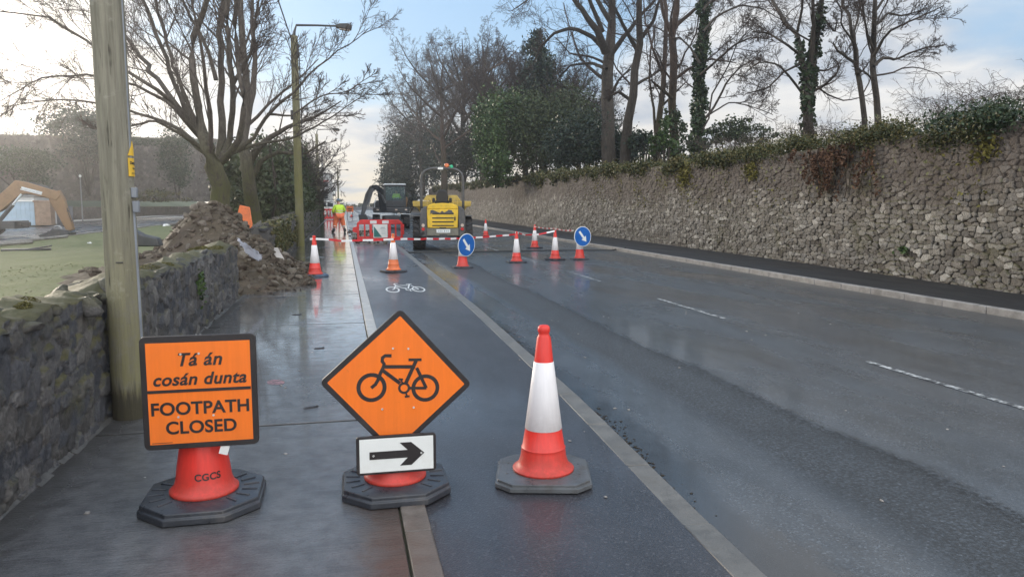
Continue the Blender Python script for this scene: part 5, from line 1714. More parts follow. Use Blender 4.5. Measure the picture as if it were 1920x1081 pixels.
def make_cone(col, base, label, H=0.935):
    k = H / 0.935
    root = empty('traffic_cone', label=label, cat='traffic cone', group=CONE_GROUP)
    mb = MB(); base_plate(mb, 0.283 * k, 0.283 * k, 0.05 * k, 0.09 * k)
    for a in range(8):
        an = a * math.pi / 4 + 0.39
        mb.cyl((0.235 * k * math.cos(an), 0.235 * k * math.sin(an), 0.05 * k), (0.235 * k * math.cos(an), 0.235 * k * math.sin(an), 0.053 * k), 0.008, n=8)
    mb.build('base', base, root, 0.004)

    def rr(z): return 0.150 - 0.1299 * z
    prof = [(0.178, 0.046), (0.186, 0.052), (0.187, 0.062), (0.178, 0.070), (0.160, 0.082), (0.150, 0.10), (0.1385, 0.135), (0.1345, 0.17), (0.1325, 0.185), (0.1345, 0.19), (0.1285, 0.196), (rr(0.31), 0.31),
            (rr(0.50), 0.50), (rr(0.715), 0.715), (0.042, 0.855), (0.034, 0.872), (0.030, 0.884), (0.0355, 0.893), (0.037, 0.908), (0.035, 0.922), (0.026, 0.932), (0.012, 0.935)]
    mb = MB().lathe([(r * k, z * k) for r, z in prof], 40)
    mb.build('body', col, root, smooth=0.9)
    mb = MB().lathe([(rr(z) * k + o, z * k) for z, o in ((0.306, 0.0005), (0.308, 0.0026), (0.5, 0.0026), (0.712, 0.0026), (0.714, 0.0005))], 40, cap=False)
    mb.build('sleeve', M['sleeve'], root, smooth=0.9)
    return root


cone0 = make_cone(M['cone_red'], M['rubber_grey'], 'large clean red cone in the foreground, right of the bicycle sign, on grey base')
cone0.location = (1.155, 4.33, 0.0); cone0.rotation_euler.z = RAD(-14)
cone_o = make_cone(M['cone_orange'], M['rubber'], 'faded orange cone with dirty sleeve standing on the cycle lane beyond the painted bicycle')
cone_o.location = (1.18, 18.75, 0.0); cone_o.rotation_euler.z = RAD(20)
cone_b = make_cone(M['cone_red'], M['rubber_blue'], 'red cone with bluish base on the footpath beside the rubble heap')
cone_b.location = (-0.66, 18.0, 0.0); cone_b.rotation_euler.z = RAD(10)
cone_k = make_cone(M['cone_red'], M['rubber'], 'red road cone holding the long tape, just right of the left blue disc')
cone_k.location = (5.06, 22.2, -0.1)
for (x, y, z, rz, lab) in [(6.5, 23.05, -0.1, 30, 'red cone on the road close to the left of the right-hand blue disc'),
                           (7.42, 29.3, -0.1, 50, 'red cone in the second row, standing behind the gap of the two front road cones'),
                           (7.54, 40.6, -0.1, 12, 'small-looking red cone farthest right up the road behind the dumper wheel'),
                           (gp(659, 407).x, gp(659, 407).y, 0.0, 0, 'tiny distant red cone on the cycle lane beyond the standing worker')]:
    c = copy_tree(cone_k)
    c.location = (x, y, z); c.rotation_euler.z = RAD(rz); c['label'] = lab


# ------------------------------------------------------------------ temporary signs on cone stands
def stand(root, w, d, ch, r_bot, r_at, z_at, top, base_rz=0.0):
    mb = MB()
    base_plate(mb, w, d, 0.07, ch, 0.010)
    ob = mb.build('base', M['rubber'], root, 0.005)
    rb = MB()
    for sx in (-1, 1):
        for k in range(6):
            a = RAD(-48 + 19 * k) + (math.pi if sx < 0 else 0)
            r0, r1 = r_bot + 0.025, min(w * 0.93, r_bot + 0.14)
            c, s = math.cos(a), math.sin(a)
            m_ = (r0 + r1) / 2
            rb.box((c * m_, s * m_, 0.072), (r1 - r0, 0.012, 0.008), RZ(a))
    rb.build('ribs', M['rubber'], ob, 0.002)
    prof = [(r_bot * 0.96, 0.066), (r_bot, 0.074), (r_bot, 0.086), (r_bot * 0.95, 0.094), (r_bot * 0.88, 0.105), (r_bot * 0.80, 0.15), (r_at + (0.20 - 0.0) * 0.0 + (z_at - 0.2) * 0.16, 0.20), (r_at, z_at), (0.075, top - 0.05), (0.06, top), (0.03, top + 0.01)]
    cone = MB().lathe(prof, 40).build('cone_stand', M['cone_red'], root, smooth=0.9)
    return ob, cone


def bolt_heads(parent, pts, y):
    mb = MB()
    for x, z in pts:
        mb.cyl((x, y, z), (x, y - 0.004, z), 0.006, n=8)
    mb.build('rivets', M['rivet'], parent)


# FOOTPATH CLOSED
bx_, by_ = -0.79, 4.36
s1 = empty('road_sign', (bx_, by_, 0), label='orange rectangular FOOTPATH CLOSED sign on a red cone stand beside the wooden pole', cat='road sign', group='temporary signs in the foreground')
stand(s1, 0.312, 0.335, 0.16, 0.182, 0.118, 0.34, 0.78)
fy = -0.155
cx_, x0_, x1_, z0_, z1_ = 0.028, -0.260, 0.317, 0.358, 0.965
plate = MB().prism(rrect(x0_, z0_, x1_, z1_, 0.03), 'y', fy, fy + 0.022).build('sign_board', M['sign_black'], s1, 0.003)
MB().prism([(x0_ + 0.03, z0_ + 0.03), (x1_ - 0.03, z0_ + 0.03), (x1_ - 0.03, z1_ - 0.035), (x0_ + 0.03, z1_ - 0.035)], 'y', fy - 0.0016, fy + 0.004).build('orange_face', M['sign_orange'], plate)
MB().box((cx_ - 0.002, fy - 0.003, 0.672), (x1_ - x0_ - 0.06, 0.0022, 0.016)).build('divider', M['sign_black'], plate)
MB().box((cx_, fy + 0.045, 0.66), (0.10, 0.05, 0.5)).build('socket', M['sign_black'], s1, 0.004)
lt = lambda z, x=cx_: Matrix.Translation((x, fy - 0.0030, z)) @ FACE
for body, z, sz, sh, off, sp in (('Tá án', 0.806, 0.097, 0.25, 0.0022, 1.06), ('cosán dunta', 0.704, 0.0915, 0.25, 0.0022, 1.05), ('FOOTPATH', 0.546, 0.094, 0.0, 0.0024, 1.02), ('CLOSED', 0.443, 0.094, 0.0, 0.0024, 1.03)):
    text_obj('lettering', body, sz, M['sign_black'], plate, lt(z), sh, off, 0.0006, sp)
bolt_heads(plate, [(-0.06, 0.868), (0.03, 0.868), (-0.085, 0.532), (0.09, 0.532)], fy - 0.0015)
MB().box((x0_ + 0.09, fy - 0.0020, z0_ + 0.038), (0.10, 0.0012, 0.003)).build('imprint', M['sign_black'], plate)


def on_cone(co):
    z = 0.170 + co.y
    r = 0.1456 - (z - 0.15) * 0.112 + 0.0025 + co.z
    a = RAD(-72) + co.x / r
    return Vector((r * math.cos(a), r * math.sin(a), z))


text_obj('cone_lettering', 'CGCS', 0.052, M['sign_black'], s1, None, 0.0, 0.0012, 0.0005, 1.05, wrap=on_cone)
MB().box((0.135, fy + 0.012, 0.335), (0.045, 0.012, 0.05), RY(0.3)).build('paper_tag', M['litter'], s1)

# bicycle diamond with arrow plate
bx2, by2 = 0.262, 4.34
s2 = empty('road_sign', (bx2, by2, 0), label='orange diamond sign with black bicycle and white arrow plate, between rectangular sign and near cone', cat='road sign', group='temporary signs in the foreground')
stand(s2, 0.305, 0.315, 0.15, 0.180, 0.115, 0.34, 0.80)
roll = RAD(3.4)
ccx, ccz, half = 0.012, 0.652, 0.412
fy = -0.13


def dia(h, r): return rpoly([(ccx + h * math.sin(roll + k * math.pi / 2), ccz + h * math.cos(roll + k * math.pi / 2)) for k in range(4)], r)


pl = MB().prism(dia(half + 0.012, 0.03), 'y', fy, fy + 0.02).build('diamond_board', M['sign_black'], s2, 0.003)
MB().prism(dia(half - 0.030, 0.006), 'y', fy - 0.0016, fy + 0.004).build('orange_face', M['sign_orange'], pl)
mb = MB()
cr_, sr_ = math.cos(-roll * 0.85), math.sin(-roll * 0.85)
K_ = 0.001118


def tfs(q, l):
    x, z = q[0] * K_, q[1] * K_
    return (ccx + 0.003 + x * cr_ - z * sr_, fy - 0.0024 - l, ccz + 0.010 + x * sr_ + z * cr_)


ribbon_symbol(mb, tfs, 1.0)
mb.build('bicycle_symbol', M['sign_black'], pl)
bolt_heads(pl, [(ccx - 0.02, ccz + 0.20), (ccx + 0.065, ccz + 0.195), (ccx - 0.085, ccz - 0.142), (ccx + 0.09, ccz - 0.142)], fy - 0.0015)
MB().box((0.0, fy + 0.05, 0.55), (0.09, 0.05, 0.55)).build('socket', M['sign_black'], s2, 0.004)
fy2 = -0.165
ap = MB().prism(rrect(-0.222, 0.146, 0.222, 0.366, 0.018), 'y', fy2, fy2 + 0.02).build('arrow_plate', M['sign_black'], s2, 0.003)
MB().prism([(-0.204, 0.160), (0.206, 0.160), (0.206, 0.352), (-0.204, 0.352)], 'y', fy2 - 0.0016, fy2 + 0.004).build('white_face', M['sign_white'], ap)
MB().prism([(-0.150, 0.234), (0.062, 0.234), (0.018, 0.190), (0.082, 0.190), (0.155, 0.256), (0.082, 0.322), (0.018, 0.322), (0.062, 0.278), (-0.150, 0.278)], 'y', fy2 - 0.0034, fy2 - 0.0012).build('arrow', M['sign_black'], ap)
bolt_heads(ap, [(-0.128, 0.256), (0.138, 0.256)], fy2 - 0.0034)
MB().box((0.0, fy2 + 0.03, 0.255), (0.08, 0.03, 0.14)).build('bracket', M['sign_black'], s2, 0.003)

# blue arrow discs on cones
def disc_sign(loc, yaw, label, zc, lean):
    root = empty('arrow_sign', loc, label=label, cat='road sign', group='blue arrow discs on cones')
    mb = MB(); base_plate(mb, 0.27, 0.27, 0.05, 0.09); mb.build('base', M['rubber'], root, 0.004)
    MB().lathe([(0.176, 0.046), (0.184, 0.056), (0.175, 0.068), (0.150, 0.10), (0.118, 0.30), (0.09, 0.52), (0.06, 0.75), (0.03, 0.76)], 32).build('cone_stand', M['cone_red'], root, smooth=0.9)
    MB().lathe([(0.1175, 0.33), (0.1190, 0.332), (0.092, 0.53), (0.090, 0.532)], 32, cap=False).build('sleeve', M['sleeve'], root, smooth=0.9)
    T = Matrix.Translation((0, 0, zc)) @ RZ(yaw) @ Matrix.Translation((0, -0.17, 0)) @ RX(lean)
    rot = T @ FACE
    d = MB().lathe([(0.318, -0.012), (0.318, 0.0)], 48, rot).build('disc', M['sign_white'], root, 0.003)
    MB().lathe([(0.298, 0.0005), (0.298, 0.0022)], 48, rot).build('blue_face', M['sign_blue'], d)
    q = RAD(-52)
    arrow = [(-0.205, -0.036), (0.05, -0.036), (0.05, -0.105), (0.215, 0.0), (0.05, 0.105), (0.05, 0.036), (-0.205, 0.036)]
    ar = MB()
    n = len(arrow)
    vs = []
    for zz in (0.0020, 0.0042):
        for x, y in arrow:
            vs.append(rot @ Vector((x * math.cos(q) - y * math.sin(q), x * math.sin(q) + y * math.cos(q), zz)))
    ar.add(vs, [tuple(range(n, 2 * n))] + [(i, (i + 1) % n, n + (i + 1) % n, n + i) for i in range(n)])
    ar.build('arrow', M['sign_white'], d)
    MB().box((0, 0, 0), (0.07, 0.10, 0.2), T @ Matrix.Translation((0, 0.06, 0))).build('socket', M['sign_black'], root)
    return root


disc_sign((3.19, 20.7, -0.1), RAD(34), 'blue disc with white arrow in front of the dumper wheel, turned aside on its cone', 0.635, RAD(3))
disc_sign((7.31, 23.05, -0.1), RAD(16), 'blue disc with white arrow nearest the right-hand kerb, facing more squarely', 0.735, RAD(-3))


# ------------------------------------------------------------------ red and white tape
def tape(name, pts, label, w=0.048, pitch=0.26, sag=0.0, twist=0.0, seed=1):
    rs = np.random.RandomState(seed)
    P = [Vector(p) for p in pts]
    out = []
    for a, b in zip(P[:-1], P[1:]):
        L = (b - a).length
        m = max(2, int(L / pitch))
        for k in range(m):
            t = k / m
            out.append(a.lerp(b, t) - Vector((0, 0, sag * L * 4 * t * (1 - t) * 0.1)) + Vector((0, 0, rs.normal(0, 0.004))))
    out.append(P[-1])
    V, Fs = [], []
    for i, p in enumerate(out):
        tw = twist * math.sin(i * 0.7 + seed)
        o = Vector((0.0, math.sin(tw), math.cos(tw))) * w / 2
        V += [tuple(p - o), tuple(p + o)]
    Fs = [(2 * i, 2 * i + 2, 2 * i + 3, 2 * i + 1) for i in range(len(out) - 1)]
    me = bpy.data.meshes.new(name)
    me.from_pydata(V, [], Fs)
    me.materials.append(M['tape_white']); me.materials.append(M['tape_red'])
    for i, p in enumerate(me.polygons): p.material_index = i % 2
    o = bpy.data.objects.new(name, me); C.objects.link(o)
    return tag(o, label, 'tape', 'red and white tape strung between the cones')


tape('barrier_tape', [at(581, 448, 18.1), at(592, 447, 17.93), at(640, 451, 18.2), at(738, 448, 18.66), at(800, 447.5, 19.8), at(866, 446.5, 20.98), at(966, 439, 22.12)],
     'long red and white tape across the footpath and road in front of the dumper', seed=2, sag=0.05)
tape('barrier_tape', [at(966, 436, 22.15), at(985, 440, 22.6), at(1010, 439, 22.9), at(1040, 433, 22.98)], 'short sagging tape between the two right-hand front road cones', 0.05, 0.2, twist=0.6, seed=3)
tape('barrier_tape', [at(1002, 424.5, 29.2), at(1040, 428, 26.2), at(1076, 432, 23.3)], 'thin tape running from the second-row cone to the right blue disc', 0.04, 0.3, sag=0.1, twist=0.9, seed=4)


# ------------------------------------------------------------------ poles, lamps, wires
def wood_pole_mesh(h, r0, r1, mat, root, name='pole', seed=0, n=20):
    rs = np.random.RandomState(seed)
    prof = [(r0 * 1.03, -0.1)] + [(r0 + (r1 - r0) * k / 14 + rs.normal(0, 0.0015), h * k / 14) for k in range(15)]
    prof.append((r1 * 0.3, h + 0.05))
    return MB().lathe(prof, n).build(name, mat, root, smooth=1.2)


np_ = empty('utility_pole', (-1.66, 6.30, 0), label='thick weathered wooden pole in the left foreground with yellow warning plates', cat='utility pole')
wood_pole_mesh(9.0, 0.122, 0.100, M['wood_pole'], np_, seed=3, n=32)


def on_pole(r, a0, x, z, y=0.0):
    a = a0 + x / r
    return Vector(((r + y) * math.cos(a), (r + y) * math.sin(a), z))


def pole_plate(poly, mat, parent, name, a0, r=0.121, dy=0.0, n=14):
    """a plate bent round the pole: poly (x, z) with x across"""
    xs = [p[0] for p in poly]
    x0, x1 = min(xs), max(xs)
    V, Fs = [], []

    def span(x):
        zs = []
        m = len(poly)
        for i in range(m):
            (xa, za), (xb, zb) = poly[i], poly[(i + 1) % m]
            if min(xa, xb) - 1e-9 <= x <= max(xa, xb) + 1e-9 and abs(xa - xb) > 1e-9:
                zs.append(za + (zb - za) * (x - xa) / (xb - xa))
        return (min(zs), max(zs)) if zs else (poly[0][1], poly[0][1])
    for k in range(n + 1):
        x = x0 + (x1 - x0) * min(max(k / n, 1e-4), 1 - 1e-4)
        lo, hi = span(x)
        V += [tuple(on_pole(r + dy, a0, x, lo)), tuple(on_pole(r + dy, a0, x, hi))]
    Fs = [(2 * k, 2 * k + 2, 2 * k + 3, 2 * k + 1) for k in range(n)]
    me = bpy.data.meshes.new(name); me.from_pydata(V, [], Fs)
    o = link_mesh(name, me, mat, parent)
    s = o.modifiers.new('thick', 'SOLIDIFY'); s.thickness = 0.003; s.offset = 1.0
    return o


A0 = RAD(-6)
dz_ = -0.015
p1 = pole_plate([(-0.058, 1.872 + dz_), (0.058, 1.872 + dz_), (0.058, 2.008 + dz_), (-0.058, 2.008 + dz_)][:4], M['sign_yellow'], np_, 'warning_plate', A0, 0.119)
p2 = pole_plate([(-0.058, 2.026 + dz_), (0.058, 2.026 + dz_), (0.0, 2.135 + dz_)], M['sign_yellow'], np_, 'warning_triangle', A0, 0.119)
wr = lambda zz: (lambda co: on_pole(0.1240, A0, co.x, zz + dz_ + co.y, co.z))
text_obj('lettering', 'Danger', 0.031, M['sign_black'], p1, None, offset=0.0012, extrude=0.0004, wrap=wr(1.962))
text_obj('lettering', 'High', 0.020, M['sign_black'], p1, None, offset=0.0006, extrude=0.0004, wrap=wr(1.925))
pole_plate([(-0.03, 1.893 + dz_), (0.03, 1.893 + dz_), (0.03, 1.898 + dz_), (-0.03, 1.898 + dz_)], M['sign_black'], p1, 'rule', A0, 0.1225)
MB().cyl((0.118, -0.03, 0.0), (0.108, -0.03, 1.66), 0.014, n=10).cyl((0.108, -0.03, 1.86), (0.095, -0.03, 8.0), 0.010, n=8).build('conduit', M['pipe_grey'], np_)
MB().box((0.125, -0.035, 1.735), (0.040, 0.05, 0.075)).build('junction_box', M['pipe_grey'], np_, 0.005)
MB().box((0.132, -0.035, 1.63), (0.045, 0.05, 0.085)).build('junction_box', M['pipe_grey'], np_, 0.005)
MB().box((0.015, -0.119, 1.215), (0.05, 0.012, 0.008)).build('nail_cleat', M['dark_steel'], np_)


def street_lamp(base, h, arm, r, label, mat, wood=True, fittings=False, az=0.0):
    root = empty('street_lamp', base, az, label, 'street lamp', 'lamp poles along the left footpath')
    wood_pole_mesh(h - 0.4 if wood else h, r, r * 0.8, mat, root, 'pole', int(h * 10), 14)
    MB().tube([(0, -0.02, h - 1.2), (0.02, -0.05, h - 0.25), (0.10, -0.05, h), (arm * 0.5, -0.05, h + 0.03), (arm, -0.05, h + 0.04)], [0.05, 0.05, 0.045, 0.038, 0.035], 8).build('bracket_arm', M['dark_steel'], root)
    hd = MB().prism([(arm - 0.15, h - 0.03), (arm + 0.42, h - 0.10), (arm + 0.46, h + 0.04), (arm + 0.30, h + 0.15), (arm, h + 0.13), (arm - 0.15, h + 0.07)], 'y', -0.17, 0.07).build('lamp_head', M['dark_steel'], root, 0.03)
    MB().box((arm + 0.17, -0.05, h - 0.085), (0.40, 0.17, 0.05), RY(0.12)).build('lens', M['lamp_clear'], hd, 0.02)
    if fittings:
        MB().box((-0.16, -0.03, h - 3.35), (0.10, 0.18, 0.35)).build('fuse_box', M['dark_steel'], root, 0.01)
        MB().box((0.13, -0.03, h - 0.95), (0.07, 0.22, 0.5)).build('cable_clamp', M['dark_steel'], root, 0.01)
        MB().tube([(0.17, -0.03, h - 1.0), (0.19, -0.03, h - 3.0), (0.18, -0.03, h - 5.0)], 0.02, 5).build('cable', M['cable'], root)
        st = MB()
        for k in range(5): st.tube([(0.1, -0.03, h - 1.0 - 0.3 * k), (0.30, -0.03, h - 1.0 - 0.3 * k)], 0.012, 4)
        st.build('step_irons', M['dark_steel'], root)
    return root


street_lamp((-1.66, 30.9, 0), 8.40, 1.72, 0.165, 'nearest wooden street lamp with an algae-green shaft at the end of the low wall', M['pole_far'], True, True)
street_lamp((-2.10, 70, 0), 8.15, 1.55, 0.15, 'second street lamp along the footpath, its thick pole rising beside the chimney', M['pole_far'], True)
street_lamp((-2.55, 105, 0), 8.05, 1.45, 0.12, 'third, thinner street lamp right behind the second one', M['steel'], False)
p = gp(634, 398); street_lamp((-0.80, 150, 0), 8.1, 1.6, 0.16, 'farthest street lamp standing alone against the pale sky beyond the worker', M['pole_far'], True)


def wire(a, b, sag, r, label):
    a, b = Vector(a), Vector(b)
    pts = [a.lerp(b, k / 24) - Vector((0, 0, sag * 4 * (k / 24) * (1 - k / 24))) for k in range(25)]
    o = MB().tube(pts, r, 5).build('overhead_wire', M['cable'])
    return tag(o, label, 'wire', 'overhead wires between the poles')


wire((-1.72, 30.85, 7.75), (-2.05, 6.3, 8.7), 0.10, 0.022, 'thick black overhead cable from the nearest street lamp up out of the picture')
wire((-1.66, 30.9, 7.6), (-2.1, 70, 7.3), 0.35, 0.012, 'thin overhead wire from the nearest street lamp to the second one')
wire((-2.1, 70, 7.5), (-0.8, 150, 7.4), 0.5, 0.02, 'thin overhead wire from the second street lamp to the farthest one')

# ------------------------------------------------------------------ rubble heap in the gap of the wall
rs = np.random.RandomState(300)


def heap_z(X, Y):
    a = 1.72 * np.exp(-np.maximum(np.abs((X + 3.25) / 1.25), 0) ** 2.0 - np.abs((Y - 20.6) / 2.1) ** 2.4)
    b2 = 0.95 * np.exp(-np.abs((X + 2.15) / 0.95) ** 2.2 - np.abs((Y - 17.6) / 2.1) ** 2.4)
    c = 0.55 * np.exp(-np.abs((X + 4.3) / 1.3) ** 2 - np.abs((Y - 19.0) / 2.4) ** 2)
    return np.maximum(np.maximum(a, b2), c) + 0.35 * np.minimum(a, b2) + 0.05 * wav(X, Y, 3.2, 41) + 0.035 * wav(X, Y, 9, 42) - 0.07


root = empty('rubble_heap', (-2.6, 18.5, 0), label='heap of dark earth and broken stones spilling through the gap in the low wall', cat='rubble heap')
xs, ys = np.linspace(-7, -0.3, 120), np.linspace(13.9, 25, 190)
X, Y = np.meshgrid(xs, ys)
Vv = np.stack([X + 2.6, Y - 18.5, heap_z(X, Y)], -1).reshape(-1, 3)
i = np.arange(120 * 190).reshape(190, 120)
me = np_mesh('earth', Vv, np.stack([i[:-1, :-1], i[:-1, 1:], i[1:, 1:], i[1:, :-1]], -1).reshape(-1, 4))
a_ = me.attributes.new('stone', 'FLOAT_COLOR', 'POINT')
cc = np.ones((len(Vv), 4), np.float32); cc[:, 0] = 0.25 + 0.2 * wav(Vv[:, 0], Vv[:, 1], 4, 5); cc[:, 2] = 0.3
a_.data.foreach_set('color', cc.reshape(-1))
link_mesh('earth', me, M['rubble'], root, 3.2)


def heap_pos():
    for _ in range(400):
        if rs.rand() < 0.55:
            x, y = rs.normal(-1.75, 0.62), rs.normal(17.3, 1.5)
        else:
            x, y = rs.normal(-3.2, 1.1), rs.normal(20.0, 1.7)
        if x < -0.62 and y > 14.1 and heap_z(np.array(x), np.array(y)) > -0.04 and not (y > 19.4 and -2.35 < x < -1.7):
            return (x + 2.6, y - 18.5, max(0.02, float(heap_z(np.array(x), np.array(y))) + rs.uniform(-0.02, 0.05)))


V, Fq, col = lump_mesh(2000, heap_pos, lambda: 0.022 + 0.15 * rs.rand() ** 3.6, rs, 0.75)
st = link_rocks('stones', V, Fq, col, M['rubble'], root)
st['kind'] = 'stuff'
# pale plastic sheet lying down its side, flagstones, litter
pp = [at(446, 448, 15.2), at(458, 456, 15.2), at(478, 470, 15.5), at(490, 478, 15.8)]
qq = [at(446, 452, 15.1), at(459, 470, 14.95), at(478, 488, 15.1), at(490, 489, 15.3)]
mb = MB()
gv, nu_, nw_ = [], 15, 8
for iu in range(nu_ + 1):
    t = iu / nu_ * 3; k = min(2, int(t)); f = t - k
    a_p, b_p = pp[k].lerp(pp[k + 1], f), qq[k].lerp(qq[k + 1], f)
    for iw in range(nw_ + 1):
        gv.append(a_p.lerp(b_p, iw / nw_) + Vector(rs.normal(0, 0.016, 3)))
mb.add(gv, [(iu * (nw_ + 1) + iw, (iu + 1) * (nw_ + 1) + iw, (iu + 1) * (nw_ + 1) + iw + 1, iu * (nw_ + 1) + iw + 1) for iu in range(nu_) for iw in range(nw_)])
o = mb.build('plastic_sheet', M['grey_sheet'], None, smooth=3.2); o.modifiers.new('thick', 'SOLIDIFY').thickness = 0.008
tag(o, 'crumpled pale grey plastic sheet lying down the side of the rubble heap', 'plastic sheet')
mb = MB(); mb.box(tuple(at(520, 478, 17.6)), (0.16, 0.5, 0.09), RZ(0.4) @ RX(0.5)); o = mb.build('timber_block', M['plank'], None, 0.012)
tag(o, 'short greyish timber block sticking out of the rubble near the far wall', 'timber')
b3 = at(282, 452, 12.0)
mb = MB(); mb.prism([(-0.30, -0.15), (0.26, -0.15), (0.22, -0.03), (0.02, 0.02), (-0.10, 0.10), (-0.28, 0.02)], 'y', -0.10, 0.16)
o = mb.build('stone_slab', M['dark_steel'], None, 0.02); o.location = (b3.x - 0.1, 11.95, b3.z + 0.08)
tag(o, 'dark wedge-shaped stone slab perched on the low wall right of the wooden pole', 'stone slab')


def crumple(name, loc, s, mat, label, cat, seed):
    rs = np.random.RandomState(seed)
    mb = MB(); mb.ball((0, 0, 0), (s, s * 0.7, s * 0.35), 9, 6)
    mb.v = [(x + rs.normal(0, s * .18), y + rs.normal(0, s * .18), max(-s * .3, z + rs.normal(0, s * .12))) for x, y, z in mb.v]
    o = mb.build(name, mat, None, smooth=None); o.location = (loc[0], loc[1], loc[2] + s * 0.31)
    return tag(o, label, cat)


crumple('litter', gp(458, 548, 0.0), 0.07, M['litter'], 'crumpled white paper at the foot of the rubble heap', 'litter', 1)
crumple('litter', gp(372, 622, 0.0) + Vector((0.06, -0.4, 0)), 0.05, M['litter'], 'small white scrap on the footpath just above the rectangular orange sign', 'litter', 2)
crumple('litter', gp(312, 425, 0.0), 0.28, M['litter'], 'white and dark rubbish bag lying on the lawn left of the rubble heap', 'litter', 3)
crumple('litter', gp(168, 457, 0.0), 0.10, M['litter'], 'white scrap on the lawn left of the wooden pole', 'litter', 4)
for k, (px, py, s, lab) in enumerate([(556, 590, 0.06, 'dark wet leaf on the footpath slab above the bicycle sign'), (598, 653, 0.05, 'dark twig scrap on the footpath left of the diamond sign tip'), (582, 764, 0.05, 'dark twig scrap on the footpath between the two orange signs'), (524, 558, 0.09, 'dark clod of earth on the footpath in front of the rubble')]):
    mb = MB(); mb.box((0, 0, 0.006), (s * 2.4, s * 0.6, 0.010), RZ(0.3 * k - 0.2), 0.6); mb.box((s * 0.9, s * 0.3, 0.008), (s, s * 0.4, 0.012), RZ(0.8), 0.5)
    o = mb.build('wet_leaf', M['boot'], None, 0.003); o.location = gp(px, py, 0.0); tag(o, lab, 'leaf')
mb = MB(); mb.add([tuple(gp(517 + 17 * math.cos(a), 716 + 5.0 * math.sin(a), 0.0015)) for a in np.linspace(0, 2 * math.pi, 16, endpoint=False)], [tuple(range(15, -1, -1))])
tag(mb.build('paint_spot', worn_paint('paint_pink', (0.45, 0.24, 0.25), 0.40, 0.60, 22)), kind='structure')


# ------------------------------------------------------------------ people
def skin_mesh(name, verts, edges, radii, mat, parent, root_i=0, sub=1):
    me = bpy.data.meshes.new(name)
    me.from_pydata([tuple(v) for v in verts], edges, [])
    o = bpy.data.objects.new(name, me); C.objects.link(o)
    m = o.modifiers.new('skin', 'SKIN'); m.use_smooth_shade = True; m.branch_smoothing = 0.3
    for i, r in enumerate(radii):
        r = r if isinstance(r, tuple) else (r, r)
        me.skin_vertices[0].data[i].radius = r
        me.skin_vertices[0].data[i].use_root = (i == root_i)
    s = o.modifiers.new('sub', 'SUBSURF'); s.levels = s.render_levels = sub
    bpy.context.view_layer.update()
    new = bpy.data.meshes.new_from_object(o.evaluated_get(bpy.context.evaluated_depsgraph_get()))
    bpy.data.objects.remove(o)
    return link_mesh(name, new, mat, parent, 3.2)


def hand_chains(V, E, R, wrist, d, side):
    """palm, five unequal curled fingers grown from the wrist vertex (index) along d"""
    w = Vector(V[wrist]); d = Vector(d).normalized()
    acr = d.cross(Vector((0, 0, 1)))
    if acr.length < 0.2: acr = d.cross(Vector((0, 1, 0)))
    acr.normalize(); nrm = acr.cross(d)
    V.append(w + d * 0.055); R.append((0.030, 0.022)); E.append((wrist, len(V) - 1)); palm = len(V) - 1
    V.append(w + d * 0.095); R.append((0.036, 0.018)); E.append((palm, len(V) - 1)); kn = len(V) - 1
    for off, L in ((-0.030, 0.070), (-0.010, 0.080), (0.011, 0.074), (0.031, 0.058)):
        a = w + d * 0.11 + acr * off
        V.append(a); R.append(0.010); E.append((kn, len(V) - 1))
        V.append(a + d * L * 0.5 - nrm * 0.012); R.append(0.009); E.append((len(V) - 2, len(V) - 1))
        V.append(a + d * L * 0.8 - nrm * 0.040); R.append(0.008); E.append((len(V) - 2, len(V) - 1))
    V.append(w + d * 0.065 + acr * side * 0.045); R.append(0.012); E.append((palm, len(V) - 1))
    V.append(w + d * 0.105 + acr * side * 0.058 - nrm * 0.015); R.append(0.010); E.append((len(V) - 2, len(V) - 1))


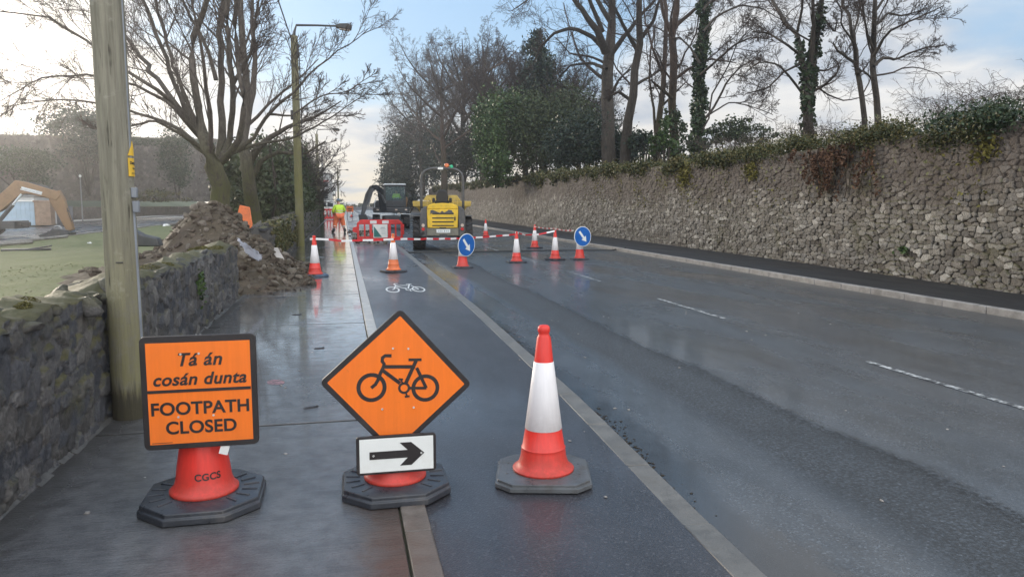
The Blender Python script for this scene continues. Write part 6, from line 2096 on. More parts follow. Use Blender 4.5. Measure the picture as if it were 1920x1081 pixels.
def person(root, J, cloth_top, cloth_leg, hat, hatmat):
    """J: joint dict in root space; y+ is the way the figure faces"""
    names = ['pelvis', 'waist', 'chest', 'neck', 'head0', 'head1', 'lsh', 'lel', 'lwr', 'rsh', 'rel', 'rwr', 'lhip', 'lkn', 'lan', 'lto', 'rhip', 'rkn', 'ran', 'rto']
    V = [Vector(J[k]) for k in names]
    ix = {k: i for i, k in enumerate(names)}
    R = [(0.15, 0.12), (0.145, 0.115), (0.17, 0.13), (0.068, 0.068), (0.092, 0.108), (0.095, 0.112), 0.062, 0.043, 0.030, 0.062, 0.043, 0.030, 0.088, 0.058, 0.042, 0.036, 0.088, 0.058, 0.042, 0.036]
    ed = lambda *p: [(ix[a], ix[b]) for a, b in zip(p[:-1], p[1:])]
    E = ed('pelvis', 'waist', 'chest', 'neck', 'head0', 'head1') + ed('chest', 'lsh', 'lel', 'lwr') + ed('chest', 'rsh', 'rel', 'rwr') + ed('pelvis', 'lhip', 'lkn', 'lan', 'lto') + ed('pelvis', 'rhip', 'rkn', 'ran', 'rto')
    hand_chains(V, E, R, ix['lwr'], Vector(J['lwr']) - Vector(J['lel']), 1)
    hand_chains(V, E, R, ix['rwr'], Vector(J['rwr']) - Vector(J['rel']), -1)
    h0, h1 = Vector(J['head0']), Vector(J['head1'])
    fwd = Vector(J.get('face', (0, 1, 0))).normalized()
    V.append(h0.lerp(h1, 0.35) + fwd * 0.105); R.append(0.016); E.append((ix['head0'], len(V) - 1))
    skin_mesh('body', V, E, R, M['skin'], root)
    acr = fwd.cross(Vector((0, 0, 1)))
    for s in (-1, 1):
        MB().ball(h0.lerp(h1, 0.55) + fwd * 0.085 + acr * s * 0.033, 0.012, 8, 6).build('eye', M['boot'], root)
    MB().ball(h0.lerp(h1, 0.0) + fwd * 0.088, (0.026, 0.012, 0.008), 8, 5).build('mouth', M['lamp_red'], root)
    # jacket
    tn = ['pelvis', 'waist', 'chest', 'neck', 'lsh', 'lel', 'lwr', 'rsh', 'rel', 'rwr']
    tv = [Vector(J[k]) for k in tn]
    tv[0] = Vector(J['pelvis']) + Vector((0, 0, -0.05))
    tv[3] = Vector(J['chest']).lerp(Vector(J['neck']), 0.72)
    tr = [(0.275, 0.21), (0.245, 0.195), (0.27, 0.21), (0.11, 0.11), 0.125, 0.105, 0.075, 0.125, 0.105, 0.075]
    te = [(0, 1), (1, 2), (2, 3), (2, 4), (4, 5), (5, 6), (2, 7), (7, 8), (8, 9)]
    jk = skin_mesh('jacket', tv, te, tr, cloth_top, root)
    for k in (0.25, 0.62):
        c = Vector(J['pelvis']).lerp(Vector(J['chest']), k * 0.9)
        MB().lathe([(1.0, -0.025), (1.02, 0.0), (1.0, 0.025)], 20, Matrix.Translation(c) @ Matrix.Diagonal((0.232, 0.182, 1, 1)), cap=False).build('reflective_band', M['reflect'], jk, smooth=3.2)
    # trousers
    ln = ['pelvis', 'lhip', 'lkn', 'lan', 'rhip', 'rkn', 'ran']
    lv_ = [Vector(J[k]) for k in ln]
    lv_[3] = Vector(J['lkn']).lerp(Vector(J['lan']), 0.62); lv_[6] = Vector(J['rkn']).lerp(Vector(J['ran']), 0.62)
    tz = skin_mesh('trousers', lv_, [(0, 1), (1, 2), (2, 3), (0, 4), (4, 5), (5, 6)], [(0.225, 0.185), 0.175, 0.142, 0.125, 0.175, 0.142, 0.125], cloth_leg, root)
    for a, b in (('lkn', 'lan'), ('rkn', 'ran')):
        p, q = Vector(J[a]), Vector(J[b])
        qd = (q - p).to_track_quat('Z', 'Y').to_matrix().to_4x4()
        MB().lathe([(0.112, -0.025), (0.116, 0.0), (0.112, 0.025)], 16, Matrix.Translation(p.lerp(q, 0.42)) @ qd, cap=False).build('reflective_band', M['reflect'], tz, smooth=3.2)
    for s in ('l', 'r'):
        an, to = Vector(J[s + 'an']), Vector(J[s + 'to'])
        kn = Vector(J[s + 'kn'])
        skin_mesh('boot', [an.lerp(kn, 0.40), an, an + Vector((0, 0, -0.03)), to], [(0, 1), (1, 2), (2, 3)], [0.095, 0.085, 0.082, 0.068], M['boot'], root)
    if hat:
        c = h0.lerp(h1, 0.62)
        MB().lathe([(0.135, 0.015), (0.138, 0.025), (0.118, 0.03), (0.112, 0.08), (0.085, 0.125), (0.04, 0.148), (0.01, 0.15)], 20, Matrix.Translation(c) @ Matrix.Diagonal((0.95, 1.08, 1, 1))).build('hard_hat', hatmat, root)


wp = gp(637, 435.5)
w = empty('person', tuple(wp), RAD(14), 'person in yellow hi-vis jacket and orange trousers standing legs apart, seen from behind', 'person')
person(w, dict(pelvis=(0, 0, 0.98), waist=(0.0, 0.03, 1.14), chest=(0.01, 0.09, 1.36), neck=(0.01, 0.14, 1.53), head0=(0.01, 0.18, 1.64), head1=(0.01, 0.19, 1.76), face=(0, 1, -0.15),
               lsh=(-0.20, 0.08, 1.43), lel=(-0.31, 0.12, 1.16), lwr=(-0.22, 0.34, 1.05), rsh=(0.21, 0.09, 1.43), rel=(0.33, 0.17, 1.18), rwr=(0.26, 0.40, 1.12),
               lhip=(-0.11, 0, 0.93), lkn=(-0.22, 0.05, 0.51), lan=(-0.34, -0.02, 0.10), lto=(-0.40, 0.16, 0.045), rhip=(0.11, 0, 0.93), rkn=(0.20, 0.05, 0.51), ran=(0.29, -0.02, 0.10), rto=(0.31, 0.17, 0.045)),
       M['hivis'], M['trouser_orange'], True, M['hard_hat'])
w.scale = (1.06, 1.06, 1.06)


# ------------------------------------------------------------------ wheels
def wheel(name, parent, c, r, w, lugs=18, rimmat=None):
    """wheel on an x axle at local c: hub object > tyre, rim"""
    T = Matrix.Translation(c) @ RY(RAD(90))
    hub = MB().lathe([(r * 0.16, -w * 0.42), (r * 0.20, -w * 0.40), (r * 0.20, w * 0.40), (r * 0.16, w * 0.42)], 16, T).build(name, M['dark_steel'], parent)
    h = w / 2
    mb = MB().lathe([(r * 0.52, -h * 0.80), (r * 0.60, -h), (r * 0.80, -h * 1.02), (r * 0.92, -h * 0.88), (r * 0.945, -h * 0.5), (r * 0.95, 0), (r * 0.945, h * 0.5), (r * 0.92, h * 0.88), (r * 0.80, h * 1.02), (r * 0.60, h), (r * 0.52, h * 0.80)], 36, T, cap=False)
    for k in range(lugs):
        a = 2 * math.pi * k / lugs
        for s in (-1, 1):
            mb.box((0, 0, 0), (r * 0.075, r * 0.17, h * 1.02), T @ RZ(a + (math.pi / lugs if s > 0 else 0)) @ Matrix.Translation((r * 0.955, 0, s * h * 0.47)) @ RX(s * 0.55))
    mb.build('tyre', M['tyre'], hub, smooth=0.7)
    MB().lathe([(r * 0.53, -h * 0.80), (r * 0.50, -h * 0.55), (r * 0.25, -h * 0.30), (r * 0.18, -h * 0.3)], 24, T, cap=False).lathe([(r * 0.18, h * 0.3), (r * 0.25, h * 0.30), (r * 0.50, h * 0.55), (r * 0.53, h * 0.80)], 24, T, cap=False).build('rim', rimmat or M['cowl_grey'], hub)
    return hub


# ------------------------------------------------------------------ site dumper, seen from behind
du = empty('site_dumper', (3.74, 29.25, -0.10), RAD(-6.5), 'yellow site dumper with grey cowls and tall roll bar parked behind the tape', 'dumper')
for sx in (-1, 1):
    for y in (0.0, 2.15):
        wheel('wheel', du, (sx * 0.90, y, 0.62), 0.62, 0.46, rimmat=M['skip_yellow'])
MB().box((0, -0.05, 0.62), (1.2, 0.30, 0.26)).box((0, 2.15, 0.62), (1.2, 0.3, 0.26)).box((0, 1.0, 0.78), (0.5, 2.4, 0.30)).build('chassis', M['dark_steel'], du, 0.01)
yb = -0.62
cw = MB().prism([(-0.60, 0.55), (0.60, 0.55), (0.60, 0.86), (-0.60, 0.86)], 'y', yb + 0.03, yb + 0.45).build('counterweight', M['chassis'], du, 0.02)
MB().box((0.02, yb + 0.022, 0.735), (0.52, 0.012, 0.13)).build('number_plate', M['sign_white'], cw, 0.004)
pt = MB()
rs = np.random.RandomState(1)
for k in range(6):
    pt.box((-0.17 + 0.068 * k + (0.03 if k > 2 else 0), yb + 0.0145, 0.735), (0.034, 0.003, 0.055 + 0.01 * (k % 2)))
pt.build('plate_marks', M['grey_print'], cw)
MB().box((0.02, yb + 0.1, 0.56), (0.30, 0.2, 0.10)).build('tow_hitch', M['dark_steel'], du, 0.01)
hood = [(-0.60, 0.84), (0.585, 0.84), (0.60, 1.40), (0.60, 1.62), (0.50, 1.74), (0.25, 1.80), (0.0, 1.82), (-0.25, 1.80), (-0.50, 1.74), (-0.60, 1.62)]
hd = MB()
hd.prism([(-0.575, 0.85), (0.565, 0.85), (0.59, 1.56), (-0.59, 1.56)], 'y', yb, yb + 0.30)
hd.build('engine_door', M['digger_yellow'], du, 0.025)
vt = du.children[-1]
for k, z in enumerate((1.385, 1.225, 1.08, 0.94)):
    MB().prism(rrect(-0.40, z - 0.022, 0.42, z + 0.022, 0.02), 'y', yb - 0.006, yb + 0.01).build('vent_slot', M['seat_black'], vt)
MB().prism([(-0.46, 1.36), (-0.46, 1.50), (-0.38, 1.54), (-0.30, 1.50), (-0.18, 1.45), (-0.10, 1.42), (-0.02, 1.50), (0.06, 1.43), (0.16, 1.48), (0.22, 1.54), (0.34, 1.52), (0.38, 1.44), (0.42, 1.42), (0.42, 1.40), (-0.40, 1.41)], 'y', yb - 0.0035, yb + 0.006).build('worn_patch', M['cowl_grey'], vt)
MB().box((0.46, yb - 0.012, 1.20), (0.05, 0.03, 0.14)).box((0.0, yb - 0.004, 0.865), (0.26, 0.012, 0.03)).build('door_handle', M['seat_black'], vt, 0.006)
MB().prism([(-0.60, 1.565), (0.60, 1.565), (0.55, 1.70), (0.35, 1.765), (0.0, 1.79), (-0.35, 1.765), (-0.55, 1.70)], 'y', yb + 0.01, yb + 0.95).build('bonnet', M['digger_yellow'], du, 0.02)
for s in (-1, 1):
    cwl = MB().prism([(s * 0.585, 0.50), (s * 0.84, 0.50), (s * 0.86, 0.62), (s * 0.86, 1.35), (s * 0.80, 1.56), (s * 0.68, 1.66), (s * 0.585, 1.67)], 'y', yb + 0.005, yb + 0.85).build('corner_cowl', M['cowl_grey'], du, 0.05, seg=3)
    MB().cyl((s * 0.735, yb + 0.02, 0.95), (s * 0.735, yb - 0.025, 0.95), 0.062, n=18).build('rear_light', M['lamp_clear'], cwl, 0.006)
    MB().cyl((s * 0.735, yb + 0.02, 0.81), (s * 0.735, yb - 0.025, 0.81), 0.062, n=18).build('rear_light', M['lamp_red'], cwl, 0.006)
    MB().prism([(yb - 0.05 + 0.25, 1.28), (0.55, 1.28), (0.75, 1.05), (0.78, 1.05), (0.57, 1.31), (yb + 0.2, 1.31)], 'x', s * 0.68, s * 1.13).build('mudguard', M['cowl_grey'], du, 0.01)
MB().box((0, 0.1, 1.2), (1.2, 1.1, 0.85)).build('engine_bay', M['dark_steel'], du)
seat = MB().prism([(-0.21, 1.80), (0.21, 1.80), (0.245, 2.02), (0.19, 2.24), (0.10, 2.30), (-0.10, 2.30), (-0.19, 2.24), (-0.245, 2.02)], 'y', 0.42, 0.54).build('seat', M['seat_black'], du, 0.04, seg=3)
MB().box((0, 0.70, 1.82), (0.55, 0.5, 0.14)).box((-0.33, 0.62, 1.90), (0.10, 0.35, 0.18)).box((0.33, 0.62, 1.90), (0.10, 0.35, 0.18)).build('seat_base', M['seat_black'], seat, 0.03)
for s in (-1, 1):
    MB().tube([(s * 0.42, 0.2, 1.74), (s * 0.43, 0.2, 1.90), (s * 0.48, 0.2, 1.98), (s * 0.55, 0.2, 1.98), (s * 0.58, 0.2, 1.90), (s * 0.58, 0.2, 1.70)], 0.018, 8).build('grab_rail', M['skip_yellow'], du)
rp = []
for k in range(13):
    a = math.pi * k / 12
    rp.append((-0.80 * math.copysign(abs(math.cos(a)) ** 0.55, math.cos(a)), 0.0, 2.62 + 0.49 * math.sin(a) ** 0.8))
rp = [(-0.80, 0.0, 1.45), (-0.80, 0, 1.9), (-0.80, 0, 2.3)] + rp + [(0.80, 0, 2.3), (0.80, 0, 1.9), (0.80, 0, 1.45)]
rb = MB().tube(rp, 0.055, 10).build('roll_bar', M['cowl_grey'], du, smooth=3.2)
MB().box((-0.06, -0.052, 3.10), (0.20, 0.012, 0.08)).build('label_plate', M['sign_white'], rb)
MB().cyl((0.18, 0, 3.14), (0.18, 0, 3.18), 0.05).lathe([(0.085, 3.17), (0.088, 3.22), (0.075, 3.27), (0.03, 3.295)], 16, Matrix.Translation((0.18, 0, 0))).build('beacon', M['beacon_orange'], du)
MB().cyl((0.36, 0, 3.08), (0.36, 0, 3.14), 0.05).lathe([(0.068, 3.13), (0.07, 3.18), (0.055, 3.22), (0.02, 3.24)], 16, Matrix.Translation((0.36, 0, 0))).build('beacon', M['beacon_green'], du)
# the skip in front, wider than the rest
sk = MB()
o_, i_ = 0, 0


def ring4(w, y0, y1, z): return [(-w, y0, z), (w, y0, z), (w, y1, z), (-w, y1, z)]


rings = [ring4(0.50, 1.35, 2.3, 0.80), ring4(0.98, 1.05, 3.1, 1.62), ring4(1.14, 1.00, 3.25, 1.66), ring4(1.16, 0.98, 3.27, 1.86), ring4(1.12, 1.02, 3.22, 1.87), ring4(0.93, 1.12, 3.0, 1.60), ring4(0.45, 1.4, 2.25, 0.86)]
vs = [p for r_ in rings for p in r_]
fs = [(3, 2, 1, 0), (24, 25, 26, 27)]
for r_ in range(6):
    fs += [(4 * r_ + i, 4 * r_ + (i + 1) % 4, 4 * r_ + 4 + (i + 1) % 4, 4 * r_ + 4 + i) for i in range(4)]
sk.add(vs, fs)
sk.box((0, 1.02, 1.99), (1.5, 0.03, 0.22), None, 0.8)
sk.build('skip', M['skip_yellow'], du, 0.015)

# ------------------------------------------------------------------ dark wheeled excavator facing us
EY = 55.5
E0 = Vector((at(735, 428, EY).x, EY, -0.10))
ex = empty('excavator', tuple(E0), 0, 'dark grey wheeled excavator facing the camera with its arm folded down to the left', 'excavator')


def LE(px, py, dy=0.0):
    return at(px, py, EY + dy) - E0


for sx in (-1.05, 1.05):
    for y in (0.0, 2.6):
        wheel('wheel', ex, (sx, y, 0.50), 0.50, 0.42, 14)
MB().box((0, 1.3, 0.72), (1.1, 3.4, 0.35)).box((0, 0, 0.5), (1.8, 0.3, 0.25)).box((0, 2.6, 0.5), (1.8, 0.3, 0.25)).build('undercarriage', M['digger_dark'], ex, 0.03)
MB().prism([(-0.75, 0.30), (0.72, 0.30), (0.72, 0.62), (-0.75, 0.62)], 'y', -0.72, -0.62).build('dozer_blade', M['digger_dark'], ex, 0.02)
for sx in (-1.03, 1.03):
    MB().box((sx, -0.05, 1.03), (0.62, 0.9, 0.035)).build('mudguard', M['roof_white'], ex, 0.008)
tb = MB().prism([(-1.20, 1.12), (1.22, 1.12), (1.26, 1.25), (1.26, 1.50), (-1.22, 1.50), (-1.22, 1.25)], 'y', 0.35, 3.1).build('turntable_deck', M['digger_dark'], ex, 0.05)
for sx in (-0.98, 0.35, 1.05):
    MB().box((sx, 0.34, 1.34), (0.16, 0.04, 0.09)).build('work_light', M['lamp_clear'], tb, 0.01)
MB().prism([(-1.18, 1.50), (-0.55, 1.50), (-0.55, 2.02), (-1.0, 2.02), (-1.18, 1.80)], 'y', 0.6, 3.0).build('tank_housing', M['digger_dark'], ex, 0.06)
MB().tube([(-1.18, 0.58, 1.5), (-1.16, 0.57, 1.95), (-1.06, 0.57, 2.18), (-0.95, 0.57, 2.2)], 0.025, 6).build('grab_rail', M['roof_white'], ex)
MB().prism([(0.76, 1.50), (1.16, 1.50), (1.26, 2.05), (1.22, 2.26), (1.08, 2.28), (0.90, 2.0)], 'y', 1.0, 3.0).build('engine_cover', M['old_orange'], ex, 0.05)
cab = MB()
# cab frame posts round open glass
cx0, cx1, cz0, cz1 = -0.42, 1.02, 1.50, 3.12
for (x, y) in ((cx0, 0.5), (cx1, 0.5), (cx0, 2.1), (cx1, 2.1)):
    cab.box((x, y, (cz0 + cz1) / 2), (0.09, 0.09, cz1 - cz0))
cab.box((0.30, 1.3, cz0 + 0.05), (1.44, 1.6, 0.10)).box((0.30, 0.5, cz0 + 0.28), (1.36, 0.07, 0.45)).box((0.30, 2.1, 2.0), (1.36, 0.06, 1.0)).box((0.66, 0.5, 2.6), (0.05, 0.05, 1.0)).box((0.3, 0.5, cz1 - 0.06), (1.36, 0.08, 0.10))
cb = cab.build('cab', M['digger_dark'], ex, 0.02)
MB().prism([(cx0 - 0.08, cz1), (cx1 + 0.08, cz1), (cx1 + 0.02, cz1 + 0.10), (cx0 - 0.02, cz1 + 0.10)], 'y', 0.38, 2.2).build('roof', M['roof_white'], cb, 0.02)
MB().box((0.30, 0.485, 2.35), (1.34, 0.012, 1.32)).build('windscreen', M['glass'], cb)
for x in (cx0, cx1):
    MB().box((x, 1.3, 2.4), (0.012, 1.5, 1.25)).build('side_window', M['glass'], cb)
MB().box((0.45, 1.35, 1.85), (0.5, 0.5, 0.15)).box((0.45, 1.62, 2.25), (0.48, 0.12, 0.75)).build('driver_seat', M['seat_black'], cb, 0.03)
bm1 = MB()


def beam(mb, pts, w, hs):
    """boxy arm through pts (in x/z, small y), width w, heights hs"""
    P = [Vector(p) for p in pts]
    vs = []
    for i, p in enumerate(P):
        d = (P[min(i + 1, len(P) - 1)] - P[max(i - 1, 0)]).normalized()
        n = Vector((-d.z, 0, d.x)).normalized()
        yv = Vector((0, 1, 0)) * w / 2
        h = hs[i] / 2
        vs += [p - n * h - yv, p + n * h - yv, p + n * h + yv, p - n * h + yv]
    m = len(P)
    fs = [(0, 1, 2, 3), (4 * m - 1, 4 * m - 2, 4 * m - 3, 4 * m - 4)]
    for i in range(m - 1):
        fs += [(4 * i + k, 4 * i + 4 + k, 4 * i + 4 + (k + 1) % 4, 4 * i + (k + 1) % 4) for k in range(4)]
    mb.add(vs, fs)


beam(bm1, [LE(719, 396, -0.1), LE(716, 376, -0.4), LE(713, 356, -0.9), LE(706, 351, -1.2), LE(694, 354, -1.5)], 0.34, [0.50, 0.44, 0.42, 0.36, 0.26])
bm1.build('boom', M['digger_dark'], ex, 0.03)
MB().tube([LE(722, 380, -0.45), LE(716, 366, -0.8)], 0.09, 8).tube([LE(716, 366, -0.8), LE(706, 356, -1.1)], 0.055, 8).build('boom_cylinder', M['steel'], ex)
bm2 = MB()
beam(bm2, [LE(697, 352, -1.5), LE(690, 366, -1.6), LE(684, 386, -1.8), LE(680, 402, -1.9)], 0.30, [0.36, 0.40, 0.32, 0.24])
bm2.build('dipper_arm', M['digger_dark'], ex, 0.03)
MB().tube([LE(707, 350, -1.3), LE(698, 360, -1.4), LE(690, 388, -1.6)], 0.05, 8).build('dipper_cylinder', M['steel'], ex)
MB().tube([LE(714, 372, -0.55), LE(711, 357, -1.1), LE(705, 348.5, -1.3), LE(696, 350, -1.7), LE(691, 360, -1.85), LE(685, 378, -1.95)], 0.035, 6).tube([LE(716, 374, -0.6), LE(713, 355, -1.15), LE(705, 347, -1.35), LE(694, 349, -1.75), LE(688, 366, -1.9)], 0.03, 6).build('hoses', M['cable'], ex)
q = LE(680, 408, -1.9)
MB().prism([(q.x - 0.28, q.z + 0.22), (q.x + 0.22, q.z + 0.25), (q.x + 0.36, q.z - 0.05), (q.x + 0.22, q.z - 0.38), (q.x - 0.10, q.z - 0.42), (q.x - 0.22, q.z - 0.25)], 'y', q.y - 0.35, q.y + 0.35).build('bucket', M['digger_dark'], ex, 0.03)
MB().tube([(1.22, 0.5, 1.6), (1.34, 0.45, 2.35)], 0.02, 6).box((1.35, 0.44, 2.42), (0.16, 0.04, 0.24)).build('mirror', M['digger_dark'], ex)
# operator in the cab
op = empty('person', tuple(E0 + Vector((0.45, 1.38, 1.85))), RAD(180), 'excavator operator in a hi-vis vest sitting in the cab', 'person')
person(op, dict(pelvis=(0, 0, 0.14), waist=(0, 0, 0.30), chest=(0, 0.03, 0.52), neck=(0, 0.05, 0.68), head0=(0, 0.08, 0.78), head1=(0, 0.08, 0.90), face=(0, 1, -0.1),
                lsh=(-0.19, 0.02, 0.58), lel=(-0.26, 0.16, 0.36), lwr=(-0.22, 0.38, 0.34), rsh=(0.19, 0.02, 0.58), rel=(0.26, 0.16, 0.36), rwr=(0.22, 0.38, 0.34),
                lhip=(-0.10, 0.04, 0.14), lkn=(-0.14, 0.44, 0.16), lan=(-0.14, 0.52, -0.20), lto=(-0.14, 0.66, -0.24), rhip=(0.10, 0.04, 0.14), rkn=(0.14, 0.44, 0.16), ran=(0.14, 0.52, -0.20), rto=(0.14, 0.66, -0.24)),
       M['hivis'], M['dark_cloth'], False, None)

# ------------------------------------------------------------------ old orange digger on the left
DY = 43.0
D0 = Vector((at(-70, 446, DY).x, DY, 0.0))
dg = empty('excavator', tuple(D0), 0, 'faded orange tracked digger with its bucket resting by the kerb beyond the lawn', 'excavator')


def LD(px, py, dy=0.0): return at(px, py, DY + dy) - D0


bm = MB(); beam(bm, [LD(-95, 425), LD(-50, 408), LD(0, 383), LD(24, 362), LD(37, 351), LD(52, 352), LD(78, 359), LD(104, 366), LD(112, 371)], 0.42, [0.60, 0.66, 0.64, 0.62, 0.74, 0.56, 0.50, 0.46, 0.36])
bo = bm.build('boom', M['old_orange'], dg, 0.04)
sp_ = MB(); beam(sp_, [LD(40, 351.5, -0.222), LD(79, 361.5, -0.222)], 0.012, [0.10, 0.10]); beam(sp_, [LD(38, 354.5, -0.222), LD(78, 364.5, -0.222)], 0.012, [0.05, 0.05])
sp_.build('pale_stripe', M['roof_white'], bo)
da = MB(); beam(da, [LD(101, 361), LD(110, 378), LD(120, 402), LD(130, 424), LD(134, 432)], 0.34, [0.62, 0.66, 0.46, 0.38, 0.30])
da.build('dipper_arm', M['old_orange'], dg, 0.03)
MB().tube([LD(-6, 420, -0.3), LD(24, 384, -0.3)], 0.10, 8).build('boom_cylinder', M['dark_steel'], dg)
MB().tube([LD(24, 384, -0.3), LD(40, 364, -0.3)], 0.055, 8).build('cylinder_rod', M['roof_white'], dg)
MB().tube([LD(48, 343, 0), LD(92, 353, 0)], 0.09, 8).tube([LD(92, 353, 0), LD(112, 366, 0)], 0.05, 8).build('dipper_cylinder', M['dark_steel'], dg)
MB().tube([LD(113, 372, -0.05), LD(126, 398, -0.05)], 0.10, 8).tube([LD(126, 398, -0.05), LD(133, 416, -0.05)], 0.05, 8).build('bucket_cylinder', M['dark_steel'], dg)
bk = MB()
bq = [LD(78, 440), LD(88, 437), LD(100, 432), LD(106, 427), LD(118, 429), LD(132, 431), LD(137, 436), LD(134, 446), LD(122, 447), LD(84, 445)]
bk.prism([(p_.x, p_.z) for p_ in bq], 'y', -0.55, 0.55)
bk.build('bucket', M['digger_dark'], dg, 0.04)
MB().tube([LD(101, 432, 0), LD(104, 424, 0), LD(111, 424, 0), LD(116, 430, 0)], 0.06, 6).build('bucket_linkage', M['steel'], dg)
# body and tracks, mostly out of the picture
for y in (-0.85, 0.85):
    tr = [(-1.9, 0.30), (-1.6, 0.02), (1.2, 0.02), (1.55, 0.28), (1.50, 0.52), (1.25, 0.68), (-1.6, 0.68), (-1.9, 0.5)]
    MB().prism(tr, 'y', y - 0.25, y + 0.25).build('track', M['tyre'], dg, 0.06)
MB().box((-0.2, 0, 0.55), (1.6, 1.3, 0.35)).build('undercarriage', M['dark_steel'], dg, 0.03)
MB().prism([(-2.2, 0.8), (1.0, 0.8), (1.0, 1.15), (0.3, 1.6), (-2.0, 1.7), (-2.3, 1.4)], 'y', -1.1, 1.1).build('house_body', M['old_orange'], dg, 0.06)
MB().prism([(-0.9, 1.6), (0.55, 1.5), (0.35, 2.65), (-0.8, 2.7)], 'y', 0.15, 1.05).build('cab', M['digger_dark'], dg, 0.05)
MB().box((2.42, -0.1, 0.62), (0.65, 1.8, 0.38)).box((2.2, -0.1, 0.66), (1.8, 0.3, 0.18)).build('dozer_blade', M['dark_steel'], dg, 0.02)


# ------------------------------------------------------------------ pedestrian barriers
def chapter_barrier(loc, rz, label, panel=True):
    root = empty('safety_barrier', loc, rz, label, 'barrier', 'red plastic pedestrian barriers')
    t = 0.022
    fr = MB()
    W, H0, H1 = 0.96, 0.14, 1.0
    fr.prism([(-W, 0.80), (W, 0.80), (W * 0.99, 0.86), (W - 0.17, H1), (-W + 0.17, H1), (-W * 0.99, 0.86)], 'y', -t, t)
    fr.prism([(-W, H0), (W, H0), (W, H0 + 0.15), (-W, H0 + 0.15)], 'y', -t, t)
    for x0, x1 in ((-W, -W + 0.10), (-0.76 + 0.09, -0.60), (-0.44, -0.33), (0.33, 0.46), (0.62, 0.69), (W - 0.10, W)):
        fr.prism([(x0, H0 + 0.15), (x1, H0 + 0.15), (x1, 0.80), (x0, 0.80)], 'y', -t + 0.001, t - 0.001)
    fr.prism([(-0.33, H0 + 0.15), (-0.20, H0 + 0.15), (-0.20, H0 + 0.30), (-0.33, H0 + 0.30)], 'y', -t + 0.002, t - 0.002)
    fr.prism([(-W - 0.17, 0.50), (-W, 0.44), (-W, 0.72), (-W - 0.17, 0.66)], 'y', -t + 0.002, t - 0.002)
    fr.prism([(W, 0.36), (W + 0.05, 0.36), (W + 0.05, 0.80), (W, 0.80)], 'y', -t + 0.002, t - 0.002)
    f = fr.build('frame', M['barrier_red'], root, 0.012)
    for x in (-0.27, 0.23):
        MB().box((x, -t - 0.002, 0.895), (0.27, 0.006, 0.13)).build('reflective_panel', M['sleeve'], f)
    for x in (-0.45, 0.55):
        MB().box((x, 0, 0.07), (0.08, 0.55, 0.14)).box((x, 0, 0.02), (0.10, 0.60, 0.04)).build('foot', M['rubber'], root, 0.01)
    if panel:
        p = MB().prism([(-0.28, 0.24), (0.31, 0.24), (0.31, 0.80), (-0.28, 0.80)], 'y', -t - 0.012, -t - 0.003).build('notice_board', M['sign_white'], root, 0.002)
        MB().prism([(-0.255, 0.265), (0.075, 0.265), (-0.255, 0.73)], 'y', -t - 0.0135, -t - 0.011).build('green_corner', M['green_panel'], p)
        mk = MB()
        for z, x0, x1, h in ((0.665, 0.03, 0.20, 0.03), (0.62, 0.0, 0.24, 0.018), (0.55, 0.05, 0.22, 0.012), (0.50, 0.05, 0.25, 0.012), (0.42, 0.06, 0.24, 0.02)):
            mk.box(((x0 + x1) / 2, -t - 0.0125, z), (x1 - x0, 0.002, h))
        mk.build('printed_lines', M['grey_print'], p)
    return root


p = gp(713, 456)
chapter_barrier((p.x, p.y, 0.0), RAD(-2), 'red plastic barrier with a white and green notice board in front of the excavator')
p0 = Vector((-2.0, 84, 0))
fbx = at(619, 400, 84)
fb = empty('safety_barrier', (fbx.x, 84, 0), 0, 'red slatted barrier far off across the footpath behind the worker', 'barrier', 'red plastic pedestrian barriers')
mb = MB()
mb.box((0, 0, 1.05), (2.7, 0.05, 0.20)).box((0, 0, 0.18), (2.7, 0.05, 0.22))
for k in range(9): mb.box((-1.3 + 0.325 * k, 0.001, 0.6), (0.13, 0.045, 0.75))
mb.build('frame', M['barrier_red'], fb, 0.01)
MB().box((-0.9, 0, 0.04), (0.1, 0.6, 0.08)).box((0.9, 0, 0.04), (0.1, 0.6, 0.08)).build('feet', M['rubber'], fb)
# orange barrier board behind the rubble heap
b4 = at(463, 398, 24.5)
ob = empty('barrier_board', (b4.x, 24.5, 0), RAD(-20), 'bright orange plastic board standing behind the rubble heap by the mossy trunks', 'barrier')
MB().prism([(-0.20, 0.6), (0.12, 0.3), (0.26, 0.3), (0.10, 1.55), (-0.22, 1.62), (-0.32, 1.3)], 'y', -0.02, 0.02).build('board', M['cone_orange'], ob, 0.015)
MB().box((0.1, 0, 0.2), (0.06, 0.4, 0.4)).build('foot', M['rubber'], ob)
# small orange sign on a frame, far off
q = at(656, 389, 80)
fs_ = empty('road_sign', (q.x, 80, 0), 0, 'tiny orange sign on a frame far up the road right of the standing worker', 'road sign')
MB().prism(rrect(-0.36, 0.85, 0.36, 1.45, 0.04), 'y', -0.01, 0.01).build('sign_board', M['cone_orange'], fs_)
MB().box((-0.25, 0.03, 0.45), (0.04, 0.04, 0.9)).box((0.25, 0.03, 0.45), (0.04, 0.04, 0.9)).build('frame', M['dark_steel'], fs_)
MB().box((0, -0.014, 1.15), (0.46, 0.006, 0.10)).box((0, -0.014, 0.98), (0.3, 0.006, 0.08)).build('marks', M['sign_black'], fs_)
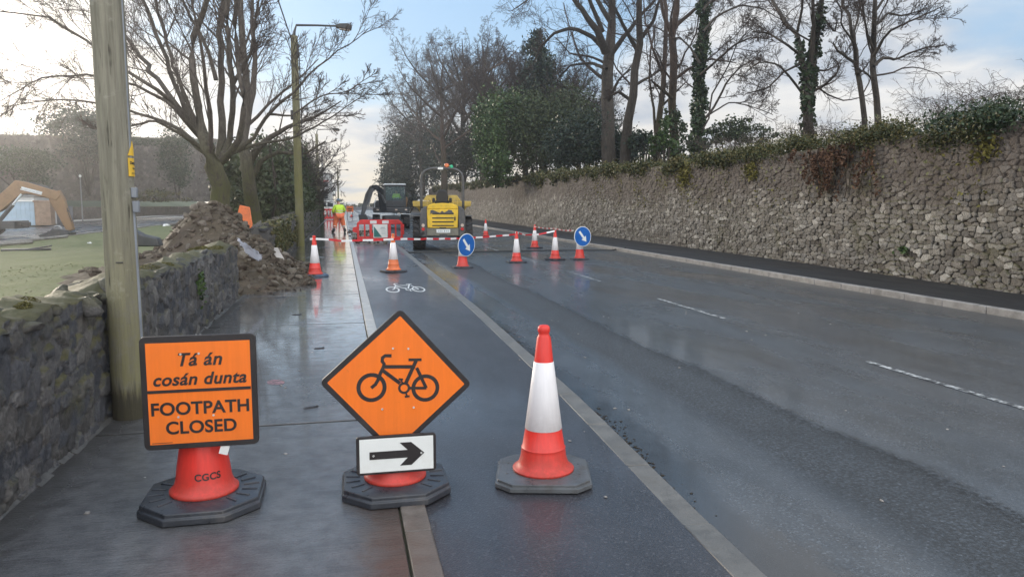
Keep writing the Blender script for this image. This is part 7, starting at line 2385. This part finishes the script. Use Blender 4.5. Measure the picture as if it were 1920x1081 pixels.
# dug strip of the cycle lane behind the barrier
V = []
sheet('dug_trench', [(0.43, 32.2), (1.2, 31.6), (1.9, 32.6), (1.97, 49), (0.45, 49)], 0.003, pm('trench_gravel', (0.21, 0.18, 0.145), 0.7, 0.35, 5, 0.6, 40, dirt=0.6, dcol=(0.10, 0.08, 0.06), dscale=2))
rs = np.random.RandomState(77)
V, Fq, col = rock_mesh(150, lambda: (rs.uniform(0.3, 1.95), rs.uniform(31.8, 48), 0.03), lambda: rs.uniform(0.03, 0.10), rs, 0.6)
st2 = link_rocks('loose_stones', V, Fq, col, M['rubble']); tag(st2, 'loose stones scattered over the dug strip behind the notice barrier', 'stones', kind='stuff')
# black cable lying across the road
o = MB().tube([(1.75, 27.4, -0.07), (2.9, 27.5, -0.085), (5.2, 27.5, -0.085), (7.6, 27.6, -0.085), (9.9, 27.2, -0.085), (10.4, 27.0, 0.02)], 0.03, 6).build('black_cable', M['cable'])
tag(o, 'black cable lying straight across the road in front of the dumper', 'cable')

# ------------------------------------------------------------------ buildings far up the footpath, van, far wall
by = 128.0
h1 = empty('house', (at(577, 340, by).x, by, 0), 0, 'dark gable-ended house with a tall chimney showing above the hedge', 'house')
zr = at(577, 303, by).z
MB().box((-3.0, 4.0, (zr - 2.2) / 2), (8.0, 8.0, zr - 2.2)).build('wall', M['pale_render'], h1)
MB().prism([(-7.2, zr - 2.3), (1.3, zr - 2.3), (0.7, zr - 0.9), (0.2, zr), (-6.4, zr)], 'y', -0.25, 8.25).build('roof', M['slate'], h1)
MB().box((0.15, 2.5, zr + 0.2), (0.75, 0.9, 2.2)).box((0.15, 2.5, zr + 1.35), (0.95, 1.1, 0.16)).cyl((0.15, 2.5, zr + 1.4), (0.15, 2.5, zr + 1.9), 0.14, n=8).build('chimney', M['brick'], h1, 0.02)
by = 140.0
xs0, xs1 = at(597, 340, by).x, at(621.5, 340, by).x
zt = at(610, 327, by).z
sh = empty('shop_building', ((xs0 + xs1) / 2, by, 0), 0, 'flat-fronted pale grey building with a dark red fascia beyond the hedge', 'building')
wd_ = (xs1 - xs0)
MB().box((-2.0, 5, zt / 2), (wd_ + 4.0, 10, zt)).build('wall', M['pale_render'], sh)
MB().box((-2.0, 5, zt + 0.06), (wd_ + 4.3, 10.3, 0.16)).build('coping', M['slate'], sh)
MB().box((-0.4, -0.03, zt - 1.15), (wd_ - 0.2, 0.05, 0.30)).build('fascia', M['shop_red'], sh)
MB().box((-0.3, -0.03, zt - 1.75), (wd_ - 0.6, 0.06, 0.7)).build('window', M['window_dark'], sh)
MB().box((-0.3, -0.03, zt - 3.6), (wd_ - 0.8, 0.06, 1.3)).build('window', M['window_dark'], sh)
MB().box((wd_ / 2 + 0.02, 2.4, zt - 2.4), (0.04, 1.0, 1.2)).build('window', M['window_dark'], sh)
for k, (px, py, y, wdt, hh, lab) in enumerate([(624.5, 362, 165, 1.1, 1.6, 'small dark street sign box projecting beyond the pale grey building')]):
    q = at(px, py, y)
    r_ = empty('hanging_sign', (q.x, y, 0), 0, lab, 'sign')
    MB().box((0, 0, q.z / 2), (0.14, 0.14, q.z)).build('post', M['steel'], r_)
    MB().box((0, 0, q.z + 0.2), (wdt, 0.2, hh)).build('sign_box', M['dark_steel'], r_, 0.05)
    MB().box((0, -0.11, q.z + 0.1), (wdt * 0.8, 0.02, hh * 0.4)).build('sign_face', M['sign_white'], r_)
# white van beyond the far barrier
vx = at(613, 395, 96)
vn = empty('parked_van', (vx.x, 96, 0), 0, 'white van parked beyond the far red barrier, seen from behind', 'van')
van = MB().prism([(-0.95, 0.35), (0.95, 0.35), (0.97, 1.2), (0.88, 1.95), (0.75, 2.05), (-0.75, 2.05), (-0.88, 1.95), (-0.97, 1.2)], 'y', 0, 4.2).build('body', M['sign_white'], vn, 0.06)
for s in (-1, 1):
    MB().box((s * 0.42, -0.012, 1.55), (0.66, 0.02, 0.46)).build('rear_window', M['window_dark'], van, 0.01)
    MB().box((s * 0.86, -0.015, 1.0), (0.12, 0.03, 0.40)).build('tail_light', M['lamp_red'], van, 0.01)
    for y in (0.8, 3.3): wheel('wheel', vn, (s * 0.82, y, 0.33), 0.33, 0.2, 0)
# far end of the road: low dark wall and hedge
fwz = at(690, 388.5, 230)
fwl = MB(); fwl.box((8.0, 230, 0.35), (26, 0.5, 0.9)); o = fwl.build('boundary_wall', M['slate']); tag(o, 'low dark wall closing the view where the road drops away', 'wall')
rs = np.random.RandomState(400)
pts = np.concatenate([blob_points((x, 236, 1.0), (3.2, 2, rs.uniform(0.6, 1.6)), 260, rs) for x in np.linspace(-4, 26, 12)])
o = leaf_obj('distant_hedge', pts[pts[:, 2] > 0], 0.5, M['leaf_olive'], rs); tag(o, 'thin far hedge on the skyline at the end of the road', 'hedge')

# ------------------------------------------------------------------ across the left-hand road
gy_ = 62.0
gx0, gx1 = at(-40, 395, gy_).x, at(64, 395, gy_).x
ga = empty('garage_front', ((gx0 + gx1) / 2, gy_, 0.1), RAD(0), 'pale blue boarded front with a brick pier across the left-hand road', 'building')
gw = gx1 - gx0
MB().box((0, 2.6, 1.05), (gw, 5.0, 2.1)).build('wall', M['pale_render'], ga)
pb = MB()
for k in range(12): pb.box((-gw / 2 + gw * (k + 0.5) / 12, 0.08, 0.86), (gw / 12 - 0.012, 0.05, 1.72))
pb.build('boarded_door', M['pale_blue'], ga)
MB().box((0, 0.05, 1.78), (gw, 0.10, 0.10)).build('lintel', M['sign_white'], ga)
MB().box((0, 2.6, 2.16), (gw + 0.2, 5.3, 0.10)).build('roof', M['steel'], ga)
MB().box((gw / 2 + 0.60, 0.3, 0.85), (1.05, 0.9, 1.70)).box((gw / 2 + 0.60, 0.3, 1.75), (1.2, 1.0, 0.12)).build('brick_pier', M['brick'], ga, 0.01)
MB().box((gw / 2 + 1.7, 1.0, 0.7), (1.1, 0.12, 1.4)).build('dark_gate', M['slate'], ga)
q = at(150, 329, 74)
pl_ = empty('post_light', (q.x, 74, 0.1), 0, 'slim grey lamp post with a small white top in front of the retaining wall', 'lamp post')
MB().cyl((0, 0, 0), (0, 0, q.z - 0.3), 0.06, 0.05, 8).build('pole', M['steel'], pl_)
MB().ball((0, 0, q.z - 0.15), (0.11, 0.11, 0.13), 12, 8).build('lantern', M['sign_white'], pl_)
for k, (px, py, py2, lab) in enumerate([(5, 449, 437, 'long pale plank lying along the lawn edge by the orange digger')]):
    a, b5 = gp(-60, 466), gp(125, 448)
    o = MB().tube([a + Vector((0, 0, 0.12)), b5 + Vector((0, 0, 0.12))], 0.07, 6).tube([a + Vector((0.1, -1.2, 0.1)), gp(60, 458) + Vector((0.0, 0, 0.1))], 0.07, 6).build('plank', M['kerb_light'])
    tag(o, lab, 'plank')
q = gp(50, 470)
o = MB().box((0, 0, 0.05), (1.5, 0.5, 0.06), RZ(0.3)).box((0.4, 0.1, 0.11), (0.7, 0.35, 0.05), RZ(0.1) @ RY(-0.15)).build('metal_sheet', M['dark_steel'], None, 0.01)
o.location = q; tag(o, 'dark bent metal sheet lying on the lawn in front of the orange digger', 'metal sheet')
q = gp(330, 418)

# ------------------------------------------------------------------ damp air with low sun in it
hz = MB().box((0, 135, 18.4), (280, 400, 39.2))
ho = hz.build('haze', None)
hm = bpy.data.materials.new('haze_air'); hm.use_nodes = True
hn = hm.node_tree; hn.nodes.clear()
pv = nd(hn, 'ShaderNodeVolumePrincipled', Color=(0.86, 0.88, 0.92), Density=0.0012, Anisotropy=0.78)
hn.links.new(pv.outputs[0], nd(hn, 'ShaderNodeOutputMaterial').inputs['Volume'])
ho.data.materials.append(hm)
tag(ho, kind='stuff')
